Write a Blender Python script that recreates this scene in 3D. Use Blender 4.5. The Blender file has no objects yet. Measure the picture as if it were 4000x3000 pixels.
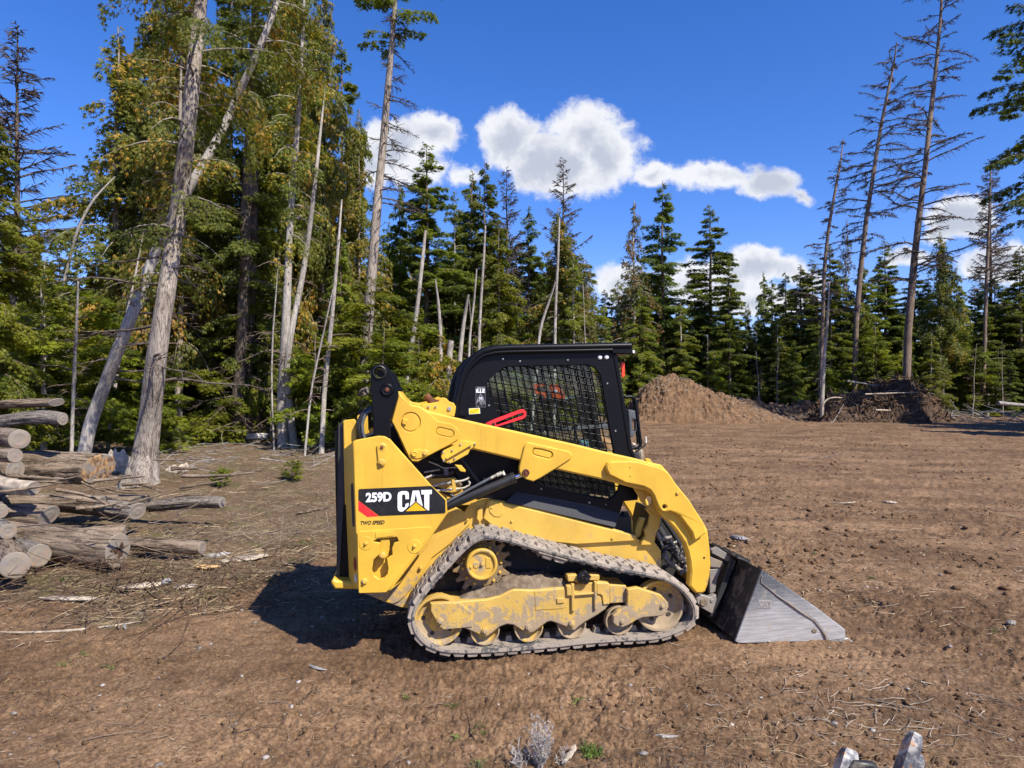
import bpy, bmesh, math, random
import numpy as np
from mathutils import Vector, Matrix, noise as mnoise
from mathutils.geometry import tessellate_polygon

# ------------------------------------------------------------------ camera, sky, sun, exposure
scene = bpy.context.scene
F = 2667.0                      # focal length in source pixels (4000 wide) = 24 mm equivalent
CAMH = 1.78
PITCH = math.radians(0.75)
cam_d = bpy.data.cameras.new('camera'); cam_d.lens = 24.0; cam_d.sensor_width = 36.0
cam_d.clip_start = 0.05; cam_d.clip_end = 3000
cam = bpy.data.objects.new('camera', cam_d); scene.collection.objects.link(cam)
cam.location = (0, 0, CAMH); cam.rotation_euler = (math.radians(90) + PITCH, 0, 0)
scene.camera = cam

SUN_EL = math.radians(47.0)
SUN_TO = Vector((0.69, -0.72, 0)).normalized() * math.cos(SUN_EL) + Vector((0, 0, math.sin(SUN_EL)))  # towards the sun
sl = bpy.data.lights.new('sun', 'SUN'); sl.energy = 5.0; sl.angle = math.radians(0.5); sl.color = (1.0, 0.94, 0.83)
so = bpy.data.objects.new('sun', sl); scene.collection.objects.link(so)
so.rotation_euler = SUN_TO.to_track_quat('Z', 'Y').to_euler(); so.location = (6, -6, 12)

scene.view_settings.view_transform = 'Standard'; scene.view_settings.look = 'None'
scene.view_settings.exposure = 0.6; scene.view_settings.gamma = 1.0
scene.view_settings.use_curve_mapping = False
scene.render.resolution_x = 1024; scene.render.resolution_y = 768
scene.cycles.max_bounces = 8; scene.cycles.transparent_max_bounces = 12
try:
    scene.cycles.use_denoising = True
except Exception:
    pass

# ------------------------------------------------------------------ node helper
class NT:
    def __init__(s, tree):
        s.t = tree; s.n = tree.nodes; s.l = tree.links
    def node(s, typ, inputs=None, **props):
        nd = s.n.new(typ)
        for k, v in props.items(): setattr(nd, k, v)
        if inputs:
            for k, v in inputs.items():
                sock = nd.inputs[k]
                if isinstance(v, bpy.types.NodeSocket): s.l.new(v, sock)
                else: sock.default_value = v
        return nd
    def math(s, op, a, b=None, clamp=False):
        i = {0: a}
        if b is not None: i[1] = b
        return s.node('ShaderNodeMath', i, operation=op, use_clamp=clamp).outputs[0]
    def mapr(s, v, a, b, c=0.0, d=1.0, smooth=True):
        return s.node('ShaderNodeMapRange', {0: v, 1: a, 2: b, 3: c, 4: d}, interpolation_type='SMOOTHSTEP' if smooth else 'LINEAR').outputs[0]
    def mix(s, f, a, b, typ='MIX'):
        nd = s.node('ShaderNodeMix', None, data_type='RGBA', blend_type=typ)
        for sock, v in ((nd.inputs[0], f), (nd.inputs[6], a), (nd.inputs[7], b)):
            if isinstance(v, bpy.types.NodeSocket): s.l.new(v, sock)
            else: sock.default_value = v if not isinstance(v, tuple) else (v + (1,) if len(v) == 3 else v)
        return nd.outputs[2]
    def noise(s, vec, scale, detail=4, rough=0.55, dist=0.0):
        return s.node('ShaderNodeTexNoise', {'Vector': vec, 'Scale': scale, 'Detail': detail, 'Roughness': rough, 'Distortion': dist}).outputs[0]

# ------------------------------------------------------------------ world: Nishita sky with cumulus clouds
world = bpy.data.worlds.new('World'); scene.world = world; world.use_nodes = True
w = NT(world.node_tree); w.n.clear()
sky = w.node('ShaderNodeTexSky', None, sky_type='NISHITA')
sky.sun_disc = False; sky.sun_elevation = SUN_EL
sky.sun_rotation = math.atan2(SUN_TO.x, SUN_TO.y)
sky.altitude = 600; sky.air_density = 1.0; sky.dust_density = 0.4; sky.ozone_density = 3.0
skyc = w.node('ShaderNodeHueSaturation', {'Saturation': 1.30, 'Value': 1.0, 'Color': sky.outputs[0]}).outputs[0]
skyc = w.mix(1.0, skyc, (1.36, 1.20, 1.62), 'MULTIPLY')
tc = w.node('ShaderNodeTexCoord').outputs['Generated']
sep = w.node('ShaderNodeSeparateXYZ', {0: tc})
yy = w.math('MAXIMUM', sep.outputs[1], 0.08)
uu = w.math('DIVIDE', sep.outputs[0], yy); vv = w.math('DIVIDE', sep.outputs[2], yy)
uv = w.node('ShaderNodeCombineXYZ', {0: uu, 1: vv}).outputs[0]
n1 = w.node('ShaderNodeTexNoise', {'Vector': uv, 'Scale': 9.0, 'Detail': 7, 'Roughness': 0.62})
n1c = w.node('ShaderNodeVectorMath', {0: n1.outputs[1], 1: (0.5, 0.5, 0.5)}, operation='SUBTRACT').outputs[0]
uvd = w.node('ShaderNodeVectorMath', {0: n1c, 1: (0.085, 0.07, 0), 2: uv}, operation='MULTIPLY_ADD').outputs[0]
BLOBS = [  # centre and half-size of each puff (source pixels of the sky region it covers)
    (1560, 560, 170, 115, 1.0), (1690, 500, 95, 85, 1.0), (1450, 620, 130, 110, 0.9), (1640, 660, 130, 70, 0.75), (1800, 660, 90, 55, 0.6),
    (1990, 540, 120, 110, 1.0), (2300, 520, 175, 130, 1.0), (2200, 640, 230, 130, 1.0), (2380, 600, 150, 110, 1.0), (2100, 620, 140, 110, 0.9), (2560, 680, 100, 50, .75),
    (2780, 680, 190, 70, 0.78), (3000, 710, 130, 75, 0.85), (3110, 770, 60, 35, 0.6),
    (2960, 1050, 210, 75, 1.0), (2800, 1120, 240, 110, 0.9), (2450, 1120, 160, 110, 0.9), (3150, 1100, 120, 60, .6),
    (3780, 830, 150, 80, 1.0), (3680, 900, 90, 40, 0.6), (3940, 1020, 190, 90, 1.0), (3560, 990, 120, 50, 0.75), (2950, 1190, 260, 60, .8)]
dens = None
for (bx, by, rx, ry, st) in BLOBS:
    dlt = w.node('ShaderNodeVectorMath', {0: uvd, 1: ((bx - 2000) / F, (1535 - by) / F, 0)}, operation='SUBTRACT').outputs[0]
    dlt = w.node('ShaderNodeVectorMath', {0: dlt, 1: (F / rx / 1.3, F / ry / 1.3, 0)}, operation='MULTIPLY').outputs[0]
    ln = w.node('ShaderNodeVectorMath', {0: dlt}, operation='LENGTH').outputs['Value']
    b = w.math('MULTIPLY', w.math('SUBTRACT', 1.0, ln), st)
    dens = b if dens is None else w.node('ShaderNodeMath', {0: dens, 1: b, 2: 0.12}, operation='SMOOTH_MAX').outputs[0]
n2 = w.noise(uv, 26.0, 10, 0.68, 0.3)
n3 = w.noise(uv, 5.0, 3, 0.5)
dd = w.math('ADD', dens, w.math('MULTIPLY', w.math('SUBTRACT', n2, 0.5), 0.75))
alpha = w.mapr(dd, 0.10, 0.42)
n5 = w.noise(uvd, 15.0, 6, 0.55)
shade = w.mapr(w.math('ADD', w.math('ADD', dd, w.math('MULTIPLY', w.math('SUBTRACT', n3, 0.5), 1.3)), w.math('MULTIPLY', w.math('SUBTRACT', n5, 0.5), 1.1)), 0.30, 0.85)
cl = w.mix(shade, (7.3, 7.4, 7.7), (4.4, 4.75, 5.6))
front = w.mapr(sep.outputs[1], 0.1, 0.25)
alpha = w.math('MULTIPLY', w.math('MULTIPLY', alpha, 0.97), front)
col = w.mix(alpha, skyc, cl)
bg = w.node('ShaderNodeBackground', {'Color': col, 'Strength': 0.085})
out = w.node('ShaderNodeOutputWorld'); w.l.new(bg.outputs[0], out.inputs[0])

# ------------------------------------------------------------------ view rays: where a thing seen at a pixel stands
CP, SP = math.cos(PITCH), math.sin(PITCH)
def ray(px, py):
    a = (px - 2000) / F; b = -(py - 1500) / F
    return Vector((a, CP - b * SP, SP + b * CP))
def at_depth(px, py, D):
    r = ray(px, py); r *= D / r.y
    return Vector((r.x, r.y, r.z + CAMH))

# ------------------------------------------------------------------ numpy noise
def _h(ix, iy, seed):
    h = (ix.astype(np.int64) * 374761393 + iy.astype(np.int64) * 668265263 + seed * 974711) & 0xffffffff
    h = ((h ^ (h >> 13)) * 1274126177) & 0xffffffff
    return ((h ^ (h >> 16)) & 0xffff) / 65535.0
def vnoise(x, y, seed=0):
    x = np.asarray(x, float); y = np.asarray(y, float)
    ix = np.floor(x); iy = np.floor(y); fx = x - ix; fy = y - iy
    fx = fx * fx * fx * (fx * (fx * 6 - 15) + 10); fy = fy * fy * fy * (fy * (fy * 6 - 15) + 10)
    a = _h(ix, iy, seed); b = _h(ix + 1, iy, seed); c = _h(ix, iy + 1, seed); d = _h(ix + 1, iy + 1, seed)
    return (a + (b - a) * fx) * (1 - fy) + (c + (d - c) * fx) * fy - 0.5
def fbm(x, y, oct=4, seed=0, gain=0.5):
    s = 0.0; a = 1.0; c, sn = math.cos(0.6), math.sin(0.6)
    for o in range(oct):
        s = s + a * vnoise(x, y, seed + o * 17); x, y = (x * c - y * sn) * 2.03 + 7.1, (x * sn + y * c) * 2.03 + 3.7; a *= gain
    return s
def sstep(x, a, b):
    t = np.clip((x - a) / (b - a), 0, 1); return t * t * (3 - 2 * t)

def litter_mask(x, y):
    """1 in the grassy, stick-strewn edge of the wood on the left, 0 on the bare dirt."""
    e = x + 1.7 + fbm(x * 0.5, y * 0.5, 3, 5) * 2.2
    m = sstep(-e, -0.2, 1.2) * sstep(y + 0.25 * x + fbm(x * 0.8, y * 0.8, 3, 9) * 1.2, 4.6, 5.8)
    back = sstep(y + fbm(x * 0.3, y * 0.3, 2, 3) * 3, 27, 32) * sstep(x, -1, -3) + sstep(y, 49, 52)
    behind = sstep(-x, -1.5, 1.5) * sstep(y, 10.5, 13)
    return np.clip(np.maximum(np.maximum(m, back), behind), 0, 1)
def G(x, y):
    x = np.asarray(x, float); y = np.asarray(y, float)
    z = 0.020 * np.clip(x, -3, 1.0) * (1 - sstep(np.hypot(x, y - 5), 7, 14))
    z = z + 0.10 * fbm(x * 0.12, y * 0.12, 2, 2) * sstep(np.hypot(x, y), 6, 16)
    z = z + 0.04 * fbm(x * 0.7, y * 0.7, 3, 1) * (0.35 + 0.65 * sstep(np.hypot((x - .6) / 2.2, (y - 5.2) / 1.6), .7, 1.4))
    lm = litter_mask(x, y)
    z = z + lm * (0.10 * fbm(x * 1.3, y * 1.3, 3, 33))
    r = np.abs(fbm(x * 3.1, y * 3.1, 4, 11, 0.6))
    z = z + 0.012 * (0.35 - r) * (0.5 + 0.9 * sstep(fbm(x * 0.9, y * 0.9, 2, 21), -0.15, 0.3))
    z = z - 0.012 * sstep(np.abs(fbm(x * 4.3, y * 7, 3, 31, .6)), .06, .0) * sstep(fbm(x * 1.3, y * 1.3, 2, 23), -.05, .25) + 0.024 * fbm(x * 13, y * 13, 4, 14, 0.75) * (0.6 + 0.8 * sstep(fbm(x * 0.9, y * 0.9, 2, 21), -0.2, 0.3))
    far_ = sstep(np.hypot(x, y), 5.5, 9) * (1 - sstep(np.hypot(x, y), 45, 60)); xr = x * .97 - y * .24; yr_ = x * .24 + y * .97
    z = z + far_ * (0.045 * fbm(xr * .45, yr_ * 2.6, 4, 51, .6) + 0.03 * fbm(x * 2.5, y * 2.5, 4, 53, .7)) * (1 - .5 * lm)
    # print rows pressed by the machine's grousers
    for (x0, y0, dx, dy, n) in PRINTS:
        L = math.hypot(dx, dy); ux, uy = dx / L, dy / L
        s = (x - x0) * ux + (y - y0) * uy; t = -(x - x0) * uy + (y - y0) * ux
        inr = (s > -0.03) & (s < n * 0.087)
        k = np.abs(((s / 0.087) % 1.0) - 0.5)
        z = z - np.where(inr & (np.abs(t) < 0.028) & (k < 0.24), 0.022, 0)
    # the machine stands in ground flattened by its own tracks
    return z
PRINTS = [(-1.35, 4.1, 1, 0.62, 11), (1.35, 3.35, 1, -0.10, 9), (1.15, 3.75, 1, -0.06, 8), (2.2, 4.6, 1, .12, 14), (2.3, 4.9, 1, .12, 14), (1.9, 5.3, 1, .25, 13), (2.6, 6.1, 1, .18, 16), (3.1, 8.2, 1, .06, 22), (-1.0, 3.45, 1, .55, 8)]
def gz(x, y): return float(G(np.array([x]), np.array([y]))[0])
def hit(px, py):
    r = ray(px, py); t0 = 0.5
    t = 0.5; prev = t
    while t < 200:
        p = r * t
        if CAMH + p.z < gz(p.x, p.y): break
        prev = t; t *= 1.01
    for _ in range(12):
        m = (prev + t) / 2; p = r * m
        if CAMH + p.z < gz(p.x, p.y): t = m
        else: prev = m
    p = r * t
    return Vector((p.x, p.y, gz(p.x, p.y)))

# ------------------------------------------------------------------ mesh helpers
def link(o): scene.collection.objects.link(o); return o
def tag(o, label=None, cat=None, group=None, kind=None):
    for k, v in (('label', label), ('category', cat), ('group', group), ('kind', kind)):
        if v: o[k] = v
    return o
def empty(name, loc=(0, 0, 0), rot=None):
    o = bpy.data.objects.new(name, None); o.empty_display_size = 0.2; o.location = loc
    if rot: o.rotation_euler = rot
    return link(o)
def npmesh(name, V, Fc, mat, parent=None, smooth=False, attr=None):
    """V (n,3); Fc (m,k) equal-size faces."""
    V = np.asarray(V, np.float32); Fc = np.asarray(Fc, np.int32)
    me = bpy.data.meshes.new(name); me.vertices.add(len(V)); me.vertices.foreach_set('co', V.ravel())
    k = Fc.shape[1]; me.loops.add(Fc.size); me.loops.foreach_set('vertex_index', Fc.ravel())
    me.polygons.add(len(Fc)); me.polygons.foreach_set('loop_start', np.arange(0, Fc.size, k, dtype=np.int32))
    me.polygons.foreach_set('loop_total', np.full(len(Fc), k, np.int32))
    if smooth: me.polygons.foreach_set('use_smooth', np.ones(len(Fc), bool))
    if attr:
        for an, (dom, vals) in attr.items():
            a = me.attributes.new(an, 'FLOAT', dom); a.data.foreach_set('value', np.asarray(vals, np.float32))
    me.update(); me.validate()
    if mat: me.materials.append(mat)
    o = bpy.data.objects.new(name, me); link(o)
    if parent: o.parent = parent
    return o

class MB:
    def __init__(s): s.v = []; s.f = []; s.sm = []
    def add(s, vs, fs, smooth=False):
        b = len(s.v); s.v += [tuple(v) for v in vs]; s.f += [tuple(i + b for i in f) for f in fs]; s.sm += [smooth] * len(fs); return s
    def build(s, name, mat, parent=None, recalc=True):
        me = bpy.data.meshes.new(name); me.from_pydata(s.v, [], s.f)
        if recalc:
            bm = bmesh.new(); bm.from_mesh(me); bmesh.ops.recalc_face_normals(bm, faces=bm.faces); bm.to_mesh(me); bm.free()
        if len(me.polygons) == len(s.sm): me.polygons.foreach_set('use_smooth', s.sm)
        me.update()
        if mat: me.materials.append(mat)
        o = bpy.data.objects.new(name, me); link(o)
        if parent: o.parent = parent
        return o
    def box(s, x0, x1, y0, y1, z0, z1, c=0.0, M=None):
        c = min(c, (x1 - x0) / 3, (y1 - y0) / 3, (z1 - z0) / 3)
        return s.prism([(x0, z0), (x1, z0), (x1, z1), (x0, z1)], y0, y1, c, M=M, c2=c)
    def prism(s, poly, y0, y1, c=0.0, holes=(), M=None, c2=0.0):
        loops = [fixw(list(poly), True)] + [fixw(list(h), False) for h in holes]
        tri_loops = [[Vector((p[0], p[1], 0)) for p in lp] for lp in loops]
        tris = tessellate_polygon(tri_loops)
        vs = []; fs = []
        layers = []
        def layer(off, y):
            st = len(vs)
            for lp in loops:
                for p in (offset(lp, off) if off else lp): vs.append((p[0], y, p[1]))
            layers.append(st)
        if c: layer(c, y0); layer(0, y0 + c)
        else: layer(0, y0)
        if c2: layer(0, y1 - c2); layer(c2, y1)
        else: layer(0, y1)
        n = sum(len(l) for l in loops)
        for t in tris:
            fs.append(tuple(layers[0] + i for i in t)); fs.append(tuple(layers[-1] + i for i in reversed(t)))
        for a, b in zip(layers[:-1], layers[1:]):
            st = 0
            for lp in loops:
                m = len(lp)
                for i in range(m):
                    j = (i + 1) % m
                    fs.append((a + st + i, a + st + j, b + st + j, b + st + i))
                st += m
        if M is not None: vs = [M @ Vector(v) for v in vs]
        return s.add(vs, fs)
    def disc(s, cx, cz, r, y0, y1, c=0.0, seg=28, rin=0.0, c2=0.0):
        h = [circ(cx, cz, rin, seg)] if rin else []
        return s.prism(circ(cx, cz, r, seg), y0, y1, c, h, c2=c2)
    def lathe(s, cx, cz, prof, seg=40, a0=0.0):
        """prof: list of (y, r) revolved about the local Y axis through (cx, cz)."""
        vs = []; fs = []
        for (y, r) in prof:
            for i in range(seg):
                a = a0 + 2 * math.pi * i / seg; vs.append((cx + r * math.cos(a), y, cz + r * math.sin(a)))
        for k in range(len(prof) - 1):
            for i in range(seg):
                j = (i + 1) % seg; fs.append((k * seg + i, k * seg + j, (k + 1) * seg + j, (k + 1) * seg + i))
        return s.add(vs, fs, False)
    def tube(s, pts, r, seg=10, cap=True):
        pts = [Vector(p) for p in pts]; n = len(pts)
        rs = r if isinstance(r, (list, tuple)) else [r] * n
        vs = []; fs = []; up = None
        for i, p in enumerate(pts):
            d = (pts[min(i + 1, n - 1)] - pts[max(i - 1, 0)]).normalized()
            if up is None:
                up = Vector((0, 0, 1)) if abs(d.z) < 0.9 else Vector((1, 0, 0))
            a = d.cross(up).normalized(); up = a.cross(d).normalized()
            for k in range(seg):
                t = 2 * math.pi * k / seg; vs.append(p + (a * math.cos(t) + up * math.sin(t)) * rs[i])
        for i in range(n - 1):
            for k in range(seg):
                j = (k + 1) % seg; fs.append((i * seg + k, i * seg + j, (i + 1) * seg + j, (i + 1) * seg + k))
        s.add(vs, fs, True)
        if cap: s.add([vs[k] for k in range(seg)], [tuple(range(seg))]); s.add([vs[(n - 1) * seg + k] for k in range(seg)], [tuple(range(seg))])
        return s
def circ(cx, cz, r, n=28, a0=0.0): return [(cx + r * math.cos(a0 + 2 * math.pi * i / n), cz + r * math.sin(a0 + 2 * math.pi * i / n)) for i in range(n)]
def area(p): return 0.5 * sum(p[i][0] * p[(i + 1) % len(p)][1] - p[(i + 1) % len(p)][0] * p[i][1] for i in range(len(p)))
def fixw(p, ccw): return p if (area(p) > 0) == ccw else p[::-1]
def offset(lp, d):
    out = []; n = len(lp)
    for i in range(n):
        a = Vector(lp[i - 1][:2]); b = Vector(lp[i][:2]); c = Vector(lp[(i + 1) % n][:2])
        e1 = (b - a); e2 = (c - b)
        if e1.length < 1e-9 or e2.length < 1e-9: out.append(tuple(b)); continue
        e1.normalize(); e2.normalize()
        n1 = Vector((-e1.y, e1.x)); n2 = Vector((-e2.y, e2.x)); m = n1 + n2
        if m.length < 1e-6: out.append(tuple(b)); continue
        m.normalize(); k = max(0.35, m.dot(n1)); out.append(tuple(b + m * d / k))
    return out
def rnd(poly, r, seg=5):
    """round each corner of a 2-D polygon."""
    out = []; n = len(poly)
    for i in range(n):
        a = Vector(poly[i - 1]); b = Vector(poly[i]); c = Vector(poly[(i + 1) % n])
        u = a - b; v = c - b; lu, lv = u.length, v.length
        if lu < 1e-6 or lv < 1e-6: continue
        u /= lu; v /= lv; cosang = max(-1, min(1, u.dot(v))); ang = math.acos(cosang)
        if ang > 2.9: out.append(tuple(b)); continue
        t = min(r / math.tan(ang / 2), lu * 0.45, lv * 0.45)
        p0 = b + u * t; p1 = b + v * t
        for k in range(seg + 1):
            s = k / seg; out.append(tuple(p0 * (1 - s) ** 2 + b * 2 * s * (1 - s) + p1 * s * s))
    return out
def smooth_closed(pts, n):
    """Catmull-Rom through a closed list, resampled to n evenly spaced points."""
    P = [Vector(p) for p in pts]; m = len(P); out = []
    for i in range(m):
        p0, p1, p2, p3 = P[i - 1], P[i], P[(i + 1) % m], P[(i + 2) % m]
        for k in range(10):
            t = k / 10
            out.append(0.5 * ((2 * p1) + (p2 - p0) * t + (2 * p0 - 5 * p1 + 4 * p2 - p3) * t * t + (3 * p1 - p0 - 3 * p2 + p3) * t ** 3))
    acc = [0]
    for i in range(len(out)): acc.append(acc[-1] + (out[(i + 1) % len(out)] - out[i]).length)
    tot = acc[-1]; res = []; j = 0
    for k in range(n):
        s = tot * k / n
        while acc[j + 1] < s: j += 1
        f = (s - acc[j]) / max(1e-9, acc[j + 1] - acc[j]); a = out[j]; b = out[(j + 1) % len(out)]
        res.append(tuple(a.lerp(b, f)))
    return res, tot
def clip_line(poly, p, d):
    """segments (t0,t1) of the line p+t*d inside a 2-D polygon."""
    ts = []
    for i in range(len(poly)):
        a = poly[i]; b = poly[(i + 1) % len(poly)]
        ex, ez = b[0] - a[0], b[1] - a[1]; den = d[0] * ez - d[1] * ex
        if abs(den) < 1e-12: continue
        t = ((a[0] - p[0]) * ez - (a[1] - p[1]) * ex) / den
        u = ((a[0] - p[0]) * d[1] - (a[1] - p[1]) * d[0]) / den
        if 0 <= u < 1: ts.append(t)
    ts.sort()
    return [(ts[i], ts[i + 1]) for i in range(0, len(ts) - 1, 2)]

# ------------------------------------------------------------------ materials
MAT = {}
def material(name):
    m = bpy.data.materials.new(name); m.use_nodes = True; t = NT(m.node_tree); t.n.clear()
    MAT[name] = m
    return m, t
def finish(t, shader, disp=None):
    o = t.node('ShaderNodeOutputMaterial'); t.l.new(shader, o.inputs[0])
def bump(t, h, strength=0.4, dist=0.01):
    return t.node('ShaderNodeBump', {'Height': h, 'Strength': strength, 'Distance': dist}).outputs[0]
def simple(name, col, rough=0.5, metal=0.0, var=0.12, scale=8.0, bmp=0.15, bscale=60.0, coat=0.0):
    m, t = material(name)
    co = t.node('ShaderNodeTexCoord').outputs['Object']
    n = t.noise(co, scale, 5)
    dark = tuple(c * (1 - var * 2) for c in col); lite = tuple(min(1, c * (1 + var)) for c in col)
    c = t.mix(t.mapr(n, 0.3, 0.7), dark, lite)
    rn = t.mapr(t.noise(co, scale * 3, 4), 0.3, 0.7, max(0.03, rough - 0.1), min(1, rough + 0.12))
    b = bump(t, t.noise(co, bscale, 4), bmp, 0.004)
    p = t.node('ShaderNodeBsdfPrincipled', {'Base Color': c, 'Roughness': rn, 'Metallic': metal, 'Normal': b, 'Coat Weight': coat})
    finish(t, p.outputs[0]); return m
def dirty(name, col, rough, dirtcol=(0.30, 0.235, 0.17), zlo=0.1, zhi=0.9, amount=0.6, metal=0.0, fine=14.0, bmp=0.3, speck=0.5, spec=.5):
    """paint with dried mud: thicker low down, breaking up into patches and specks (object Z is height)."""
    m, t = material(name)
    co = t.node('ShaderNodeTexCoord').outputs['Object']
    z = t.node('ShaderNodeSeparateXYZ', {0: co}).outputs[2]
    h = t.mapr(z, zlo, zhi, 1.0, 0.0)
    n1 = t.noise(co, fine, 8, 0.68, 0.6); n2 = t.noise(co, 3.0, 3, 0.5)
    st = t.node('ShaderNodeMapping', {'Vector': co, 'Scale': (34, 34, 5)}).outputs[0]; n4 = t.noise(st, 1.0, 4, 0.6)
    k = t.math('ADD', t.math('MULTIPLY', h, amount), t.math('MULTIPLY', t.math('SUBTRACT', n2, 0.5), 0.9))
    k = t.math('ADD', k, t.math('MULTIPLY', t.math('SUBTRACT', n1, 0.5), 1.5))
    k = t.math('ADD', k, t.math('MULTIPLY', t.math('SUBTRACT', n4, 0.5), 0.5))
    mk = t.mapr(k, 0.36, 0.52)
    sp = t.mapr(t.noise(co, 90.0, 2, 0.5), 0.68, 0.74)
    mk = t.math('MAXIMUM', mk, t.math('MULTIPLY', sp, speck))
    nb = t.noise(co, 5.0, 4)
    base = t.mix(t.mapr(nb, 0.3, 0.7), tuple(c * 0.88 for c in col), tuple(min(1, c * 1.06) for c in col))
    base = t.mix(t.math('MULTIPLY', t.mapr(t.noise(co, 7.0, 6, .7), 0.35, 0.75), 0.25 * amount), base, dirtcol)
    vs_ = t.node('ShaderNodeMapping', {'Vector': co, 'Scale': (22, 22, 1.6)}).outputs[0]; base = t.mix(t.math('MULTIPLY', t.mapr(t.noise(vs_, 1.0, 5, .65), .56, .72), .28), base, t.mix(1.0, base, (.55, .48, .42), 'MULTIPLY'))
    dcol = t.mix(t.noise(co, 40.0, 4), tuple(c * 0.7 for c in dirtcol), tuple(c * 1.2 for c in dirtcol))
    c = t.mix(t.math('MULTIPLY', mk, 0.85), base, dcol)
    ro = t.math('ADD', t.math('MULTIPLY', mk, 0.9 - rough), rough)
    b = bump(t, t.math('ADD', mk, t.noise(co, 120.0, 3)), bmp, 0.006)
    p = t.node('ShaderNodeBsdfPrincipled', {'Base Color': c, 'Roughness': ro, 'Metallic': metal, 'Normal': b, 'Specular IOR Level': spec})
    finish(t, p.outputs[0]); return m

YEL = (0.675, 0.405, 0.040)
dirty('yellow_paint', YEL, 0.42, amount=0.12, zlo=0.3, zhi=1.0, speck=0.25, bmp=0.06)
dirty('muddy_yellow', (0.57, 0.36, 0.075), 0.6, amount=0.62, zlo=0.05, zhi=0.75, speck=0.7)
dirty('dusty_yellow', (0.61, 0.375, 0.055), 0.5, amount=0.42, zlo=0.25, zhi=1.1, speck=0.5, bmp=0.15)
dirty('black_paint', (0.004, 0.0045, 0.006), 0.36, dirtcol=(0.10, 0.09, 0.08), amount=0.02, zlo=0.6, zhi=1.6, speck=0.12, bmp=0.05, spec=.2)
dirty('black_hose', (0.015, 0.015, 0.016), 0.45, dirtcol=(0.16, 0.13, 0.10), amount=0.3, zlo=0, zhi=1.6, speck=0.3, bmp=0.1)
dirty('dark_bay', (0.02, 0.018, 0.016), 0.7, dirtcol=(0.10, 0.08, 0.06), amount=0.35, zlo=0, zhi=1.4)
dirty('muddy_rubber', (0.075, 0.075, 0.078), 0.8, dirtcol=(0.36, 0.30, 0.235), amount=0.55, zlo=0.6, zhi=1.4, fine=22, bmp=0.5, speck=0.9)
dirty('caked_rubber', (0.25, 0.215, 0.18), 0.9, dirtcol=(0.40, 0.33, 0.255), amount=0.85, zlo=0.0, zhi=1.6, fine=16, bmp=0.6, speck=0.8)
dirty('worn_steel', (0.50, 0.49, 0.48), 0.42, dirtcol=(0.40, 0.32, 0.24), amount=0.16, zlo=0.0, zhi=0.5, metal=0.55, bmp=0.12, speck=0.4)
dirty('dark_steel', (0.035, 0.035, 0.037), 0.5, dirtcol=(0.22, 0.17, 0.12), amount=0.38, zlo=0.0, zhi=1.2, metal=0.3, bmp=0.2)
dirty('muddy_steel', (0.30, 0.27, 0.24), 0.6, dirtcol=(0.33, 0.26, 0.19), amount=0.45, zlo=0.0, zhi=1.2, metal=0.4, bmp=0.3)
simple('bolt_steel', (0.55, 0.54, 0.50), 0.35, 0.8, var=0.2, scale=60)
simple('fitting_metal', (0.62, 0.58, 0.46), 0.4, 0.5, var=0.2, scale=50)
simple('hose_beige', (0.55, 0.50, 0.40), 0.5, 0.0, var=0.15, scale=40)
simple('chrome', (0.75, 0.76, 0.78), 0.12, 1.0, var=0.02)
simple('red_paint', (0.75, 0.025, 0.03), 0.4, 0.0, var=0.06)
simple('orange_red', (0.80, 0.06, 0.02), 0.45, 0.0, var=0.08)
simple('orange_plastic', (0.75, 0.10, 0.015), 0.4, 0.0, var=0.08)
simple('decal_black', (0.012, 0.012, 0.013), 0.4, 0.0, var=0.2, scale=30)
simple('decal_white', (0.82, 0.82, 0.82), 0.4, 0.0, var=0.03)
simple('decal_yellow', (0.80, 0.42, 0.01), 0.4, 0.0, var=0.03)
simple('label_yellow', (0.82, 0.66, 0.02), 0.4, 0.0, var=0.03)
simple('decal_grey', (0.45, 0.45, 0.50), 0.4, 0.0, var=0.1)
simple('seat_vinyl', (0.02, 0.021, 0.023), 0.55)
simple('grey_plastic', (0.09, 0.095, 0.105), 0.5)
simple('teal_plastic', (0.30, 0.48, 0.46), 0.5)
simple('rust', (0.16, 0.055, 0.025), 0.8, 0.2, var=0.3, scale=25)
simple('tar_black', (0.012, 0.010, 0.010), 0.3, 0.0, var=0.4, scale=40, bmp=0.8, bscale=30)
simple('reflector_red', (0.35, 0.01, 0.015), 0.3)
simple('paper_white', (0.7, 0.7, 0.66), 0.6)
# glass pane: tinted, reflects a little
m, t = material('window_glass')
fr = t.node('ShaderNodeFresnel', {'IOR': 1.5}).outputs[0]
tr = t.node('ShaderNodeBsdfTransparent', {'Color': (0.90, 0.96, 0.94, 1)}).outputs[0]
gl = t.node('ShaderNodeBsdfGlossy', {'Color': (0.95, 1, 0.98, 1), 'Roughness': 0.03}).outputs[0]
mx = t.node('ShaderNodeMixShader', {0: t.math('MULTIPLY', fr, 0.6), 1: tr, 2: gl}); finish(t, mx.outputs[0])

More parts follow.
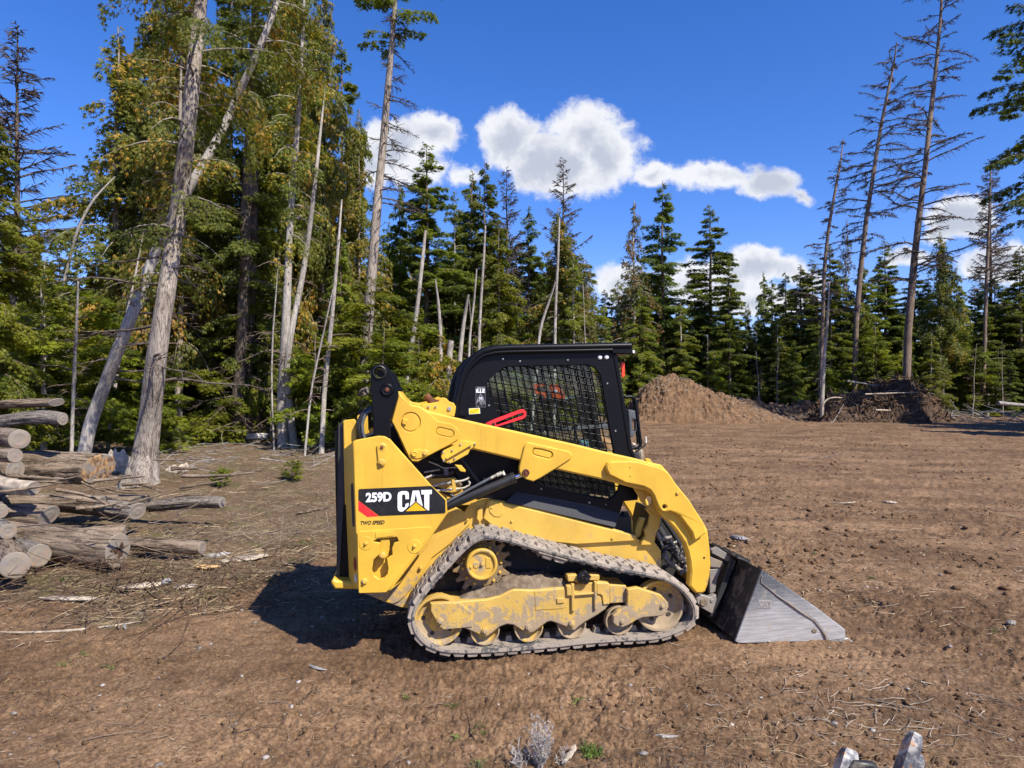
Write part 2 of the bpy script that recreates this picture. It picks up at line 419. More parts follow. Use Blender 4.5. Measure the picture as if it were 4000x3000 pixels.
# bucket flank: paint rubbed down to bright steel towards the ground, with long scratches
m, t = material('scoured_steel'); co = t.node('ShaderNodeTexCoord').outputs['Object']; sz_ = t.node('ShaderNodeSeparateXYZ', {0: co})
hz = t.mapr(t.math('ADD', sz_.outputs[2], t.math('MULTIPLY', t.math('SUBTRACT', t.noise(co, 5, 6, .65), .5), .35)), .10, .46)
stt = t.node('ShaderNodeMapping', {'Vector': co, 'Scale': (3, 3, 60), 'Rotation': (0, .12, 0)}).outputs[0]; scr = t.noise(stt, 2.0, 6, .7, .3)
c = t.mix(hz, (0.43, 0.42, 0.405), (0.125, 0.13, 0.14)); c = t.mix(t.mapr(scr, .40, .62), t.mix(1.0, c, (.80, .80, .80), 'MULTIPLY'), t.mix(1.0, c, (1.12, 1.12, 1.12), 'MULTIPLY'))
c = t.mix(t.math('MULTIPLY', t.mapr(t.noise(co, 16, 7, .7), .56, .68), .75), c, (.42, .34, .25))
c = t.mix(t.math('MULTIPLY', t.mapr(t.noise(co, 55, 5, .7), .58, .66), t.math('MULTIPLY', hz, .8)), c, (.05, .05, .055))
p = t.node('ShaderNodeBsdfPrincipled', {'Base Color': c, 'Roughness': t.mapr(scr, .3, .7, .42, .62), 'Metallic': .35, 'Normal': bump(t, scr, .15, .003)}); finish(t, p.outputs[0])
def earth(name, dark, lite, bscale=30, bstr=.8, pebbly=0.0):
    m, t = material(name); co = t.node('ShaderNodeTexCoord').outputs['Object']
    n = t.noise(co, 3.0, 6, .62); n2 = t.noise(co, 24.0, 5, .65)
    c = t.mix(t.mapr(t.math('ADD', t.math('MULTIPLY', n, .6), t.math('MULTIPLY', n2, .4)), .35, .65), dark, lite)
    h = t.math('ADD', t.noise(co, bscale, 6, .7), t.math('MULTIPLY', t.noise(co, bscale * 4, 3), .3))
    p = t.node('ShaderNodeBsdfPrincipled', {'Base Color': c, 'Roughness': .95, 'Normal': bump(t, h, bstr, .02), 'Specular IOR Level': .15}); finish(t, p.outputs[0]); return m
earth('caked_mud', (0.16, 0.115, 0.075), (0.33, 0.26, 0.185), 40)

dirty('skirt_black', (0.022, 0.024, 0.030), 0.72, dirtcol=(0.12, 0.11, 0.10), amount=0.1, zlo=0.6, zhi=1.2, speck=0.3, bmp=0.05)

dirty('caked_sprocket', (0.26, 0.17, 0.06), 0.7, dirtcol=(0.20, 0.15, 0.105), amount=.8, zlo=.2, zhi=1.2, speck=.9)
# ------------------------------------------------------------------ ground: one sheet, finest near the viewer
def build_ground():
    th = np.concatenate([np.linspace(-180, -52, 40, endpoint=False), np.linspace(-52, 52, 1000, endpoint=False), np.linspace(52, 180, 40)])
    th = np.radians(th); r = [0.0, 0.8]
    while r[-1] < 14: r.append(r[-1] * 1.0050)
    while r[-1] < 60: r.append(r[-1] * 1.009)
    while r[-1] < 900: r.append(r[-1] * 1.12)
    r = np.array(r[1:])
    R_, T_ = np.meshgrid(r, th, indexing='ij'); X = R_ * np.sin(T_); Y = R_ * np.cos(T_)
    Z = G(X, Y)
    # the far ground outside the wood settles to a plain
    Z = Z * (1 - sstep(R_, 90, 200))
    nr, nt = X.shape; V = np.stack([X, Y, Z], -1).reshape(-1, 3)
    i = np.arange(nr - 1)[:, None]; j = np.arange(nt - 1)[None, :]
    a = i * nt + j; F_ = np.stack([a, a + 1, a + nt + 1, a + nt], -1).reshape(-1, 4)
    V = np.vstack([V, [[0, 0, float(G(np.array([0.]), np.array([0.]))[0])]]]); c = len(V) - 1
    lm = litter_mask(V[:, 0], V[:, 1])
    me_o = npmesh('ground', V, F_, None, None, True, {'litter': ('POINT', lm)})
    me_o['kind'] = 'structure'
    return me_o
m, t = material('soil')
co = t.node('ShaderNodeTexCoord').outputs['Object']
lit = t.node('ShaderNodeAttribute', None, attribute_name='litter').outputs['Fac']
n1 = t.noise(co, 0.7, 5, .6); n2 = t.noise(co, 6.0, 6, .65); n3 = t.noise(co, 45.0, 5, .7); n4 = t.noise(co, 160.0, 3, .6)
base = t.mix(t.mapr(t.math('ADD', t.math('MULTIPLY', n1, .55), t.math('MULTIPLY', n2, .45)), .38, .62), (0.140, 0.084, 0.046), (0.262, 0.165, 0.094))
base = t.mix(t.mapr(n3, .40, .60), t.mix(1.0, base, (.62, .58, .55), 'MULTIPLY'), t.mix(1.0, base, (1.14, 1.14, 1.14), 'MULTIPLY')); base = t.mix(t.math('MULTIPLY', t.mapr(t.noise(co, 20.0, 5, .7, .5), .56, .66), .6), base, (.075, .042, .022))
vor = t.node('ShaderNodeTexVoronoi', {'Vector': co, 'Scale': 75.0, 'Randomness': 1.0}, feature='F1')
chip = t.math('MULTIPLY', t.mapr(vor.outputs['Distance'], .22, .16), t.mapr(t.node('ShaderNodeSeparateColor', {0: vor.outputs['Color']}).outputs[0], .86, .90))
base = t.mix(t.math('MULTIPLY', chip, .8), base, (0.42, 0.36, 0.28))
# forest-edge litter: dead grass, straw and bark
stx = t.node('ShaderNodeMapping', {'Vector': co, 'Scale': (10, 46, 10), 'Rotation': (0, 0, .35)}).outputs[0]; s1 = t.noise(stx, 1.0, 6, .7, 1.2)
stz = t.node('ShaderNodeMapping', {'Vector': co, 'Scale': (50, 12, 10), 'Rotation': (0, 0, -.5)}).outputs[0]; s2 = t.noise(stz, 1.0, 6, .7, 1.2)
straw = t.math('MAXIMUM', t.mapr(s1, .52, .64), t.mapr(s2, .54, .66))
lc = t.mix(straw, (0.135, 0.085, 0.050), (0.40, 0.31, 0.20))
lc = t.mix(t.math('MULTIPLY', t.mapr(t.noise(co, 2.3, 5, .6), .52, .66), .55), lc, (0.10, 0.12, 0.035))
lc = t.mix(t.mapr(n1, .35, .65), t.mix(1.0, lc, (.8, .75, .7), 'MULTIPLY'), lc)
bandm = t.node('ShaderNodeMapping', {'Vector': co, 'Scale': (.16, 1.5, 1), 'Rotation': (0, 0, .12)}).outputs[0]; bn = t.noise(bandm, 1.0, 5, .6, .6); base = t.mix(t.mapr(bn, .35, .65), t.mix(1.0, base, (.80, .78, .76), 'MULTIPLY'), t.mix(1.0, base, (1.12, 1.12, 1.12), 'MULTIPLY'))
edge = t.mapr(t.math('ADD', lit, t.math('MULTIPLY', t.math('SUBTRACT', n2, .5), .9)), .35, .6)
col_ = t.mix(edge, base, lc)
hh_ = t.math('ADD', t.math('MULTIPLY', n3, .6), t.math('MULTIPLY', n4, .35)); hh_ = t.math('ADD', hh_, t.math('MULTIPLY', straw, t.math('MULTIPLY', edge, .7)))
p = t.node('ShaderNodeBsdfPrincipled', {'Base Color': col_, 'Roughness': .93, 'Specular IOR Level': .18, 'Normal': bump(t, hh_, .75, .022)}); finish(t, p.outputs[0])
ground = build_ground(); ground.data.materials.append(MAT['soil'])

# ------------------------------------------------------------------ loose stuff lying on the ground (uncountable: one object per kind)
simple('chip_wood', (0.42, 0.31, 0.19), .8, 0, var=.3, scale=3, bmp=.3)
simple('pebble_stone', (0.34, 0.30, 0.26), .7, 0, var=.35, scale=4, bmp=.3)
earth('clod_earth', (0.12, 0.068, 0.036), (0.24, 0.145, 0.078), 60)
simple('twig_bark', (0.22, 0.165, 0.12), .85, 0, var=.35, scale=3, bmp=.3)
simple('straw', (0.42, 0.32, 0.18), .8, 0, var=.3, scale=2, bmp=.1)
simple('green_leaf', (0.14, 0.20, 0.03), .6, 0, var=.3, scale=3, bmp=.1)
def scatter_pts(rng, n, dmin, dmax, keep=None, amax=48, pw=1.6):
    """positions spread over the ground in view, thinning with distance."""
    r = dmin * (dmax / dmin) ** (rng.random(n) ** (1 / pw) if pw != 1 else rng.random(n)); a = np.radians((rng.random(n) * 2 - 1) * amax)
    x = r * np.sin(a); y = r * np.cos(a)
    if keep is not None: k = keep(x, y, rng); x, y = x[k], y[k]
    return x, y
def sticks(name, rng, x, y, lmin, lmax, wmin, wmax, mat, seg=3, bend=.12, lift=.01, kind='stuff', tilt=.12, flat=1.0):
    """many thin bent prisms lying about, as one mesh."""
    n = len(x); L = lmin * (lmax / lmin) ** rng.random(n); W = wmin * (wmax / wmin) ** rng.random(n); az = rng.random(n) * np.pi * 2
    s = np.linspace(-.5, .5, seg + 1)[None, :]; b = (rng.random(n) * 2 - 1)[:, None] * bend
    dx, dy = np.cos(az)[:, None], np.sin(az)[:, None]
    off = b * L[:, None] * (4 * s * s - 1)
    X = x[:, None] + dx * s * L[:, None] - dy * off; Y = y[:, None] + dy * s * L[:, None] + dx * off
    Zc = G(x, y)[:, None] + (s * (rng.random(n)[:, None] * 2 - 1) * tilt) * L[:, None] + np.abs(rng.normal(0, lift, n))[:, None]
    Zg = G(X, Y); Z = np.maximum(Zc, Zg) + W[:, None] * .4
    wz = W[:, None] * (1 - .5 * (s + .5)) * .5
    Vs = []
    for (cu, cv) in ((1, 0), (-.5, .87 * flat), (-.5, -.87 * flat)):
        Vs.append(np.stack([X - dy * wz * cu, Y + dx * wz * cu, Z + wz * cv], -1))
    V = np.stack(Vs, 2)  # n, seg+1, 3, 3
    base = (np.arange(n) * (seg + 1) * 3)[:, None, None]; i = (np.arange(seg) * 3)[None, :, None]; k = np.arange(3)[None, None, :]; k2 = (k + 1) % 3
    Fq = np.stack([base + i + k, base + i + k2, base + i + 3 + k2, base + i + 3 + k], -1).reshape(-1, 4)
    o = npmesh(name, V.reshape(-1, 3), Fq, MAT[mat]); o['kind'] = kind
    return o
ICO = None
def lumps(name, rng, x, y, smin, smax, mat, squash=.6, sink=.3, kind='stuff', pw=2.5):
    bm = bmesh.new(); bmesh.ops.create_icosphere(bm, subdivisions=1, radius=1.0); bv = np.array([v.co[:] for v in bm.verts]); bf = np.array([[v.index for v in f.verts] for f in bm.faces]); bm.free()
    n = len(x); S = smin + (smax - smin) * rng.random(n) ** pw
    V = bv[None] * (1 + rng.normal(0, .2, (n, len(bv), 1)))
    sc = np.stack([1 + .5 * (rng.random(n) - .3), 1 - .4 * (rng.random(n) - .3), squash * (0.8 + .5 * rng.random(n))], -1)
    V = V * sc[:, None, :] * S[:, None, None]; a = rng.random(n) * 6.28; c, s_ = np.cos(a)[:, None], np.sin(a)[:, None]
    X = V[..., 0] * c - V[..., 1] * s_ + x[:, None]; Y = V[..., 0] * s_ + V[..., 1] * c + y[:, None]; Z = V[..., 2] + G(x, y)[:, None] + (S * (squash - sink))[:, None] * .6
    Fq = (bf[None] + (np.arange(n) * len(bv))[:, None, None]).reshape(-1, 3)
    o = npmesh(name, np.stack([X, Y, Z], -1).reshape(-1, 3), Fq, MAT[mat]); o['kind'] = kind; return o
rng = np.random.default_rng(7)
nolit = lambda x, y, g: litter_mask(x, y) < .6
patch = lambda x, y, g: (litter_mask(x, y) < .7) & (fbm(x * .8, y * .8, 3, 40) + g.normal(0, .16, len(x)) > .05)
x, y = scatter_pts(rng, 52000, 1.9, 30, patch); lumps('dirt_clods', rng, x, y, .003, .020, 'clod_earth', .6, .25, pw=5.0)
x, y = scatter_pts(rng, 26000, 7, 42, patch, 46, 1.2); lumps('dirt_clods', rng, x, y, .008, .045, 'clod_earth', .65, .25, pw=3.0)
x, y = scatter_pts(rng, 9000, 6, 40, nolit, 46, 1.2); sticks('wood_chips', rng, x, y, .03, .16, .006, .018, 'chip_wood', 1, 0, .004, flat=.5)
x, y = scatter_pts(rng, 2600, 1.9, 34, nolit, 48, 1.2); lumps('pebbles', rng, x, y, .003, .022, 'pebble_stone', .45, .2, pw=5)
x, y = scatter_pts(rng, 26000, 1.9, 36, patch); sticks('wood_chips', rng, x, y, .010, .06, .002, .008, 'chip_wood', 1, 0, .002, flat=.5)
x, y = scatter_pts(rng, 1700, 1.9, 34, patch); sticks('twigs', rng, x, y, .06, .32, .003, .009, 'twig_bark', 4, .14, .006)
inlit = lambda x, y, g: (litter_mask(x, y) > .35) & (y < 40)
x, y = scatter_pts(rng, 30000, 4.5, 40, inlit, 40, 1.0); sticks('dead_grass', rng, x, y, .05, .24, .003, .006, 'straw', 3, .2, .03, tilt=.5)
x, y = scatter_pts(rng, 3600, 4.5, 40, inlit, 40, 1.0); sticks('brush_twigs', rng, x, y, .12, .6, .005, .016, 'chip_wood', 5, .14, .05, tilt=.16)
near = lambda x, y, g: (fbm(x * 1.1, y * 1.1, 2, 71) + g.normal(0, .1, len(x)) > .02) & (y < 3.4) & (x > -1.0)
x, y = scatter_pts(rng, 5200, 1.9, 3.4, near); sticks('fine_brush', rng, x, y, .05, .26, .0015, .004, 'twig_bark', 4, .2, .006)
x, y = scatter_pts(rng, 1800, 1.9, 5.5, lambda x, y, g: ((x > .6) & (y < 3.8) & (fbm(x * .9, y * .9, 2, 77) > .0)) | ((x < -1.6) & (y > 3.4) & (y < 5.2) & (x < -1.5 - (y - 3.4) * .3) & (fbm(x, y, 2, 5) > -.1))); sticks('loose_straw', rng, x, y, .03, .18, .002, .005, 'straw', 3, .2, .008)
# little green weeds
x, y = scatter_pts(rng, 260, 2.2, 16, lambda x, y, g: fbm(x * .9, y * .9, 2, 55) > .08)
xs = np.repeat(x, 14) + rng.normal(0, .018, len(x) * 14); ysx = np.repeat(y, 14) + rng.normal(0, .018, len(x) * 14)
sticks('green_weeds', rng, xs, ysx, .015, .05, .006, .012, 'green_leaf', 2, .3, .008, tilt=.9, flat=.25)
# ------------------------------------------------------------------ the tracked loader
W_ = 1.68                                     # overall width; local Y runs from the near side (0) to the far side (W_)
YAW, NOSE = math.radians(8.0), math.radians(1.3)
MM = Matrix.Translation((0.0, 4.6, 0.0)) @ Matrix.Rotation(YAW, 4, 'Z') @ Matrix.Rotation(-NOSE, 4, 'Y')
MI = MM.inverted()
ZM = {'Z1': (1250, 1300, .40687), 'Z2': (1700, 1300, .40687), 'Z3': (1250, 1700, .36166), 'Z4': (1500, 2000, .36166),
      'Z5': (2100, 1700, .36166), 'Z6': (2100, 2050, .3316), 'Z7': (2600, 2000, .36166), 'Z8': (2420, 1620, .2206),
      'Z9': (1290, 2150, .32283), 'ZA': (1800, 1480, .16807), 'S': (0, 0, 1)}
_cl = MI @ Vector((0, 0, CAMH))
def P1(z, u, v, yd):
    x0, y0, s = ZM[z]; d = MI.to_3x3() @ ray(x0 + u * s, y0 + v * s); t = (yd - _cl.y) / d.y
    p = _cl + d * t; return (p.x, p.z)
def PP(yd, *segs):
    """outline measured on the machine's plane local Y = yd."""
    out = []
    for k in range(0, len(segs), 2):
        out += [P1(segs[k], u, v, yd) for (u, v) in segs[k + 1]]
    return out
def P3(z, u, v, yd): p = P1(z, u, v, yd); return (p[0], yd, p[1])

loader = empty('tracked_loader'); loader.matrix_world = MM
tag(loader, 'yellow and black tracked loader with caged cab, parked on bare dirt', 'loader')

SPLIT = {'wheel_hole', 'drilled_hole', 'pipe_fitting', 'side_plate', 'white_cap', 'bolt', 'lock_lever', 'hub_plug'}
class SB(MB):
    """mesh collector that can be built on the far side as a mirror image."""
    def add(s, vs, fs, smooth=False):
        if not hasattr(s, 'ch'): s.ch = []
        s.ch.append((len(s.v), len(s.f))); return MB.add(s, vs, fs, smooth)
    def out(s, name, mat, parent=None, far=False, label=None):
        if name in SPLIT and len(getattr(s, 'ch', [])) > 1:
            o = None; ends = s.ch[1:] + [(len(s.v), len(s.f))]
            for (a, fa), (b, fb) in zip(s.ch, ends):
                q = SB(); q.v = s.v[a:b]; q.f = [tuple(i - a for i in f) for f in s.f[fa:fb]]; q.sm = s.sm[fa:fb]; q.ch = []
                o = q.out(name, mat, parent, far, label)
            return o
        vs = s.v
        if far: s.v = [(v[0], W_ - v[1], v[2]) for v in s.v]
        o = s.build(name, MAT[mat], parent or loader); s.v = vs
        if label: o['label'] = label
        return o

# --- tracks
TR = PP(0.0, 'Z4', [(325, 1150), (345, 1060), (400, 960), (480, 850), (590, 720), (700, 600), (800, 490), (880, 410), (960, 345), (1040, 303), (1130, 290), (1250, 305),
                    (1400, 340), (1600, 400), (1800, 460), (2000, 510)],
        'Z6', [(0, 300), (200, 360), (400, 415), (600, 460), (800, 510), (1000, 555), (1200, 590), (1350, 618), (1500, 658), (1610, 710), (1700, 780), (1780, 870), (1828, 960), (1845, 1040),
               (1830, 1120), (1765, 1185), (1640, 1245), (1500, 1295), (1350, 1325), (1000, 1345), (600, 1372)],
        'Z4', [(1900, 1430), (1600, 1460), (1200, 1490), (800, 1500), (620, 1480), (480, 1425), (390, 1340), (340, 1250)])
NTK = 216
path, tlen = smooth_closed(TR, NTK)
if area(path) < 0: path = path[::-1]
def nrm(i):
    a = Vector(path[i - 1]); b = Vector(path[(i + 1) % NTK]); d = (b - a).normalized(); return Vector((d.y, -d.x)), d
def ring(m, offs_in, offs_out, y0, y1, chunky=0.0):
    """closed belt between two offsets of the path, from y0 to y1."""
    vs = []; fs = []
    for i in range(NTK):
        n, d = nrm(i); p = Vector(path[i])
        for (o, y) in ((offs_in, y0), (offs_out - 0.008, y0 ), (offs_out, y0 + 0.012), (offs_out, y1 - 0.012), (offs_out - 0.008, y1), (offs_in, y1)):
            q = p + n * o; vs.append((q.x, y, q.y))
    for i in range(NTK):
        j = (i + 1) % NTK
        for k in range(6):
            l = (k + 1) % 6; fs.append((i * 6 + k, i * 6 + l, j * 6 + l, j * 6 + k))
    m.add(vs, fs)
def track(far):
    m = SB(); ring(m, -0.004, 0.026, 0.0, 0.32)
    # rib that runs round the edge of the belt
    for (ya, yb) in ((-0.006, 0.004), (0.316, 0.326)):
        vs = []; fs = []
        for i in range(NTK):
            n, d = nrm(i); p = Vector(path[i])
            for (o, y) in ((0.006, ya), (0.014, ya), (0.014, yb), (0.006, yb)):
                q = p + n * o; vs.append((q.x, y, q.y))
        for i in range(NTK):
            j = (i + 1) % NTK
            for k in range(4):
                l = (k + 1) % 4; fs.append((i * 4 + k, i * 4 + l, j * 4 + l, j * 4 + k))
        m.add(vs, fs)
    belt = m.out('track_belt', 'muddy_rubber', None, far)
    m = SB(); R = random.Random(5)
    npit = int(tlen / 0.088); 
    def samp(s):
        i = s / tlen * NTK; i0 = int(i) % NTK; f = i - int(i)
        p = Vector(path[i0]).lerp(Vector(path[(i0 + 1) % NTK]), f); n, d = nrm(i0); n2, d2 = nrm((i0 + 1) % NTK)
        return p, n.lerp(n2, f).normalized(), d.lerp(d2, f).normalized()
    def lug(s0, s1, y0, y1, h):
        vs = []
        for (o, sa, sb, ya, yb) in ((0.022, s0, s1, y0, y1), (0.026 + h, s0 + 0.008, s1 - 0.008, y0 + 0.006, y1 - 0.006)):
            for (s_, y) in ((sa, ya), (sb, ya), (sb, yb), (sa, yb)):
                p, n, d = samp(s_ % tlen); q = p + n * (o + R.uniform(-.002, .002)); vs.append((q.x, y + R.uniform(-.002, .002), q.y))
        m.add(vs, [(4, 5, 6, 7), (0, 1, 5, 4), (1, 2, 6, 5), (2, 3, 7, 6), (3, 0, 4, 7)])
    for k in range(npit):
        s = k * tlen / npit
        lug(s, s + 0.074, 0.002, 0.112, 0.016)
        lug(s + 0.040, s + 0.112, 0.104, 0.168, 0.017)
        lug(s + 0.006, s + 0.076, 0.160, 0.222, 0.017)
        lug(s + 0.040, s + 0.114, 0.216, 0.318, 0.016)
        if k % 1 == 0:   # guide lugs inside the belt
            p, n, d = samp((s + 0.03) % tlen)
            a = p - n * 0.0; vs = []
            for (o, hw) in ((0.002, 0.026), (-0.042, 0.014)):
                for (ds, y) in ((-hw, 0.135), (hw, 0.135), (hw, 0.185), (-hw, 0.185)):
                    q = p + d * ds + n * o; vs.append((q.x, y, q.y))
            m.add(vs, [(4, 5, 6, 7), (0, 1, 5, 4), (1, 2, 6, 5), (2, 3, 7, 6), (3, 0, 4, 7)])
    m.out('track_lugs', 'caked_rubber', belt, far)
for far in (False, True): track(far)

def wheel(name, z, u, v, r, y0, far, depth=0.07, hub=True, holes=False, width=0.07):
    cx, cz = P1(z, u, v, y0)
    m = SB()
    m.lathe(cx, cz, [(y0 + width, r * .3), (y0 + width, r * .93), (y0 + width - 0.004, r), (y0 + 0.006, r), (y0, r * .985), (y0, r * .90), (y0 + 0.012, r * .86), (y0 + depth * .55, r * .78), (y0 + depth * .8, r * .5), (y0 + depth * .8, r * .30)], 44)
    if hub: m.lathe(cx, cz, [(y0 + depth * .8, r * .32), (y0 + depth * .15, r * .30), (y0 + depth * .1, r * .26), (y0 + depth * .1, 0.0)], 30)
    o = m.out(name, 'muddy_yellow', None, far)
    if holes:
        h = SB()
        for k in range(5):
            a = 0.5 + k * 2 * math.pi / 5; h.disc(cx + r * .62 * math.cos(a), cz + r * .62 * math.sin(a), r * .09, y0 + depth * .62, y0 + depth * .70, seg=14)
        h.out('wheel_hole', 'dark_bay', o, far)
    return o
for far in (False, True):
    for yy_ in (0.055, 0.205):
        nm = yy_ > .1
        wheel('idler_wheel', 'Z4', 590 + (8 if nm else 0), 1178 - (10 if nm else 0), 0.168, yy_, far, holes=not nm)
        wheel('idler_wheel', 'Z6', 1440, 958, 0.178, yy_, far, holes=not nm)
        for (u, v) in ((1092, 1283), (1565, 1250), (2032, 1213)): wheel('track_roller', 'Z4', u, v, 0.100, yy_, far, 0.05, width=.06)
        wheel('track_roller', 'Z6', 968, 1128, 0.100, yy_, far, 0.05, width=.06)
    # final drive: sprocket ring with teeth, bolt circle, round hub cover
    cx, cz = P1('Z4', 1060, 575, 0.12); m = SB()
    prof = []
    for k in range(17):
        a = 2 * math.pi * k / 17
        for (da, rr) in ((-.10, .205), (.02, .205), (.07, .178), (.13, .160), (.19, .160), (.25, .178)): prof.append((cx + rr * math.cos(a + da), cz + rr * math.sin(a + da)))
    m.prism(prof, 0.135, 0.165, 0.004, c2=.004); m.disc(cx, cz, 0.145, 0.122, 0.14, 0.004, 40)
    sp = m.out('drive_sprocket', 'caked_sprocket', None, far)
    m = SB()
    for k in range(12):
        a = 2 * math.pi * k / 12 + .1; m.disc(cx + .132 * math.cos(a), cz + .132 * math.sin(a), .011, 0.108, 0.124, .003, 6)
    m.out('bolt', 'dusty_yellow', sp, far)
    cx, cz = P1('Z4', 1058, 572, 0.03); m = SB()
    m.lathe(cx, cz, [(.13, .108), (.045, .108), (.034, .104), (.030, .098), (.032, .088), (.048, .082), (.048, 0.0)], 48)
    hc = m.out('hub_cover', 'dusty_yellow', sp, far); m = SB()
    m.disc(cx - .075, cz - .012, .010, .026, .05, .003, 16); m.disc(cx + .002, cz + .003, .012, .030, .05, .003, 16); m.disc(cx - .037, cz - .002, .022, .043, .05, .002, 24)
    m.box(cx + .028, cx + .062, .043, .05, cz - .028, cz + .042, .002); m.out('hub_plug', 'dusty_yellow', hc, far)
    m = SB(); m.prism(offset(fixw([tuple(p) for p in path[::6]], True), .05), .30, .33); m.out('track_shade_panel', 'dark_bay', None, far)  # added dark panel: shade of the recessed chassis, plus dirt, put into its colour
    # roller frame
    yf = 0.03
    FR = PP(yf, 'Z4', [(505, 1080), (500, 990), (700, 975), (1100, 945), (1250, 910), (1340, 862), (1400, 838), (1620, 845), (1830, 825), (1965, 818)],
            'Z6', [(345, 715), (690, 668), (835, 682), (850, 700), (850, 930), (800, 1000), (700, 1070), (560, 1150), (490, 1200), (440, 1248), (380, 1240), (330, 1205), (230, 1165), (160, 1140), (120, 1148)],
            'Z4', [(1760, 1195), (1700, 1240), (1620, 1300), (1560, 1315), (1500, 1290), (1400, 1225), (1330, 1215), (1250, 1245), (1160, 1320), (1110, 1350), (1050, 1345), (990, 1310), (860, 1255), (640, 1275), (600, 1240), (560, 1165)])
    m = SB(); m.prism(FR, yf, 0.29, 0.008, c2=.006)
    m.prism(PP(yf - .008, 'Z4', [(508, 990), (830, 985), (950, 1085), (952, 1243), (645, 1272), (600, 1235), (560, 1165), (508, 1075)]), yf - .008, yf + .01, .003)
    m.prism(PP(yf - .004, 'Z4', [(1628, 855), (1635, 1062), (1930, 1045), (1965, 1030), (1965, 830)]), yf - .004, yf + .01, .002)
    m.prism(rnd(PP(yf - .014, 'Z4', [(1866, 935), (1952, 930), (1950, 985), (1868, 990)]), .006), yf - .014, yf + .01, .003)
    fr_ = m.out('track_frame', 'muddy_yellow', None, far)
    m = SB()
    for pts in ([(400, 700), (432, 695), (437, 1025), (402, 1020)], [(668, 670), (698, 668), (700, 1000), (672, 1000)], [(432, 815), (668, 800), (668, 822), (432, 840)], [(340, 720), (400, 715), (402, 835), (345, 838)]):
        m.prism(PP(yf - .022, 'Z6', pts), yf - .022, yf + .01, .004)
    m.prism(PP(yf - .012, 'Z6', [(698, 690), (835, 690), (850, 720), (848, 935), (775, 945), (762, 840), (740, 820), (700, 818)]), yf - .012, yf + .01, .004)
    m.prism(rnd(PP(yf - .01, 'Z6', [(350, 600), (420, 590), (600, 590), (732, 592), (730, 655), (600, 660), (560, 720), (500, 700), (440, 670), (358, 672)]), .01), yf - .01, .10, .005)
    m.out('frame_bracket', 'muddy_yellow', fr_, far)
    m = SB(); cx, cz = P1('Z6', 545, 625, yf - .03)
    ci = [(cx + (.046 + .004 * math.sin(7 * a) + .003 * math.sin(13 * a)) * math.cos(a), cz + (.046 + .004 * math.sin(5 * a + 1)) * math.sin(a)) for a in [2 * math.pi * k / 40 for k in range(40)]]
    m.prism(ci, yf - .045, .08, .008); m.disc(cx - .01, cz + .008, .02, yf - .052, yf - .03, .008, 14); m.disc(cx + .012, cz - .014, .015, yf - .050, yf - .03, .006, 12)
    m.out('grease_cap', 'tar_black', fr_, far)
    m = SB()
    for (z, u, v) in (('Z4', 1092, 1298), ('Z4', 1565, 1262), ('Z4', 2035, 1222), ('Z6', 1000, 1148), ('Z6', 1475, 965), ('Z4', 605, 1190)):
        cx, cz = P1(z, u, v, 0.0); m.disc(cx, cz, .021, 0.008, .04, .003, 20); m.disc(cx, cz, .013, -0.004, .02, .002, 6)
    m.out('bolt', 'muddy_yellow', fr_, far)
    m = SB()
    m.prism(PP(.012, 'Z6', [(1058, 760), (1180, 740), (1460, 830), (1495, 870), (1540, 920), (1545, 970), (1520, 1030), (1470, 1075), (1240, 1095), (1160, 1130), (1060, 1190), (1000, 1212), (930, 1195), (892, 1160), (890, 1070), (940, 1020), (1050, 960), (1060, 920)]), .012, .055, .006)
    m.prism(PP(.05, 'Z6', [(845, 705), (1040, 716), (1060, 760), (1060, 918), (845, 930)]), .05, .26, .006)
    m.out('idler_arm', 'muddy_yellow', fr_, far)
    # mud packed on top of the roller frame
    top = PP(.10, 'Z4', [(540, 975), (700, 960), (830, 925), (900, 865), (1050, 830), (1200, 800), (1290, 705), (1390, 680), (1560, 700), (1700, 692), (1830, 712), (1950, 722), (1985, 760), (2100, 800)])
    bot = [(p[0], p[1]) for p in PP(.10, 'Z4', [(540, 1010), (700, 1000), (1100, 970), (1300, 900), (1400, 860), (1620, 865), (1830, 850), (2100, 850)])]
    nx, ny = 90, 16; x0, x1 = top[0][0], top[-1][0]
    tx = [p[0] for p in top]; tz = [p[1] for p in top]; bx = [p[0] for p in bot]; bz = [p[1] for p in bot]
    X = np.linspace(x0, x1, nx); T = np.interp(X, tx, tz); B = np.interp(X, bx, bz)
    V = []; Fq = []
    for i in range(nx):
        for j in range(ny):
            s = j / (ny - 1); yv = 0.045 + 0.24 * s
            prof_ = min(1, (s * 5) ** 0.7 if s < .2 else 1) * (1 - .25 * max(0, s - .6))
            zz = B[i] + (T[i] - B[i]) * prof_ + 0.5 * (T[i] - B[i]) * float(fbm(np.array([X[i] * 14]), np.array([yv * 14]), 3, 4)[0]) * .5 + .012 * float(fbm(np.array([X[i] * 60]), np.array([yv * 60]), 2, 8)[0])
            V.append((X[i], yv, zz))
    for i in range(nx - 1):
        for j in range(ny - 1): a = i * ny + j; Fq.append((a, a + 1, a + ny + 1, a + ny))
    if far: V = [(v[0], W_ - v[1], v[2]) for v in V]
    dm = npmesh('packed_mud', V, Fq, None, fr_, False); dm.data.materials.append(MAT['caked_mud'])

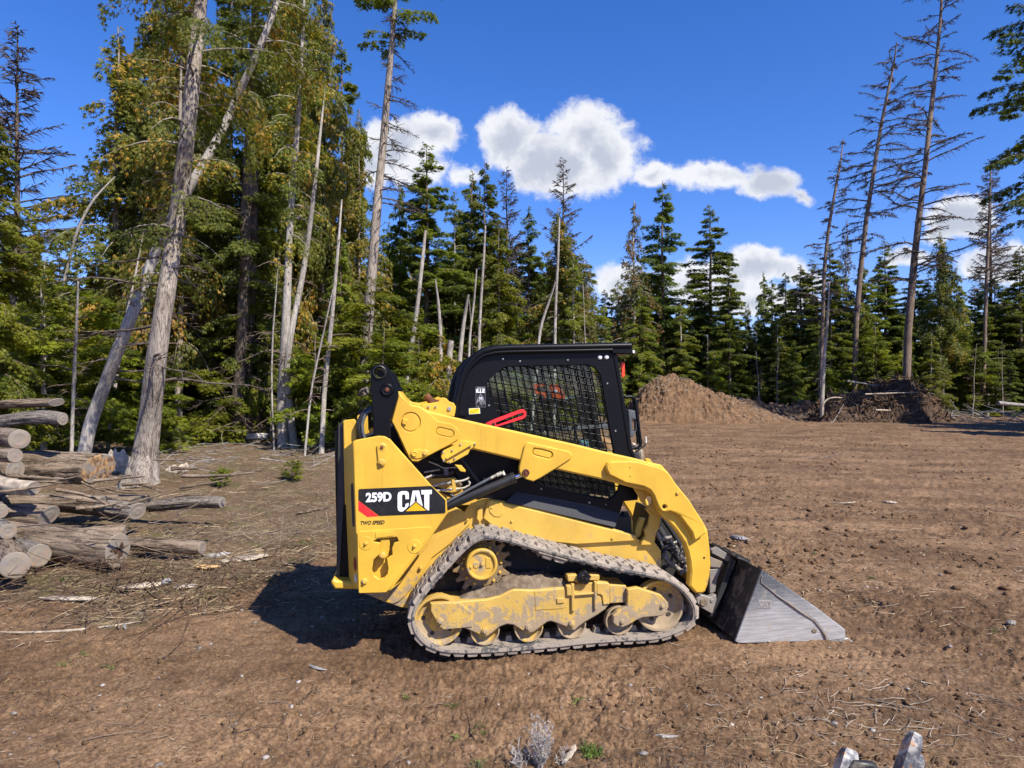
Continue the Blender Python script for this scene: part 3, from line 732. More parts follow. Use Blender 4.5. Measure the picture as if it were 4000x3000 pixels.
# --- chassis
for far in (False, True):
    m = SB()
    m.prism(PP(.34, 'Z9', [(380, 507), (660, 625), (855, 690)], 'Z4', [(900, 1100), (2100, 1050)], 'Z5', [(1335, 1500), (1335, 1250), (1265, 1155), (1100, 1135), (1000, 1060), (0, 800)], 'Z3', [(2212, 760), (1990, 715), (1820, 690), (1760, 690), (1640, 730), (1560, 830), (1300, 700), (900, 560), (500, 500)]), .34, .37, .004)
    ch = m.out('chassis_side', 'dusty_yellow', None, far)
    m = SB()
    m.prism(PP(.31, 'Z3', [(1812, 697), (1985, 733)], 'Z5', [(0, 820), (700, 997), (1060, 1085), (1072, 1105), (1070, 1142), (420, 1180), (0, 1140)], 'Z3', [(1900, 1010), (1765, 900)]), .31, .338, .006)
    m.prism(PP(.325, 'Z9', [(665, 625), (760, 650), (830, 620), (900, 560), (1010, 430), (1100, 300), (1230, 90)], 'Z3', [(1400, 1180), (1620, 960), (1640, 900), (1500, 980), (1250, 1100), (1165, 1180), (900, 1530), (800, 1650)]), .325, .338, .004)
    fd = m.out('fender', 'dusty_yellow', ch, far)
    m = SB()
    for (z, u, v, r) in (('Z3', 1855, 785, .009), ('Z3', 2072, 932, .009), ('Z5', 812, 1116, .009), ('Z9', 1095, 212, .013), ('Z3', 1595, 915, .008), ('Z3', 1675, 780, .008)):
        cx, cz = P1(z, u, v, .3); m.disc(cx, cz, r, .298, .32, .003, 8)
    m.out('bolt', 'dusty_yellow', fd, far)
    # rounded access lid and strap on the side, step lug
    m = SB()
    m.prism(rnd(PP(.304, 'Z3', [(1815, 697), (1980, 733), (1982, 850), (1945, 885), (1880, 880), (1830, 830)]), .02), .304, .312, .003)
    m.prism(PP(.30, 'Z3', [(1700, 810), (1735, 770), (1755, 790), (1755, 905), (1720, 950), (1690, 900)]), .295, .312, .005)
    m.out('access_lid', 'dusty_yellow', fd, far)
    # cab mount post with rubber mount, front bracket
    m = SB()
    m.prism(PP(.42, 'Z5', [(880, 925), (1030, 920), (1035, 1070), (875, 1035)]), .42, .44, .003, holes=[PP(.42, 'Z5', [(905, 940), (1010, 937), (1015, 1050), (900, 1025)])])
    m.prism(PP(.45, 'Z5', [(880, 925), (1030, 920), (1035, 1090), (875, 1050)]), .47, .54)
    m.out('cab_mount', 'dusty_yellow', ch, far)
    m = SB(); cx, cz = P1('Z5', 945, 865, .48)
    vs = [(0.0, .028), (.012, .034), (.024, .028), (.030, .034), (.045, .034), (.05, .026), (.07, .026)]
    for (dz, r) in zip((-.028, -.012, .006, .022), (.036, .032, .036, .028)):
        m.tube([(cx, .49, cz + dz - .008), (cx, .49, cz + dz + .008)], r, 20)
    m.out('rubber_mount', 'black_hose', ch, far)
    m = SB()
    m.prism(PP(.32, 'Z5', [(1160, 790), (1230, 800), (1325, 850), (1312, 950), (1300, 1005), (1270, 1060), (1258, 1140), (1230, 1182), (1110, 1185), (1118, 1142), (1160, 1080), (1150, 1020), (1190, 960), (1212, 860)]), .30, .335, .006)
    m.prism(PP(.34, 'Z5', [(1130, 905), (1185, 910), (1160, 990), (1130, 1100), (1085, 1130), (1070, 1060), (1095, 980)]), .375, .42, .006)
    m.out('front_bracket', 'dusty_yellow', ch, far)
    # rear tower plate: outline with the key-shaped opening
    yt = .05
    HOLE = PP(yt, 'Z3', [(570, 1148), (620, 1118), (830, 1097), (850, 1145), (800, 1165), (778, 1220), (782, 1290), (722, 1335), (738, 1440), (728, 1500), (690, 1545), (640, 1558), (585, 1520), (560, 1465), (578, 1345), (640, 1285), (652, 1165)])
    TW = PP(yt, 'Z1', [(316, 1045), (345, 1030), (560, 990), (620, 995), (675, 1025), (700, 1055), (830, 1200)], 'Z3', [(1205, 548), (1368, 700), (1376, 850), (1180, 1132), (780, 1655)],
            'Z9', [(860, 375), (745, 465), (710, 482), (385, 505), (355, 495), (342, 470), (335, 250), (330, 0)], 'Z3', [(400, 1100), (385, 1060), (372, 700)])
    m = SB(); m.prism(TW, yt, yt + .03, .006, holes=[HOLE])
    tw = m.out('rear_tower', 'yellow_paint', None, far)
    m = SB()
    m.prism(rnd(PP(yt - .006, 'Z3', [(402, 1062), (430, 1040), (1180, 988), (1206, 1005), (1198, 1050), (1160, 1118), (1000, 1335), (775, 1635), (712, 1700), (418, 1708), (408, 1400)]), .008, 3), yt - .006, yt + .001, .003, holes=[HOLE])
    for (u, v, r) in ((495, 1165, 70), (1020, 1200, 72)):
        cx, cz = P1('Z3', u, v, yt); m.prism(circ(cx, cz, r * .000645), yt - .009, yt - .004, .002)
    m.prism(rnd(PP(yt, 'Z3', [(600, 1045), (790, 1035), (800, 1085), (600, 1110)]), .006), yt - .010, yt - .004, .002)
    m.out('service_panel', 'yellow_paint', tw, far)
    m = SB()
    for (u, v, r) in ((493, 1170, .014), (1018, 1200, .014), (478, 1582, .022), (672, 1303, .024), (665, 295, .028), (1133, 195, .026)):
        yb = yt - .012 if (u, v) != (1133, 195) else .145
        cx, cz = P1('Z3', u, v, yb)
        m.lathe(cx, cz, [(yb + .02, r), (yb, r * .95), (yb - .006, r * .7), (yb - .006, r * .45)], 24); m.disc(cx, cz, r * .48, yb - .018, yb, .002, 6)
    m.out('bolt', 'dusty_yellow', tw, far)
    m = SB()
    m.prism(rnd(PP(.07, 'Z3', [(655, 1125), (690, 1108), (750, 1120), (755, 1180), (735, 1300), (700, 1335), (650, 1330), (640, 1290)]), .01), .06, .072, .003)
    m.prism(rnd(PP(.035, 'Z3', [(610, 110), (670, 88), (720, 110), (722, 160), (705, 290), (680, 330), (640, 325), (625, 280)]), .012), yt - .014, yt + .002, .004)
    m.out('lock_lever', 'yellow_paint', tw, far)
    m = SB(); cx, cz = P1('Z3', 667, 135, yt - .02)
    m.lathe(cx, cz, [(yt, .032), (yt - .010, .030), (yt - .016, .022), (yt - .016, .018)], 28); m.out('pin_boss', 'dusty_yellow', tw, far)
    m = SB(); m.disc(cx, cz, .013, yt - .020, yt, .003, 6); m.disc(cx, cz, .0055, yt - .0215, yt, 0, 6); m.out('pin', 'rust', tw, far)
    # inner tower wall, recess behind the opening, shaded chamfer at the rear edge
    m = SB()
    m.prism(PP(.13, 'Z3', [(420, 560), (1000, 500), (1350, 800), (1150, 1130), (760, 1640), (440, 1640)]), .115, .15, .003)
    m.prism(PP(.26, 'Z1', [(222, 850), (240, 838), (330, 828), (345, 850), (352, 1040), (400, 1250), (400, 1650), (240, 1650)]), .25, .28, .006)
    m.out('tower_inner_wall', 'yellow_paint', tw, far)
    a0 = P1('Z1', 316, 1048, yt); a1 = P1('Z9', 342, 470, yt); b0 = P1('Z1', 225, 1150, .26); b1 = P1('Z9', 232, 440, .26)
    m = SB(); th = .012
    m.add([(a0[0], yt + .004, a0[1]), (a1[0], yt + .004, a1[1]), (b1[0], .262, b1[1]), (b0[0], .262, b0[1] + .02),
           (a0[0] + th, yt + .01, a0[1]), (a1[0] + th, yt + .01, a1[1]), (b1[0] + th, .27, b1[1]), (b0[0] + th, .27, b0[1] + .02)],
          [(0, 1, 2, 3), (4, 5, 6, 7), (0, 1, 5, 4), (1, 2, 6, 5), (2, 3, 7, 6), (3, 0, 4, 7)])
    edge = m.out('tower_rear_edge', 'yellow_paint', tw, far)
    def onedge(s, t):  # s across, t down
        p = Vector((a0[0], yt + .004, a0[1])).lerp(Vector((a1[0], yt + .004, a1[1])), t); q = Vector((b0[0], .262, b0[1])).lerp(Vector((b1[0], .262, b1[1])), t)
        n = Vector((-.9, -.4, 0)); return p.lerp(q, s) + n * .002
    for (nm, s0, s1, t0, t1, mt, oval) in (('vent_slot', .12, .38, .27, .57, 'dark_bay', 0), ('reflector', .10, .42, .78, .88, 'reflector_red', 1), ('paper_label', .12, .38, .905, .96, 'paper_white', 0)):
        m = SB(); n_ = 16; pts = []
        for k in range(n_):
            a = 2 * math.pi * (k + .5) / n_; ca, sa = math.cos(a), math.sin(a)
            if not oval: e = max(abs(ca), abs(sa)); ca /= e; sa /= e
            pts.append(onedge((s0 + s1) / 2 + ca * (s1 - s0) / 2, (t0 + t1) / 2 + sa * (t1 - t0) / 2))
        m.add(pts, [tuple(range(n_))]); m.out(nm, mt, edge, far)

# model lettering and emblem on the near tower plate
def flat(name, polys, yd, mat, parent, th=.0012, holes=()):
    m = SB()
    for p in polys: m.prism(p, yd, yd + th, 0, holes=holes)
    return m.out(name, mat, parent)
tower0 = next(o for o in loader.children if o.name.startswith('rear_tower'))
yd = .05 - .0015
dec = flat('emblem_decal', [PP(yd, 'Z3', [(414, 595), (424, 582), (1195, 548), (1212, 556), (1352, 700), (1355, 833), (1342, 845), (640, 873), (414, 702)])], yd, 'decal_black', tower0)
flat('red_corner', [PP(yd, 'Z3', [(414, 706), (634, 875), (512, 883), (414, 812)])], yd, 'red_paint', dec)
y2 = yd - .0012
CC = [(838, 645), (848, 618), (880, 605), (930, 603), (955, 615), (960, 640), (960, 690), (924, 692), (922, 652), (914, 640), (895, 640), (885, 652), (885, 770), (892, 782), (912, 782), (922, 772), (924, 742), (958, 732), (956, 765), (935, 790), (905, 815), (890, 825), (865, 825), (845, 812), (838, 780)]
TT = [(1092, 593), (1208, 590), (1207, 635), (1181, 637), (1179, 812), (1160, 810), (1128, 780), (1126, 640), (1096, 640)]
flat('letter', [PP(y2, 'Z3', CC)], y2, 'decal_white', dec); flat('letter', [PP(y2, 'Z3', TT)], y2, 'decal_white', dec)
flat('letter', [PP(y2, 'Z3', [(1000, 600), (1070, 597), (1110, 765), (968, 775)])], y2, 'decal_white', dec, holes=[PP(y2, 'Z3', [(1034, 628), (1018, 716), (1052, 714)])])
y3 = y2 - .001
flat('emblem_triangle_edge', [PP(y3, 'Z3', [(1035, 712), (904, 827), (1170, 818)])], y3, 'decal_black', dec); y4 = y3 - .001
flat('emblem_triangle', [PP(y4, 'Z3', [(1035, 727), (926, 822), (1148, 814)])], y4, 'decal_yellow', dec)
def lettering(name, txt, z, u0, u1, vt, vb, slope, yd, mat, parent, bold=.02, shear=0.0, th=.0008):
    cu = bpy.data.curves.new('txt', 'FONT'); cu.body = txt; cu.offset = bold; cu.shear = shear; cu.resolution_u = 4; cu.fill_mode = 'BOTH'
    ob = bpy.data.objects.new('txt', cu); link(ob); bpy.context.view_layer.update()
    me = bpy.data.meshes.new_from_object(ob.evaluated_get(bpy.context.evaluated_depsgraph_get())); bpy.data.objects.remove(ob)
    xs = [v.co.x for v in me.vertices]; ys = [v.co.y for v in me.vertices]; ax, bx_, ay, by_ = min(xs), max(xs), min(ys), max(ys)
    for v in me.vertices:
        nx = (v.co.x - ax) / (bx_ - ax); ny = (v.co.y - ay) / (by_ - ay)
        u = u0 + nx * (u1 - u0); vv_ = vb + (vt - vb) * ny + slope * (u - u0); p = P1(z, u, vv_, yd); v.co = (p[0], yd, p[1])
    me.materials.clear(); me.materials.append(MAT[mat]); me.name = name
    o = bpy.data.objects.new(name, me); link(o); o.parent = parent; return o
lettering('model_number', '259D', 'Z3', 494, 772, 622, 728, -.04, y2, 'decal_white', dec, .045)
lettering('speed_lettering', 'TWO SPEED', 'Z3', 437, 698, 928, 972, -.035, yd, 'decal_black', tower0, .035, .25)

# --- engine end: black rear door, bumper, bonnet, dark engine bay, hoses
xl = P1('Z3', 163, 500, .30)[0]; xr = P1('Z3', 262, 500, .30)[0]; zt_ = P1('Z1', 150, 952, .30)[1]; zb_ = P1('Z9', 90, 330, .30)[1]
m = SB(); m.prism([(xl, zt_), (xl, zb_), (xl + .12, zb_ - .005), (xl + .12, zt_ + .03), (xl + .03, zt_ + .03)], .31, W_ - .31, .006, c2=.006); dr_ = m.out('rear_door', 'black_paint')
m = SB(); m.box(xl - .003, xl + .004, .45, 1.25, zb_ + .12, zt_ - .25, .002); 
for k in range(9): m.box(xl - .008, xl, .47, 1.23, zb_ + .15 + k * .06, zb_ + .175 + k * .06, .002)
m.out('grille', 'dark_steel', dr_)
m = SB(); m.prism(PP(.30, 'Z1', [(178, 870), (215, 868), (240, 1400)], 'Z9', [(110, 340), (75, 320)]), .292, .307); m.out('door_edge', 'dark_steel', dr_)
bp = PP(.22, 'Z9', [(15, 372), (40, 340), (100, 362), (330, 378), (330, 462), (60, 462), (18, 402)])
m = SB(); m.prism(bp, .20, W_ - .20, .012, c2=.012); m.out('rear_bumper', 'yellow_paint')
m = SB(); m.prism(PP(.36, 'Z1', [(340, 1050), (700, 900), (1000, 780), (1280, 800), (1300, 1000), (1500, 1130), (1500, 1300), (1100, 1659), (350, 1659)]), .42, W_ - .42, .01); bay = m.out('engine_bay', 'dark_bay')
for far in (False, True):
    m = SB(); m.prism(rnd(PP(.27, 'Z1', [(958, 692), (1138, 662), (1145, 636), (1175, 620), (1212, 630), (1240, 660), (1285, 675), (1305, 710), (1298, 760), (1288, 810), (1010, 760)]), .01, 3), .26, .285, .005)
    br = m.out('bonnet_hinge_plate', 'yellow_paint', None, far); m = SB()
    for (u, v, r) in ((1042, 712, .008), (1110, 711, .008), (1240, 730, .015)):
        cx, cz = P1('Z1', u, v, .26); m.disc(cx, cz, r, .248, .262, .003, 8)
    m.out('bolt', 'bolt_steel', br, far)
m = SB(); m.prism(PP(.3, 'Z1', [(700, 850), (960, 730), (1280, 790), (1260, 840), (900, 880)]), .30, W_ - .3, .01); m.out('bonnet', 'yellow_paint')
m = SB(); p0 = Vector(P3('Z1', 1080, 668, .8)); p1 = Vector(P3('Z1', 1015, 600, .8)); m.tube([p0 + Vector((.12, 0, -.03)), p0, p1], [.03, .03, .03], 18, cap=False); m.tube([p1 + (p0 - p1) * .1, p1], [.024, .026], 18); m.out('exhaust_pipe', 'rust')
m = SB(); m.tube([P3('Z1', u, v, .2) for (u, v) in ((520, 720), (470, 735), (410, 790), (380, 850), (378, 920), (395, 980), (415, 1030), (420, 1120))], .019, 12); m.out('hose', 'black_hose')
m = SB(); m.tube([P3('Z1', u, v, .18) for (u, v) in ((500, 745), (455, 765), (425, 810), (405, 880), (410, 950), (430, 1020), (435, 1100))], .011, 12); m.out('hose', 'grey_plastic')
# pipes and fittings between tower and cab
R = random.Random(8)
def hose(pts, yv, r, mat, name='hose', z='Z1'):
    m = SB(); m.tube([P3(z, u, v, yv) for (u, v) in pts], r, 10); return m.out(name, mat)
for pts in ([(1050, 1478), (1160, 1452), (1290, 1430), (1370, 1420), (1415, 1402), (1430, 1390)], [(1060, 1530), (1130, 1515), (1250, 1505), (1380, 1490), (1430, 1465), (1440, 1440), (1425, 1425)]):
    hose(pts, .30, .0068, 'hose_beige', 'steel_pipe')
for (u, v) in ((1115, 1462), (1180, 1448), (1240, 1440), (1110, 1520), (1185, 1510), (1250, 1503), (1305, 1430), (1312, 1500)):
    m = SB(); a = P3('Z1', u - 17, v + 3, .30); b = P3('Z1', u + 17, v - 3, .30); m.tube([a, b], .0115, 6); m.out('pipe_fitting', 'fitting_metal')
m = SB(); m.prism(PP(.29, 'Z1', [(1265, 1410), (1290, 1408), (1308, 1490), (1305, 1520), (1275, 1520), (1270, 1460)]), .285, .295); m.out('pipe_clamp', 'dusty_yellow')
hose([(1045, 1238), (1110, 1262), (1190, 1300), (1310, 1292)], .30, .004, 'bolt_steel', 'gas_strut')
hose([(1000, 1340), (1060, 1328), (1150, 1315)], .33, .006, 'fitting_metal'); hose([(1000, 1395), (1060, 1378), (1075, 1370)], .33, .012, 'hose_beige'); hose([(1060, 1380), (1200, 1360), (1280, 1330)], .34, .015, 'black_hose')
hose([(980, 1470), (1100, 1480), (1300, 1580)], .38, .014, 'black_hose'); hose([(1350, 1200), (1500, 1400), (1580, 1500)], .39, .016, 'black_hose'); hose([(1580, 1390), (1580, 1480)], .36, .011, 'grey_plastic')
m = SB(); m.prism(PP(.31, 'Z1', [(1185, 1300), (1230, 1300), (1235, 1350), (1225, 1370), (1190, 1365)]), .305, .315, .002); m.out('strut_bracket', 'grey_plastic')
m = SB(); m.prism(PP(.38, 'Z1', [(1000, 1400), (1300, 1390), (1400, 1560), (1600, 1640), (1200, 1659)]), .375, .385); m.out('inner_guard', 'dusty_yellow')
m = SB(); m.prism(PP(.35, 'Z1', [(1280, 1240), (1340, 1245), (1380, 1290), (1375, 1308), (1330, 1300)]), .15, .17, .003); m.out('stop_tab', 'yellow_paint')

# --- lift arms
for far in (False, True):
    ya = .16
    BE = PP(ya, 'Z1', [(755, 575), (830, 665), (880, 690), (960, 700), (1010, 738), (1090, 762), (1310, 817)], 'Z2', [(480, 880), (1000, 995), (1360, 1075), (1640, 1145), (1890, 1200)],
            'Z5', [(1080, 258), (1180, 285), (1250, 303), (1340, 322), (1375, 360), (1420, 410), (1500, 530), (1640, 700), (1750, 880), (1805, 965), (1840, 1030), (1852, 1130), (1866, 1250), (1876, 1400), (1862, 1520)],
            'Z7', [(480, 690), (455, 800), (432, 862), (400, 882), (330, 880), (262, 800), (275, 650), (266, 545), (242, 430), (210, 340)],
            'Z5', [(1560, 1120), (1500, 1030), (1430, 950), (1360, 885), (1320, 830), (1290, 745), (1265, 665), (1200, 603), (1030, 570), (740, 490), (190, 370)],
            'Z2', [(1150, 1310), (820, 1230), (380, 1125)], 'Z1', [(1440, 1120), (1250, 1085), (1100, 1150), (990, 1213), (940, 1243), (880, 1240), (848, 1200), (820, 1150), (740, 960), (682, 850)])
    m = SB(); m.prism(BE, ya, ya + .085, .012, c2=.012); arm = m.out('lift_arm', 'yellow_paint', None, far)
    # rear gusset plate with round and oblong pressings
    GP = PP(ya, 'Z1', [(760, 590), (880, 700), (955, 712), (1060, 782), (1130, 852), (1265, 874), (1325, 925), (1342, 980), (1325, 1025), (1235, 1078), (990, 1207), (940, 1236), (885, 1232), (855, 1195), (745, 955), (690, 850)])
    def cap(z, ax_, ay_, bx__, by__, r, yd_, n=10):
        a = Vector(P1(z, ax_, ay_, yd_)); b = Vector(P1(z, bx__, by__, yd_)); d = (b - a).normalized(); th0 = math.atan2(d.y, d.x); out_ = []
        for k in range(n + 1): t = th0 - math.pi / 2 + math.pi * k / n; out_.append((b.x + r * math.cos(t), b.y + r * math.sin(t)))
        for k in range(n + 1): t = th0 + math.pi / 2 + math.pi * k / n; out_.append((a.x + r * math.cos(t), a.y + r * math.sin(t)))
        return out_
    cc = P1('Z1', 870, 857, ya)
    m = SB(); m.prism(GP, ya - .010, ya + .001, .004, holes=[circ(cc[0], cc[1], .067, 36), cap('Z1', 1150, 945, 1248, 968, .028, ya)])
    m.prism(circ(cc[0], cc[1], .060, 36), ya - .008, ya + .001, .003)
    m.prism(cap('Z1', 1150, 945, 1248, 968, .0235, ya), ya - .0065, ya + .001, .003)
    m.prism(rnd(PP(ya - .018, 'Z1', [(795, 820), (845, 838), (825, 888), (785, 872)]), .005), ya - .022, ya, .004)
    g1 = m.out('gusset_plate', 'yellow_paint', arm, far)
    m = SB(); m.prism(rnd(PP(ya - .03, 'Z1', [(862, 1165), (880, 1125), (920, 1120), (990, 1125), (1040, 1150), (1030, 1190), (930, 1212), (880, 1200)]), .02), ya - .018, ya - .005, .003)
    m.lathe(*P1('Z1', 908, 1163, ya - .03), [(ya, .020), (ya - .024, .019), (ya - .026, .014), (ya - .022, .010), (ya - .022, 0)], 24)
    m.out('pin_keeper', 'yellow_paint', arm, far)
    # centre gusset
    m = SB(); GC = PP(ya, 'Z2', [(852, 1085), (868, 1058), (895, 1050), (1270, 1135), (1305, 1158), (1312, 1185), (1295, 1210), (1165, 1295), (1000, 1395), (940, 1425), (870, 1405), (815, 1362), (803, 1320), (806, 1280)])
    m.prism(GC, ya - .018, ya + .03, .006, holes=[cap('Z2', 965, 1140, 1088, 1172, .0265, ya)]); m.prism(cap('Z2', 965, 1140, 1088, 1172, .021, ya), ya - .012, ya + .001, .003)
    g2 = m.out('gusset_plate', 'yellow_paint', arm, far)
    m = SB(); cx, cz = P1('Z2', 870, 1343, ya - .02); m.lathe(cx, cz, [(ya, .026), (ya - .026, .026), (ya - .028, .019), (ya - .022, .016), (ya - .022, 0)], 24); m.disc(cx, cz, .010, ya - .03, ya, .002, 6); m.out('pivot_pin', 'rust', g2, far)
    # elbow plate
    yb = ya - .045
    EL = PP(yb, 'Z5', [(745, 370), (745, 330), (762, 300), (800, 285), (1000, 278), (1100, 290), (1200, 318), (1300, 343), (1370, 372), (1420, 415), (1500, 535), (1640, 705), (1800, 955), (1822, 1060), (1700, 1145), (1670, 1045),
                       (1600, 955), (1540, 872), (1490, 835), (1440, 820), (1385, 833), (1345, 825), (1310, 780), (1280, 710), (1258, 650), (1218, 592), (1150, 556), (950, 516), (850, 465), (775, 430)])
    hb = P1('Z5', 1372, 777, yb)
    m = SB(); m.prism(rnd(EL, .012, 3), yb, ya + .02, .009, holes=[circ(hb[0], hb[1], .0145, 18)]); el = m.out('elbow_plate', 'yellow_paint', arm, far)
    m = SB(); m.disc(hb[0], hb[1], .0144, yb + .02, yb + .025, seg=18)
    for (u, v, r) in ((995, 349, .004), (1000, 447, .004)): cx, cz = P1('Z5', u, v, yb); m.disc(cx, cz, r, yb - .0008, yb + .004, seg=12)
    m.out('drilled_hole', 'dark_bay', el, far)
    cx, cz = P1('Z5', 1798, 1325, ya); m = SB(); m.disc(cx, cz, .0085, ya - .0008, ya + .004, seg=14); m.out('drilled_hole', 'dark_bay', arm, far)
    cx, cz = P1('Z5', 1510, 625, yb); m = SB(); m.disc(cx, cz, .013, yb - .012, yb + .004, .004, 8); m.out('weld_nub', 'dusty_yellow', el, far)
    # top stop lug, inner web under the elbow
    m = SB(); m.prism(PP(ya + .03, 'Z5', [(1165, 262), (1185, 248), (1215, 258), (1235, 290), (1300, 345), (1200, 325)]), ya + .03, ya + .07, .003); m.out('stop_lug', 'yellow_paint', arm, far)
    hw = P1('Z5', 1200, 710, .26)
    m = SB(); m.prism(PP(.26, 'Z5', [(1030, 565), (1240, 605), (1290, 680), (1330, 840), (1330, 870), (1210, 810), (1120, 720), (1085, 650)]), .255, .275, .004, holes=[[(hw[0] + .024 * math.cos(a), hw[1] + .036 * math.sin(a)) for a in [2 * math.pi * k / 20 for k in range(20)]]]); m.out('arm_web', 'dusty_yellow', arm, far)
    # bolted bracket under the arm
    m = SB(); m.prism(rnd(PP(ya - .02, 'Z1', [(1163, 1160), (1185, 1130), (1270, 1090), (1345, 1042), (1380, 1035), (1490, 1055), (1497, 1085), (1440, 1125), (1420, 1168), (1290, 1240), (1245, 1258), (1190, 1240), (1163, 1200)]), .01), ya - .022, ya - .002, .004)
    a = P1('Z1', 1210, 1202, ya); b = P1('Z1', 1445, 1066, ya); d = Vector((b[0] - a[0], b[1] - a[1])).normalized() * .006
    m.prism([(a[0] - d.y, a[1] + d.x), (b[0] - d.y, b[1] + d.x), (b[0] + d.y, b[1] - d.x), (a[0] + d.y, a[1] - d.x)], ya - .045, ya - .02, .002)
    bk = m.out('arm_bracket', 'yellow_paint', arm, far); m = SB()
    for (u, v) in ((1180, 1148), (1270, 1132), (1350, 1073), (1440, 1097), (1487, 1070), (1292, 1210), (1240, 1245), (1187, 1230)): cx, cz = P1('Z1', u, v, ya - .03); m.disc(cx, cz, .0075, ya - .032, ya - .02, .002, 6)
    m.out('bolt', 'bolt_steel', bk, far)
    # black upright link at the rear
    yl = .10; hh = P1('Z1', 572, 380, yl)
    m = SB(); m.prism(rnd(PP(yl, 'Z1', [(490, 560), (484, 420), (492, 350), (525, 305), (575, 292), (630, 305), (672, 360), (735, 500), (752, 570), (745, 640), (715, 720), (675, 830), (678, 1060), (515, 1060), (505, 800)]), .02, 4), yl, yl + .05, .008, holes=[circ(hh[0], hh[1], .036, 30)], c2=.008)
    lk = m.out('lift_link', 'black_paint', None, far)
    m = SB(); m.lathe(hh[0], hh[1], [(yl + .12, .036), (yl - .012, .036), (yl - .016, .040), (yl - .012, .046), (yl + .004, .048)], 36); m.disc(hh[0], hh[1], .030, yl + .13, yl + .135, seg=24)
    m.out('link_bush', 'black_hose', lk, far)
    m = SB(); cx, cz = P1('Z1', 644, 548, yl); m.lathe(cx, cz, [(yl, .046), (yl - .012, .042), (yl - .018, .034), (yl - .016, .026), (yl - .016, 0)], 30); bs = m.out('pin_boss', 'black_paint', lk, far)
    m = SB(); m.disc(cx, cz, .016, yl - .024, yl, .004, 6); m.out('pin', 'rust', bs, far)
    m = SB(); m.prism(rnd(PP(.2, 'Z1', [(560, 560), (760, 560), (850, 690), (760, 900), (700, 860), (560, 760)]), .02), .245, .30, .01); m.out('link_mount', 'yellow_paint', lk, far)
    # lift cylinder
    yc = .21
    A = Vector(P3('Z1', 1130, 1690, yc)); B = Vector(P3('Z1', 1868, 1388, yc)); C_ = Vector(P3('Z2', 870, 1343, yc))
    m = SB(); m.tube([A, B], .037, 24); m.tube([B - (B - A).normalized() * .03, B + (B - A).normalized() * .004], .040, 24); cyl = m.out('lift_cylinder', 'black_hose', None, far)
    m = SB(); m.tube([B, B.lerp(C_, .95)], .017, 18); m.out('cylinder_rod', 'chrome', cyl, far)
    m = SB(); m.tube([P3('Z1', u, v, .17) for (u, v) in ((1180, 1659), (1240, 1612), (1420, 1510), (1600, 1415), (1650, 1388))], .010, 10); m.out('cylinder_hose', 'grey_plastic', cyl, far)
    m = SB(); m.tube([P3('Z1', u, v, .17) for (u, v) in ((1640, 1395), (1690, 1368))], .0115, 6); m.tube([P3('Z1', u, v, .17) for (u, v) in ((1695, 1368), (1745, 1345))], .015, 6); m.tube([P3('Z1', u, v, .18) for (u, v) in ((1745, 1345), (1755, 1330), (1770, 1365))], .010, 8); m.out('cylinder_fitting', 'fitting_metal', cyl, far)
    # red arm brace laid against the cage (near side only)
    if not far:
        yr = .335
        RB = rnd(PP(yr, 'Z1', [(1560, 905), (1600, 862), (1690, 822), (1925, 735), (1962, 735), (1982, 765), (1978, 805), (1950, 828), (1700, 903), (1640, 915)]), .012)
        m = SB(); m.prism(RB, yr, yr + .008, .002, holes=[PP(yr, 'Z1', [(1690, 862), (1935, 768), (1950, 768), (1956, 785), (1945, 795), (1700, 885), (1690, 880)])]); rb = m.out('arm_brace', 'red_paint', arm)
        m = SB(); m.disc(*P1('Z1', 1667, 876, yr), .011, yr - .012, yr + .01, .003, 12); m.out('bolt', 'dark_steel', rb)
# cross tube joining the two arms, and the twin cross tube at the top link
m = SB(); a = P1('Z7', 380, 780, .3); m.tube([(a[0] - .02, .24, a[1] + .03), (a[0] - .02, W_ - .24, a[1] + .03)], .05, 20); m.out('cross_tube', 'dusty_yellow')
m = SB(); a = P1('Z1', 880, 780, .3); m.tube([(a[0], .24, a[1]), (a[0], W_ - .24, a[1])], .04, 20); m.out('cross_tube', 'yellow_paint')

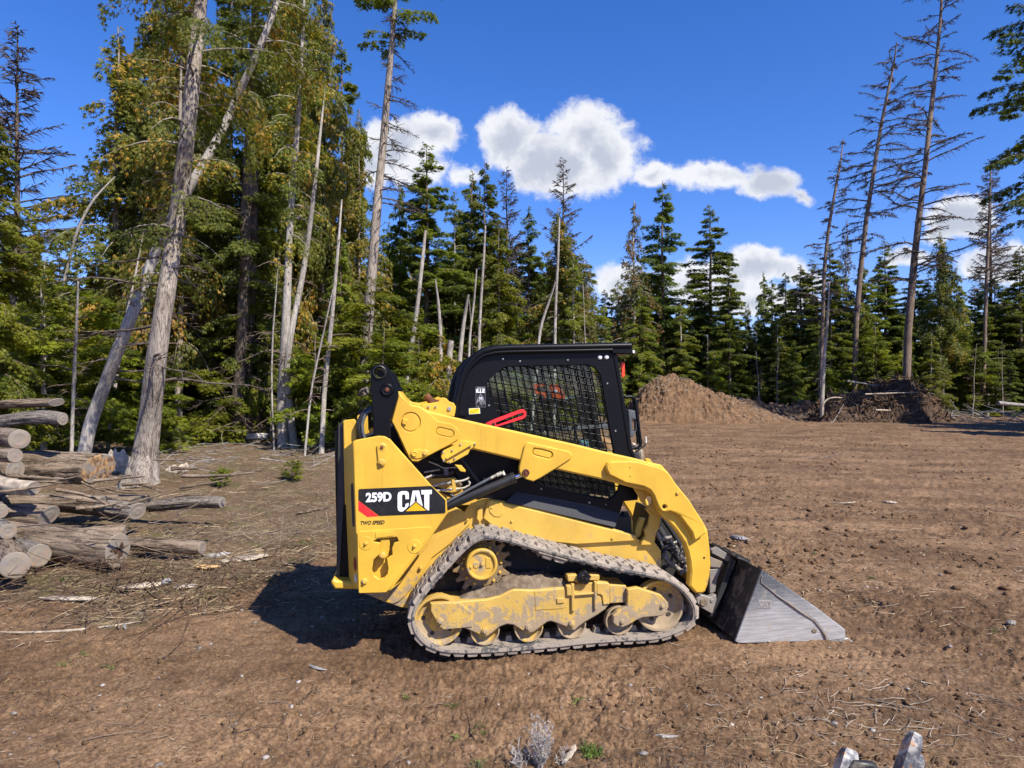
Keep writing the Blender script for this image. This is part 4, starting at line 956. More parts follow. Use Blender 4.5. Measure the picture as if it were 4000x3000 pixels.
# --- cab
yc0 = .38
WIN = PP(yc0, 'Z2', [(690, 325), (1450, 305), (1530, 332), (1585, 400), (1600, 470), (1655, 800), (1712, 1120)], 'Z5', [(885, 540), (872, 590), (830, 650), (760, 700), (400, 630), (0, 525)],
         'Z2', [(960, 1440), (820, 1180), (700, 950), (620, 800), (560, 700), (505, 520), (500, 470), (560, 410), (640, 350)])
CABS = PP(yc0, 'Z2', [(190, 800), (200, 660), (222, 560), (245, 450), (275, 360), (315, 290), (375, 222), (452, 168), (560, 142), (700, 132), (1690, 112), (1745, 215), (1800, 560), (1840, 800), (1890, 1110), (1925, 1200)],
          'Z5', [(1085, 580), (1085, 700), (930, 715), (890, 840), (835, 990), (0, 800)], 'Z3', [(2050, 760), (1700, 690), (1560, 560), (1400, 330), (700, 100)])
for far in (False, True):
    m = SB(); m.prism(CABS, yc0, yc0 + .03, .004, holes=[WIN]); side = m.out('cab_side', 'black_paint', None, far)
    # cage: welded grid of round bars set a little askew
    m = SB(); ang = math.radians(10.0); ctr = P1('Z2', 1100, 700, yc0 + .012)
    dv = (math.sin(ang), -math.cos(ang)); dh = (math.cos(ang), -math.sin(ang) * 1.1); ln_ = math.hypot(*dh); dh = (dh[0] / ln_, dh[1] / ln_)
    for k in range(-22, 23):
        for (dr, nr_, yo) in ((dv, dh, .012), (dh, dv, .019)):
            p = (ctr[0] + nr_[0] * k * .0545, ctr[1] + nr_[1] * k * .0545)
            for (t0, t1) in clip_line(WIN, p, dr):
                if t1 - t0 > .02: m.tube([(p[0] + dr[0] * t0, yc0 + yo, p[1] + dr[1] * t0), (p[0] + dr[0] * t1, yc0 + yo, p[1] + dr[1] * t1)], .0052 if not far else .0042, 6, cap=False)
    m.out('window_guard', 'black_paint', side, far)
    m = SB(); m.prism(offset(fixw(WIN, True), -.02), yc0 + .045, yc0 + .049); m.out('window_pane', 'window_glass', side, far)
    m = SB()
    for (z, u, v, r) in (('Z2', 650, 250, .011), ('Z2', 813, 273, .010), ('Z2', 1272, 262, .010), ('Z2', 1652, 487, .010), ('Z2', 1730, 943, .010), ('Z2', 515, 697, .010), ('Z5', 40, 580, .010), ('Z5', 558, 728, .011), ('Z5', 735, 750, .006)):
        cx, cz = P1(z, u, v, yc0); m.disc(cx, cz, r * .75, yc0 - .008, yc0 + .002, .003, 8)
    m.out('bolt', 'bolt_steel', side, far)
    m = SB()
    for (u, v) in ((1580, 237), (1644, 234)): cx, cz = P1('Z2', u, v, yc0); m.lathe(cx, cz, [(yc0, .017), (yc0 - .008, .016), (yc0 - .013, .010), (yc0 - .013, 0)], 20)
    m.out('white_cap', 'paper_white', side, far)
    # rolled tube that follows the back and the roof of the cab
    BAND = PP(.36, 'Z2', [(195, 800), (205, 665), (228, 560), (250, 455), (280, 368), (320, 300), (380, 232), (455, 180), (560, 155), (700, 146), (1690, 128), (1880, 124)])
    m = SB(); vs = [(x, .365, z) for (x, z) in BAND]; m.tube(vs, .026, 14); m.tube([(x + .006, .352, z - .028) for (x, z) in BAND[3:-1]], .013, 10); m.out('roll_tube', 'black_paint', side, far)
    m = SB(); m.prism(PP(.362, 'Z2', [(245, 565), (322, 575), (300, 800), (215, 800)]), .36, .379, .004); m.out('rear_gusset', 'black_paint', side, far)
    # skirt panel that slopes outward at the foot of the cab
    q = [P1('Z5', u, v, y) for (u, v, y) in ((0, 650, .375), (540, 748, .375), (892, 842, .375), (836, 992, .325), (0, 795, .325), (-350, 720, .325), (-230, 610, .375))]
    ys_ = [.375, .375, .375, .325, .325, .325, .375]
    m = SB(); vs = [(p[0], y, p[1]) for p, y in zip(q, ys_)] + [(p[0], y + .012, p[1] - .006) for p, y in zip(q, ys_)]; n_ = 7
    m.add(vs, [tuple(range(n_)), tuple(range(2 * n_ - 1, n_ - 1, -1))] + [(i, (i + 1) % n_, n_ + (i + 1) % n_, n_ + i) for i in range(n_)]); m.out('cab_skirt', 'skirt_black', side, far)
    # front post and grab bar
    m = SB(); m.prism(PP(.385, 'Z2', [(1700, 205), (1745, 212), (1800, 560), (1840, 800), (1890, 1110), (1925, 1200), (1890, 1200), (1848, 1110), (1800, 800), (1765, 560)]), .372, .46, .006); m.out('front_post', 'black_paint', side, far)
m = SB(); m.tube([P3('Z2', u, v, .42) for (u, v) in ((1820, 617), (1870, 612), (1900, 618), (1920, 645), (1930, 720), (1950, 880), (1972, 1050), (1970, 1085), (1945, 1103), (1895, 1110), (1870, 1112))], .0125, 12); m.out('grab_bar', 'black_paint')
m = SB(); m.tube([P3('Z2', 1840 + 60 * k, 615, 1.2) for k in (0, 1)], .0125, 8); m.tube([P3('Z2', 1900 + 7 * k, 615 + 65 * k, 1.24) for k in range(8)], .0125, 10); m.out('grab_bar', 'black_paint')
m = SB(); m.prism(rnd(PP(.60, 'Z2', [(1843, 735), (1918, 750), (1930, 820), (1926, 935), (1905, 985), (1885, 1000), (1862, 995)]), .01), .58, .62, .006, holes=[rnd(PP(.60, 'Z2', [(1885, 828), (1915, 832), (1918, 925), (1905, 945), (1890, 945)]), .006)]); m.out('door_handle', 'grey_plastic')
m = SB(); m.prism(rnd(PP(.48, 'Z2', [(1768, 330), (1790, 278), (1815, 285), (1818, 415), (1800, 432), (1785, 410), (1790, 350)]), .006), .47, .485, .002); m.out('red_latch', 'orange_red')
m = SB(); m.tube([P3('Z8', u, v, .5) for (u, v) in ((290, 670), (330, 630), (400, 585), (445, 545), (465, 500))], .0065, 8); m.tube([P3('Z8', u, v, .5) for (u, v) in ((225, 570), (330, 520), (435, 490))], .004, 8); hk = m.out('cable_hook', 'black_hose')
m = SB(); m.tube([P3('Z8', u, v, .5) for (u, v) in ((465, 500), (470, 450), (460, 390))], .0068, 8); m.out('cable_tip', 'paper_white', hk)
m = SB(); m.prism(rnd(PP(.45, 'Z8', [(140, 680), (240, 650), (320, 700), (320, 790), (140, 760)]), .008), .40, .5, .005); m.out('door_hinge', 'dark_steel')
# roof sheet with overhanging visor
RF = PP(.37, 'Z2', [(452, 172), (560, 146), (700, 136), (1100, 128), (1690, 116), (1870, 110), (1892, 122), (1902, 200), (1880, 207), (1740, 205), (1700, 172), (1100, 185), (700, 190), (560, 200), (470, 225)])
m = SB(); m.prism(RF, .37, W_ - .37, .006, c2=.006); roof = m.out('cab_roof', 'black_paint')
m = SB(); m.prism(PP(.36, 'Z2', [(1700, 122), (1868, 116), (1885, 128), (1898, 196), (1880, 202), (1740, 198), (1700, 196)]), .352, .372, .004); m.prism(PP(.3, 'Z2', [(1640, 135), (1885, 130), (1885, 145), (1640, 152)]), .348, .36, .004); m.out('visor_end', 'black_paint', roof)
m = SB(); m.tube([P3('Z2', 1830, 118, .5), P3('Z2', 1830, 88, .5)], .004, 8); m.disc(*P1('Z2', 1888, 185, .4), .012, .36, .37, .002); m.out('marker_lamp', 'paper_white', roof)
# back of the cab: two posts and a grilled rear window frame
RW = PP(.4, 'Z2', [(190, 800), (275, 360), (375, 225), (420, 260), (325, 380), (250, 800)])
for (y0, y1) in ((.41, .50), (W_ - .50, W_ - .41)):
    m = SB(); m.prism(RW, y0, y1, .004); m.out('rear_post', 'black_paint')
a = P1('Z2', 220, 700, .4); m = SB(); m.box(a[0], a[0] + .05, .5, W_ - .5, a[1] - .25, a[1], .004); m.out('rear_sill', 'black_paint')
# inside: seat, levers, sill bar of the far window, floor and kick panel
s0 = P1('Z2', 700, 880, .84)
def lump(name, prof, y0, y1, mat, c=.02):
    m = SB(); m.prism(rnd(prof, .03), y0, y1, c, c2=c); return m.out(name, mat)
st = lump('seat', PP(.84, 'Z2', [(560, 560), (640, 560), (760, 1060), (1150, 1080), (1160, 1180), (700, 1180)]), .60, 1.08, 'seat_vinyl')
m = SB(); m.prism(PP(1.2, 'Z2', [(1000, 915), (1690, 878), (1690, 915), (1000, 945)]), 1.22, 1.26, .004); m.out('inner_rail', 'grey_plastic')
for yv in (.52, 1.16):
    m = SB(); m.tube([P3('Z2', 1330, 1120, yv), P3('Z2', 1350, 900, yv), P3('Z2', 1400, 820, yv)], .011, 10); m.tube([P3('Z2', 1390, 840, yv), P3('Z2', 1440, 740, yv)], .022, 12); m.out('control_lever', 'seat_vinyl')
m = SB(); m.prism(PP(.84, 'Z2', [(1060, 330), (1090, 330), (1150, 960), (1120, 960)]), 1.12, 1.16, .003); m.out('inner_pillar', 'black_paint')
m = SB(); m.prism(rnd(PP(.55, 'Z2', [(1385, 1030), (1455, 1025), (1470, 1130), (1370, 1100)]), .01), .5, .6, .01, c2=.01); m.out('cup', 'teal_plastic')
m = SB(); m.prism(PP(.5, 'Z2', [(1300, 1180), (1640, 1100), (1720, 1200)], 'Z5', [(900, 700), (0, 560)]), .6, .62); m.out('kick_panel', 'dark_bay')
a = P1('Z5', 0, 760, .5); b = P1('Z5', 1050, 760, .5); m = SB(); m.box(a[0] - .2, b[0] - .06, .41, W_ - .41, a[1] - .25, a[1] - .1, .005); m.out('cab_floor', 'dark_bay')
# stickers
ys = yc0 - .0015
stk = flat('decal_plate', [rnd(PP(ys, 'ZA', [(345, 182), (568, 182), (578, 660), (350, 655)]), .003)], ys, 'decal_black', side)
cab0 = [o for o in loader.children if o.name.startswith('cab_side')][0]; stk.parent = cab0
def strip(pts, r, mat='decal_grey', name='decal_drawing', z='ZA'):
    m = SB(); k = []
    for (a, b) in zip(pts[:-1], pts[1:]):
        p = Vector(P1(z, a[0], a[1], ys - .001)); q = Vector(P1(z, b[0], b[1], ys - .001)); d = (q - p).normalized() * r * .5
        m.prism([(p.x - d.y, p.y + d.x), (q.x - d.y, q.y + d.x), (q.x + d.y, q.y - d.x), (p.x + d.y, p.y - d.x)], ys - .001, ys)
    return m
frm = strip([(348, 185), (566, 185), (576, 657), (352, 652), (348, 185)], .0008); frm.out('decal_border', 'decal_grey', stk)
lettering('decal_lettering', 'ILLE', 'ZA', 355, 560, 235, 322, 0, ys - .001, 'decal_white', stk, .05)
m = SB()
for L in ([(460, 330), (460, 360)], [(455, 360), (420, 430)], [(465, 360), (510, 430)], [(400, 440), (520, 415)], [(390, 450), (375, 560)], [(420, 440), (455, 580)], [(470, 440), (488, 600)], [(500, 440), (520, 580)], [(520, 430), (560, 570)], [(390, 500), (550, 520)], [(380, 540), (430, 470), (540, 470)]):
    k = strip(L, .0022); m.add(k.v, k.f)
for (u, v) in ((372, 560), (457, 580), (488, 605), (520, 580), (560, 575), (450, 530), (400, 525), (400, 636)): cx, cz = P1('ZA', u, v, ys); m.disc(cx, cz, .0026, ys - .0012, ys, seg=10)
m.prism(PP(ys, 'ZA', [(435, 420), (500, 415), (515, 480), (425, 480)]), ys - .0011, ys)
m.prism(PP(ys, 'ZA', [(380, 205), (550, 208), (550, 224), (380, 222)]), ys - .0011, ys)
m.out('decal_drawing', 'decal_grey', stk)
wl = flat('warning_label', [rnd(PP(ys, 'ZA', [(186, 690), (440, 675), (452, 805), (192, 825)]), .002)], ys, 'decal_white', cab0)
flat('label_field', [PP(ys - .001, 'ZA', [(196, 697), (432, 684), (442, 797), (200, 815)])], ys - .001, 'label_yellow', wl)
k = strip([(212, 795), (258, 710), (306, 790), (212, 795)], .0012); k2 = strip([(320, 700), (322, 795)], .001); k3 = strip([(345, 725), (362, 750), (375, 730)], .0014); k4 = strip([(362, 750), (345, 785)], .0014); k5 = strip([(250, 755), (265, 752), (265, 770), (248, 772)], .001); k6 = strip([(330, 722), (425, 716)], .001)
mm = SB()
for q in (k, k2, k3, k4, k5, k6): mm.add([(v[0], v[1] - .001, v[2]) for v in q.v], q.f)
mm.out('label_symbol', 'decal_black', wl)
mm = strip([(330, 697), (428, 692)], .0022); mm.v = [(v[0], v[1] - .001, v[2]) for v in mm.v]; mm.out('label_band', 'orange_red', wl)

# --- front: hydraulics seen in the gap behind the arm leg
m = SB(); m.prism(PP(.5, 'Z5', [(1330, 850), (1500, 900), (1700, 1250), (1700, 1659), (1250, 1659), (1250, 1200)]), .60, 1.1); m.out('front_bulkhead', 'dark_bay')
R = random.Random(21)
for (u0, v0, u1, v1, r, mt, yv) in ((1280, 1040, 1330, 1130, .018, 'muddy_steel', .40), (1330, 1130, 1350, 1190, .009, 'fitting_metal', .40), (1340, 1130, 1450, 1100, .014, 'muddy_steel', .42), (1450, 1160, 1360, 1260, .016, 'black_hose', .42),
                                   (1360, 1300, 1400, 1340, .020, 'muddy_steel', .42), (1390, 1350, 1560, 1470, .018, 'muddy_steel', .44), (1540, 1500, 1620, 1460, .010, 'muddy_steel', .42), (1440, 1380, 1500, 1200, .010, 'black_hose', .46),
                                   (1500, 1420, 1560, 1230, .009, 'black_hose', .48), (1350, 1430, 1500, 1400, .014, 'black_hose', .46), (1470, 1170, 1500, 1150, .008, 'fitting_metal', .4), (1530, 1240, 1520, 1330, .004, 'fitting_metal', .4),
                                   (1300, 950, 1420, 1250, .014, 'black_hose', .55), (1350, 900, 1550, 1200, .016, 'black_hose', .55), (1590, 1430, 1640, 1420, .016, 'muddy_steel', .38), (1340, 1560, 1640, 1600, .03, 'dark_steel', .5)):
    m = SB(); a = Vector(P3('Z5', u0, v0, yv)); b = Vector(P3('Z5', u1, v1, yv)); c = a.lerp(b, .5) + Vector((0, .01, .006 if 'hose' in mt else 0)); m.tube([a, c, b], r, 12)
    m.out('hydraulic_hose' if 'hose' in mt else 'hydraulic_fitting', mt)
m = SB()
for k in range(26):
    u = R.uniform(1360, 1600); v = R.uniform(1180, 1420); cx, cz = P1('Z5', u, v, .41); s = R.uniform(.003, .009)
    m.tube([(cx, .41, cz), (cx + R.uniform(-.02, .02), .41 + R.uniform(-.02, .02), cz + R.uniform(-.02, .02))], s, 6)
m.out('pipe_fitting', 'muddy_steel')

# --- quick coupler and bucket
yk = -.03
BK = PP(yk, 'Z7', [(755, 1395), (780, 1411), (830, 1418), (1730, 1392), (1800, 1415), (1960, 1416), (2052, 1412), (1950, 1366), (1940, 1270), (1640, 1040), (1070, 645), (1042, 625)])
m = SB(); SIDE = PP(yk, 'Z7', [(755, 1395), (780, 1411), (830, 1418), (1730, 1392), (1800, 1390), (1945, 1366), (1940, 1270), (1640, 1040), (1070, 645), (1042, 625)])
m.prism(SIDE, yk, yk + .016, .003); m.prism(SIDE, W_ - yk - .016, W_ - yk, c2=.003)
side_m = m
t0 = Vector(BK[-1]); h0 = Vector(BK[0]); h1 = Vector(BK[2]); f1 = Vector(P1('Z7', 1800, 1405, yk)); tip = Vector(P1('Z7', 2052, 1412, yk))
def sheet(name, pts, th, mat, y0=yk + .014, y1=W_ - yk - .014):
    """bent sheet that follows an open profile, thickened on its upper side."""
    n_ = len(pts); up = []
    for i, p in enumerate(pts):
        d = (Vector(pts[min(i + 1, n_ - 1)]) - Vector(pts[max(i - 1, 0)])).normalized(); up.append((p[0] - d.y * th, p[1] + d.x * th))
    m = SB(); m.prism([tuple(p) for p in pts] + up[::-1], y0, y1); return m.out(name, mat, None if name == 'bucket' else bucket)
mid = h0.lerp(t0, .38) + Vector((-.012, 0)) * 0
bucket = sheet('bucket', [tuple(t0 + Vector((.004, -.004))), tuple(mid + Vector((.006, 0))), tuple(h0 + Vector((.006, .004))), tuple(h1 + Vector((0, .004)))], .012, 'dark_steel')
side_m.out('side_plate', 'scoured_steel', bucket)
sheet('bucket_floor', [tuple(h1 + Vector((0, .003))), tuple(f1 + Vector((0, .006)))], .012, 'worn_steel')
m = SB(); m.prism([tuple(f1 + Vector((-.03, -.006))), tuple(f1 + Vector((.0, -.008))), tuple(tip), tuple(f1 + Vector((.12, .020))), tuple(f1 + Vector((-.03, .018)))], yk - .004, W_ - yk + .004, .002, c2=.002); m.out('cutting_edge', 'worn_steel', bucket)
m = SB(); m.prism(PP(yk - .008, 'Z7', [(1070, 645), (1640, 1040), (1940, 1270), (1945, 1366), (1760, 1392), (1738, 1330), (1690, 1262), (1610, 1165), (1450, 1062), (1210, 895), (1035, 765), (1045, 700)]), yk - .009, yk + .002, .004); m.out('side_cutter', 'scoured_steel', bucket)
m = SB(); wp = [P3('Z7', u, v, yk - .004) for (u, v) in ((1045, 680), (1030, 760), (1120, 830), (1210, 905), (1330, 985), (1450, 1072), (1600, 1170), (1680, 1265), (1728, 1340), (1740, 1390))]
m.tube(wp, [.004, .005, .005, .007, .009, .009, .006, .007, .013, .010], 8); m.out('weld_seam', 'muddy_steel', bucket)
em = flat('embossed_plate', [rnd(PP(yk - .002, 'Z7', [(1005, 950), (1145, 955), (1142, 1042), (1000, 1040)]), .005)], yk - .003, 'worn_steel', bucket, th=.004)
lettering('embossed_letters', 'CAT', 'Z7', 1012, 1138, 962, 1032, .02, yk - .0045, 'muddy_steel', em, .05)
m = SB(); dmp = P1('Z7', 1605, 1285, yk)
m.prism([(dmp[0] + (.020 + .004 * math.sin(3 * a)) * math.cos(a), dmp[1] + (.017 + .004 * math.sin(5 * a)) * math.sin(a)) for a in [2 * math.pi * k / 18 for k in range(18)]], yk - .006, yk, .004); m.out('mud_clot', 'caked_mud', bucket)
# serrated step plates along the top of the bucket
up_ = (t0 - h0).normalized(); bk_ = Vector((-up_.y, up_.x))
for (y0, y1) in ((.16, .62), (.86, 1.50)):
    m = SB(); base = t0 + bk_ * -.01
    poly = [tuple(base), tuple(base + bk_ * .11), tuple(base + bk_ * .11 + up_ * .012), tuple(base + up_ * .012)]
    m.prism(poly, y0, y1, .003); n_ = int((y1 - y0) / .03)
    for k in range(n_):
        for o_ in (.0, .095):
            b = base + bk_ * o_ + up_ * .010; m.prism([tuple(b), tuple(b + bk_ * .013), tuple(b + bk_ * .0065 + up_ * .016)], y0 + k * .03 + .004, y0 + k * .03 + .02)
    m.out('step_plate', 'dark_steel', bucket)
# coupler frame behind the bucket
yq = .30
m = SB()
m.prism(PP(yq, 'Z7', [(712, 492), (768, 522), (535, 1140), (488, 1152), (480, 1130)]), yq, yq + .05, .006); m.prism(PP(yq, 'Z7', [(712, 492), (768, 522), (535, 1140), (488, 1152), (480, 1130)]), W_ - yq - .05, W_ - yq, .006)
cp0 = P1('Z7', 735, 510, yq); cp1 = P1('Z7', 510, 1140, yq)
d = (Vector(cp1) - Vector(cp0)).normalized(); nn = Vector((d.y, -d.x))
if nn.x > 0: nn = -nn
c0 = Vector(cp0)
m.prism([tuple(c0 - nn * .02), tuple(c0 + nn * .085), tuple(c0 + nn * .085 + d * .07), tuple(c0 - nn * .02 + d * .07)], yq + .05, W_ - yq - .05, .006)
c1 = Vector(cp1) - d * .12
m.prism([tuple(c1 - nn * .01), tuple(c1 + nn * .05), tuple(c1 + nn * .05 + d * .08), tuple(c1 - nn * .01 + d * .10)], yq + .05, W_ - yq - .05, .006)
m.prism([tuple(c0 + d * .05 - nn * .005), tuple(c0 + d * .05 + nn * .012), tuple(c1 + nn * .012), tuple(c1 - nn * .005)], yq + .05, W_ - yq - .05)
cpl = m.out('quick_coupler', 'dark_steel')
for far in (False, True):
    yz = .20
    h1_ = P1('Z7', 410, 975, yz)
    m = SB(); m.prism(rnd(PP(yz, 'Z7', [(330, 935), (345, 890), (420, 905), (480, 922), (548, 888), (552, 950), (505, 1102), (395, 1040), (345, 985)]), .008), yz, yz + .05, .004); br = m.out('pivot_bracket', 'muddy_steel', cpl, far)
    m = SB(); m.disc(h1_[0], h1_[1], .030, yz - .008, yz + .002, .004, 20); m.out('pivot_pin', 'caked_mud', br, far)
    m = SB(); m.disc(*P1('Z7', 498, 955, yz), .013, yz - .008, yz + .002, .003, 12); m.out('bolt', 'muddy_steel', br, far)
    m = SB(); m.prism(rnd(PP(.32, 'Z7', [(480, 480), (520, 500), (610, 535), (628, 570), (600, 605), (488, 600)]), .008), .32, .36, .004); m.prism(PP(.34, 'Z7', [(470, 620), (600, 600), (560, 700), (530, 860), (470, 880)]), .33, .36, .004); m.prism(PP(.34, 'Z7', [(480, 400), (545, 372), (740, 500), (690, 545), (490, 440)]), .32, .35, .004)
    m.out('tilt_bracket', 'muddy_steel', cpl, far)
# tilt cylinders between chassis and coupler
for yv in (.46, W_ - .46):
    m = SB(); m.tube([P3('Z5', 1290, 1000, yv), P3('Z5', 1640, 1480, yv)], .034, 18); tc_ = m.out('tilt_cylinder', 'dark_steel'); m = SB(); m.tube([P3('Z5', 1640, 1480, yv), P3('Z7', 430, 640, yv)], .018, 12); m.out('cylinder_rod', 'chrome', tc_)

# --- chainsaw lying on a parcel shelf in the cab
sa = P1('Z2', 1100, 650, .47)
m = SB(); m.box(P1('Z2', 900, 650, .47)[0], P1('Z2', 1330, 650, .47)[0], .432, .62, sa[1] - .016, sa[1] - .004, .003); m.out('parcel_shelf', 'black_paint')
saw = empty('chainsaw'); tag(saw, 'orange chainsaw lying on the shelf inside the caged cab', 'chainsaw')
saw.matrix_world = MM @ Matrix.Translation((sa[0], 0, sa[1]))
def sawpart(name, prof, y0, y1, mat, c=.012):
    m = MB(); m.prism([(x - sa[0], z - sa[1]) for (x, z) in prof], y0, y1, c, c2=c); return m.build(name, MAT[mat], saw)
yw = .45
sawpart('engine_cover', rnd(PP(yw, 'Z2', [(1095, 490), (1170, 497), (1205, 512), (1218, 560), (1245, 600), (1240, 642), (1120, 626), (1108, 560)]), .012), .433, .52, 'orange_plastic', .006)
sawpart('rear_handle', rnd(PP(yw, 'Z2', [(945, 488), (1060, 480), (1062, 515), (975, 520), (970, 560), (1060, 572), (1062, 645), (1040, 640), (1038, 605), (960, 590), (940, 540)]), .01), .436, .47, 'orange_plastic', .006)
sawpart('body_base', PP(yw, 'Z2', [(1040, 575), (1115, 575), (1120, 626), (1240, 642), (1240, 652), (1040, 645)]), .45, .53, 'grey_plastic', .004)
sawpart('guide_bar', rnd(PP(yw, 'Z2', [(1235, 615), (1340, 600), (1345, 625), (1240, 642)]), .006), .475, .482, 'bolt_steel', .001)
sawpart('maker_plate', PP(.444, 'Z2', [(1125, 545), (1165, 548), (1175, 568), (1130, 566)]), .4315, .433, 'decal_white', 0)
# ------------------------------------------------------------------ trees
def foliage(name, c0, c1, c2=None, amt2=.0, transl=.45):
    """c0 dark, c1 light leaf colour by spray; a share amt2 of sprays has colour c2 (old golden flags)."""
    m, t = material(name)
    v = t.node('ShaderNodeAttribute', None, attribute_name='tone').outputs['Fac']
    oi = t.node('ShaderNodeObjectInfo').outputs['Random']
    co = t.node('ShaderNodeTexCoord').outputs['Object']; n = t.noise(co, .9, 3, .6)
    c = t.mix(t.mapr(t.math('ADD', t.math('MULTIPLY', v, .7), t.math('MULTIPLY', n, .5)), .2, .95), c0, c1)
    if c2: c = t.mix(t.mapr(t.math('ADD', v, t.math('MULTIPLY', t.math('SUBTRACT', n, .5), .9)), 1 - amt2 - .04, 1 - amt2 + .04), c, c2)
    c = t.node('ShaderNodeHueSaturation', {'Hue': t.math('ADD', .488, t.math('MULTIPLY', oi, .024)), 'Saturation': 1.0, 'Value': t.math('ADD', .82, t.math('MULTIPLY', oi, .36)), 'Color': c}).outputs[0]
    d = t.node('ShaderNodeBsdfPrincipled', {'Base Color': c, 'Roughness': .55, 'Specular IOR Level': .35})
    tl = t.node('ShaderNodeBsdfTranslucent', {'Color': t.mix(1.0, c, (1.25, 1.3, .55), 'MULTIPLY')})
    finish(t, t.node('ShaderNodeMixShader', {0: transl, 1: d.outputs[0], 2: tl.outputs[0]}).outputs[0])
foliage('fir_foliage', (0.050, 0.074, 0.016), (0.210, 0.230, 0.032))
foliage('hemlock_foliage', (0.058, 0.090, 0.012), (0.250, 0.265, 0.022))
foliage('cedar_foliage', (0.070, 0.095, 0.016), (0.235, 0.225, 0.028), (0.46, 0.27, 0.035), .24)
foliage('golden_foliage', (0.13, 0.14, 0.02), (0.36, 0.32, 0.03), (0.50, 0.32, 0.03), .35)
foliage('blue_fir_foliage', (0.042, 0.068, 0.018), (0.175, 0.205, 0.034))
foliage('sparse_foliage', (0.06, 0.075, 0.02), (0.17, 0.16, 0.035), (0.22, 0.12, 0.04), .4)
def bark(name, dark, lite, moss=0.0, fine=1.0, along='z'):
    m, t = material(name); co = t.node('ShaderNodeTexCoord').outputs['Object']
    mp = t.node('ShaderNodeMapping', {'Vector': co, 'Scale': (26 * fine, 26 * fine, 3.2 * fine) if along == 'z' else (3.2 * fine, 26 * fine, 26 * fine)}).outputs[0]
    n = t.noise(mp, 1.0, 7, .7, .8); n2 = t.noise(co, 1.6, 4, .6); n3 = t.noise(co, 30, 4, .6)
    k = t.mapr(n, .36, .58); c = t.mix(k, dark, lite)
    c = t.mix(t.mapr(n2, .4, .65), c, t.mix(1.0, c, (.72, .70, .68), 'MULTIPLY'))
    if moss: c = t.mix(t.math('MULTIPLY', t.mapr(n3, .56, .64), moss), c, (.42, .43, .38))
    p = t.node('ShaderNodeBsdfPrincipled', {'Base Color': c, 'Roughness': .92, 'Specular IOR Level': .15, 'Normal': bump(t, t.math('ADD', n, t.math('MULTIPLY', n3, .3)), 1.0, .03)}); finish(t, p.outputs[0])
bark('cedar_bark', (0.11, 0.085, 0.068), (0.40, 0.34, 0.28), .3)
bark('pale_bark', (0.20, 0.175, 0.15), (0.50, 0.45, 0.39), .4, 1.4)
bark('brown_bark', (0.09, 0.06, 0.045), (0.27, 0.20, 0.155), .15)
bark('dark_bark', (0.05, 0.038, 0.03), (0.16, 0.125, 0.10), .1)

def tube_arrays(P, R_, seg):
    """P (n,k,3) polylines, R_ (n,k) radii -> verts, faces of n tapered tubes."""
    n, k, _ = P.shape
    D = np.empty_like(P); D[:, 1:-1] = P[:, 2:] - P[:, :-2]; D[:, 0] = P[:, 1] - P[:, 0]; D[:, -1] = P[:, -1] - P[:, -2]
    D /= np.linalg.norm(D, axis=2, keepdims=True) + 1e-9
    up = np.where(np.abs(D.mean(1)[:, None, 2:3]) > .75, np.array([1., .01, 0]), np.array([0, 0, 1.])) + 0 * D; A = np.cross(D, up); A /= np.linalg.norm(A, axis=2, keepdims=True) + 1e-9; B = np.cross(A, D)
    a = np.arange(seg) * 2 * np.pi / seg
    V = P[:, :, None, :] + (A[:, :, None, :] * np.cos(a)[None, None, :, None] + B[:, :, None, :] * np.sin(a)[None, None, :, None]) * R_[:, :, None, None]
    b = (np.arange(n) * k * seg)[:, None, None]; i = (np.arange(k - 1) * seg)[None, :, None]; s = np.arange(seg)[None, None, :]; s2 = (s + 1) % seg
    Fq = np.stack([b + i + s, b + i + s2, b + i + seg + s2, b + i + seg + s], -1).reshape(-1, 4)
    return V.reshape(-1, 3), Fq
def cat_mesh(parts):
    Vs, Fs, o = [], [], 0
    for V, F_ in parts: Vs.append(V); Fs.append(F_ + o); o += len(V)
    return np.vstack(Vs), np.vstack(Fs)
def trunk_axis(path):
    P = np.array([p[:3] for p in path], float); R_ = np.array([p[3] for p in path], float)
    def f(z):
        return np.stack([np.interp(z, P[:, 2], P[:, 0]), np.interp(z, P[:, 2], P[:, 1]), z], -1), np.interp(z, P[:, 2], R_)
    return f
def trunk_mesh(path, rng, seg=12, rough=.06, flare=1.0, dense=.35):
    P = np.array([p[:3] for p in path], float); R_ = np.array([p[3] for p in path], float)
    L = np.concatenate([[0], np.cumsum(np.linalg.norm(np.diff(P, axis=0), axis=1))]); n = max(6, int(L[-1] / dense)); s = np.linspace(0, L[-1], n)
    s = np.unique(np.concatenate([s, np.linspace(0, min(1.2, L[-1]), 8)])); n = len(s)
    PP_ = np.stack([np.interp(s, L, P[:, k]) for k in range(3)], -1); RR = np.interp(s, L, R_)
    # smooth the polyline a little
    for _ in range(2): PP_[1:-1] = (PP_[:-2] + PP_[1:-1] * 2 + PP_[2:]) / 4
    V, F_ = tube_arrays(PP_[None], RR[None], seg); V = V.reshape(n, seg, 3)
    a = np.arange(seg) * 2 * np.pi / seg
    k = 1 + rough * (2 * fbm(np.cos(a)[None] * 2.2 + 5 + 0 * s[:, None], np.sin(a)[None] * 2.2 + s[:, None] * .5, 3, int(rng.integers(99))))
    fl = np.exp(-s / (.28 * flare + .05)) ; k = k + fl[:, None] * (.55 * flare + .35 * flare * np.cos(a * 4 + rng.random() * 6)[None])
    V = PP_[:, None] + (V - PP_[:, None]) * k[..., None]
    return V.reshape(-1, 3), F_
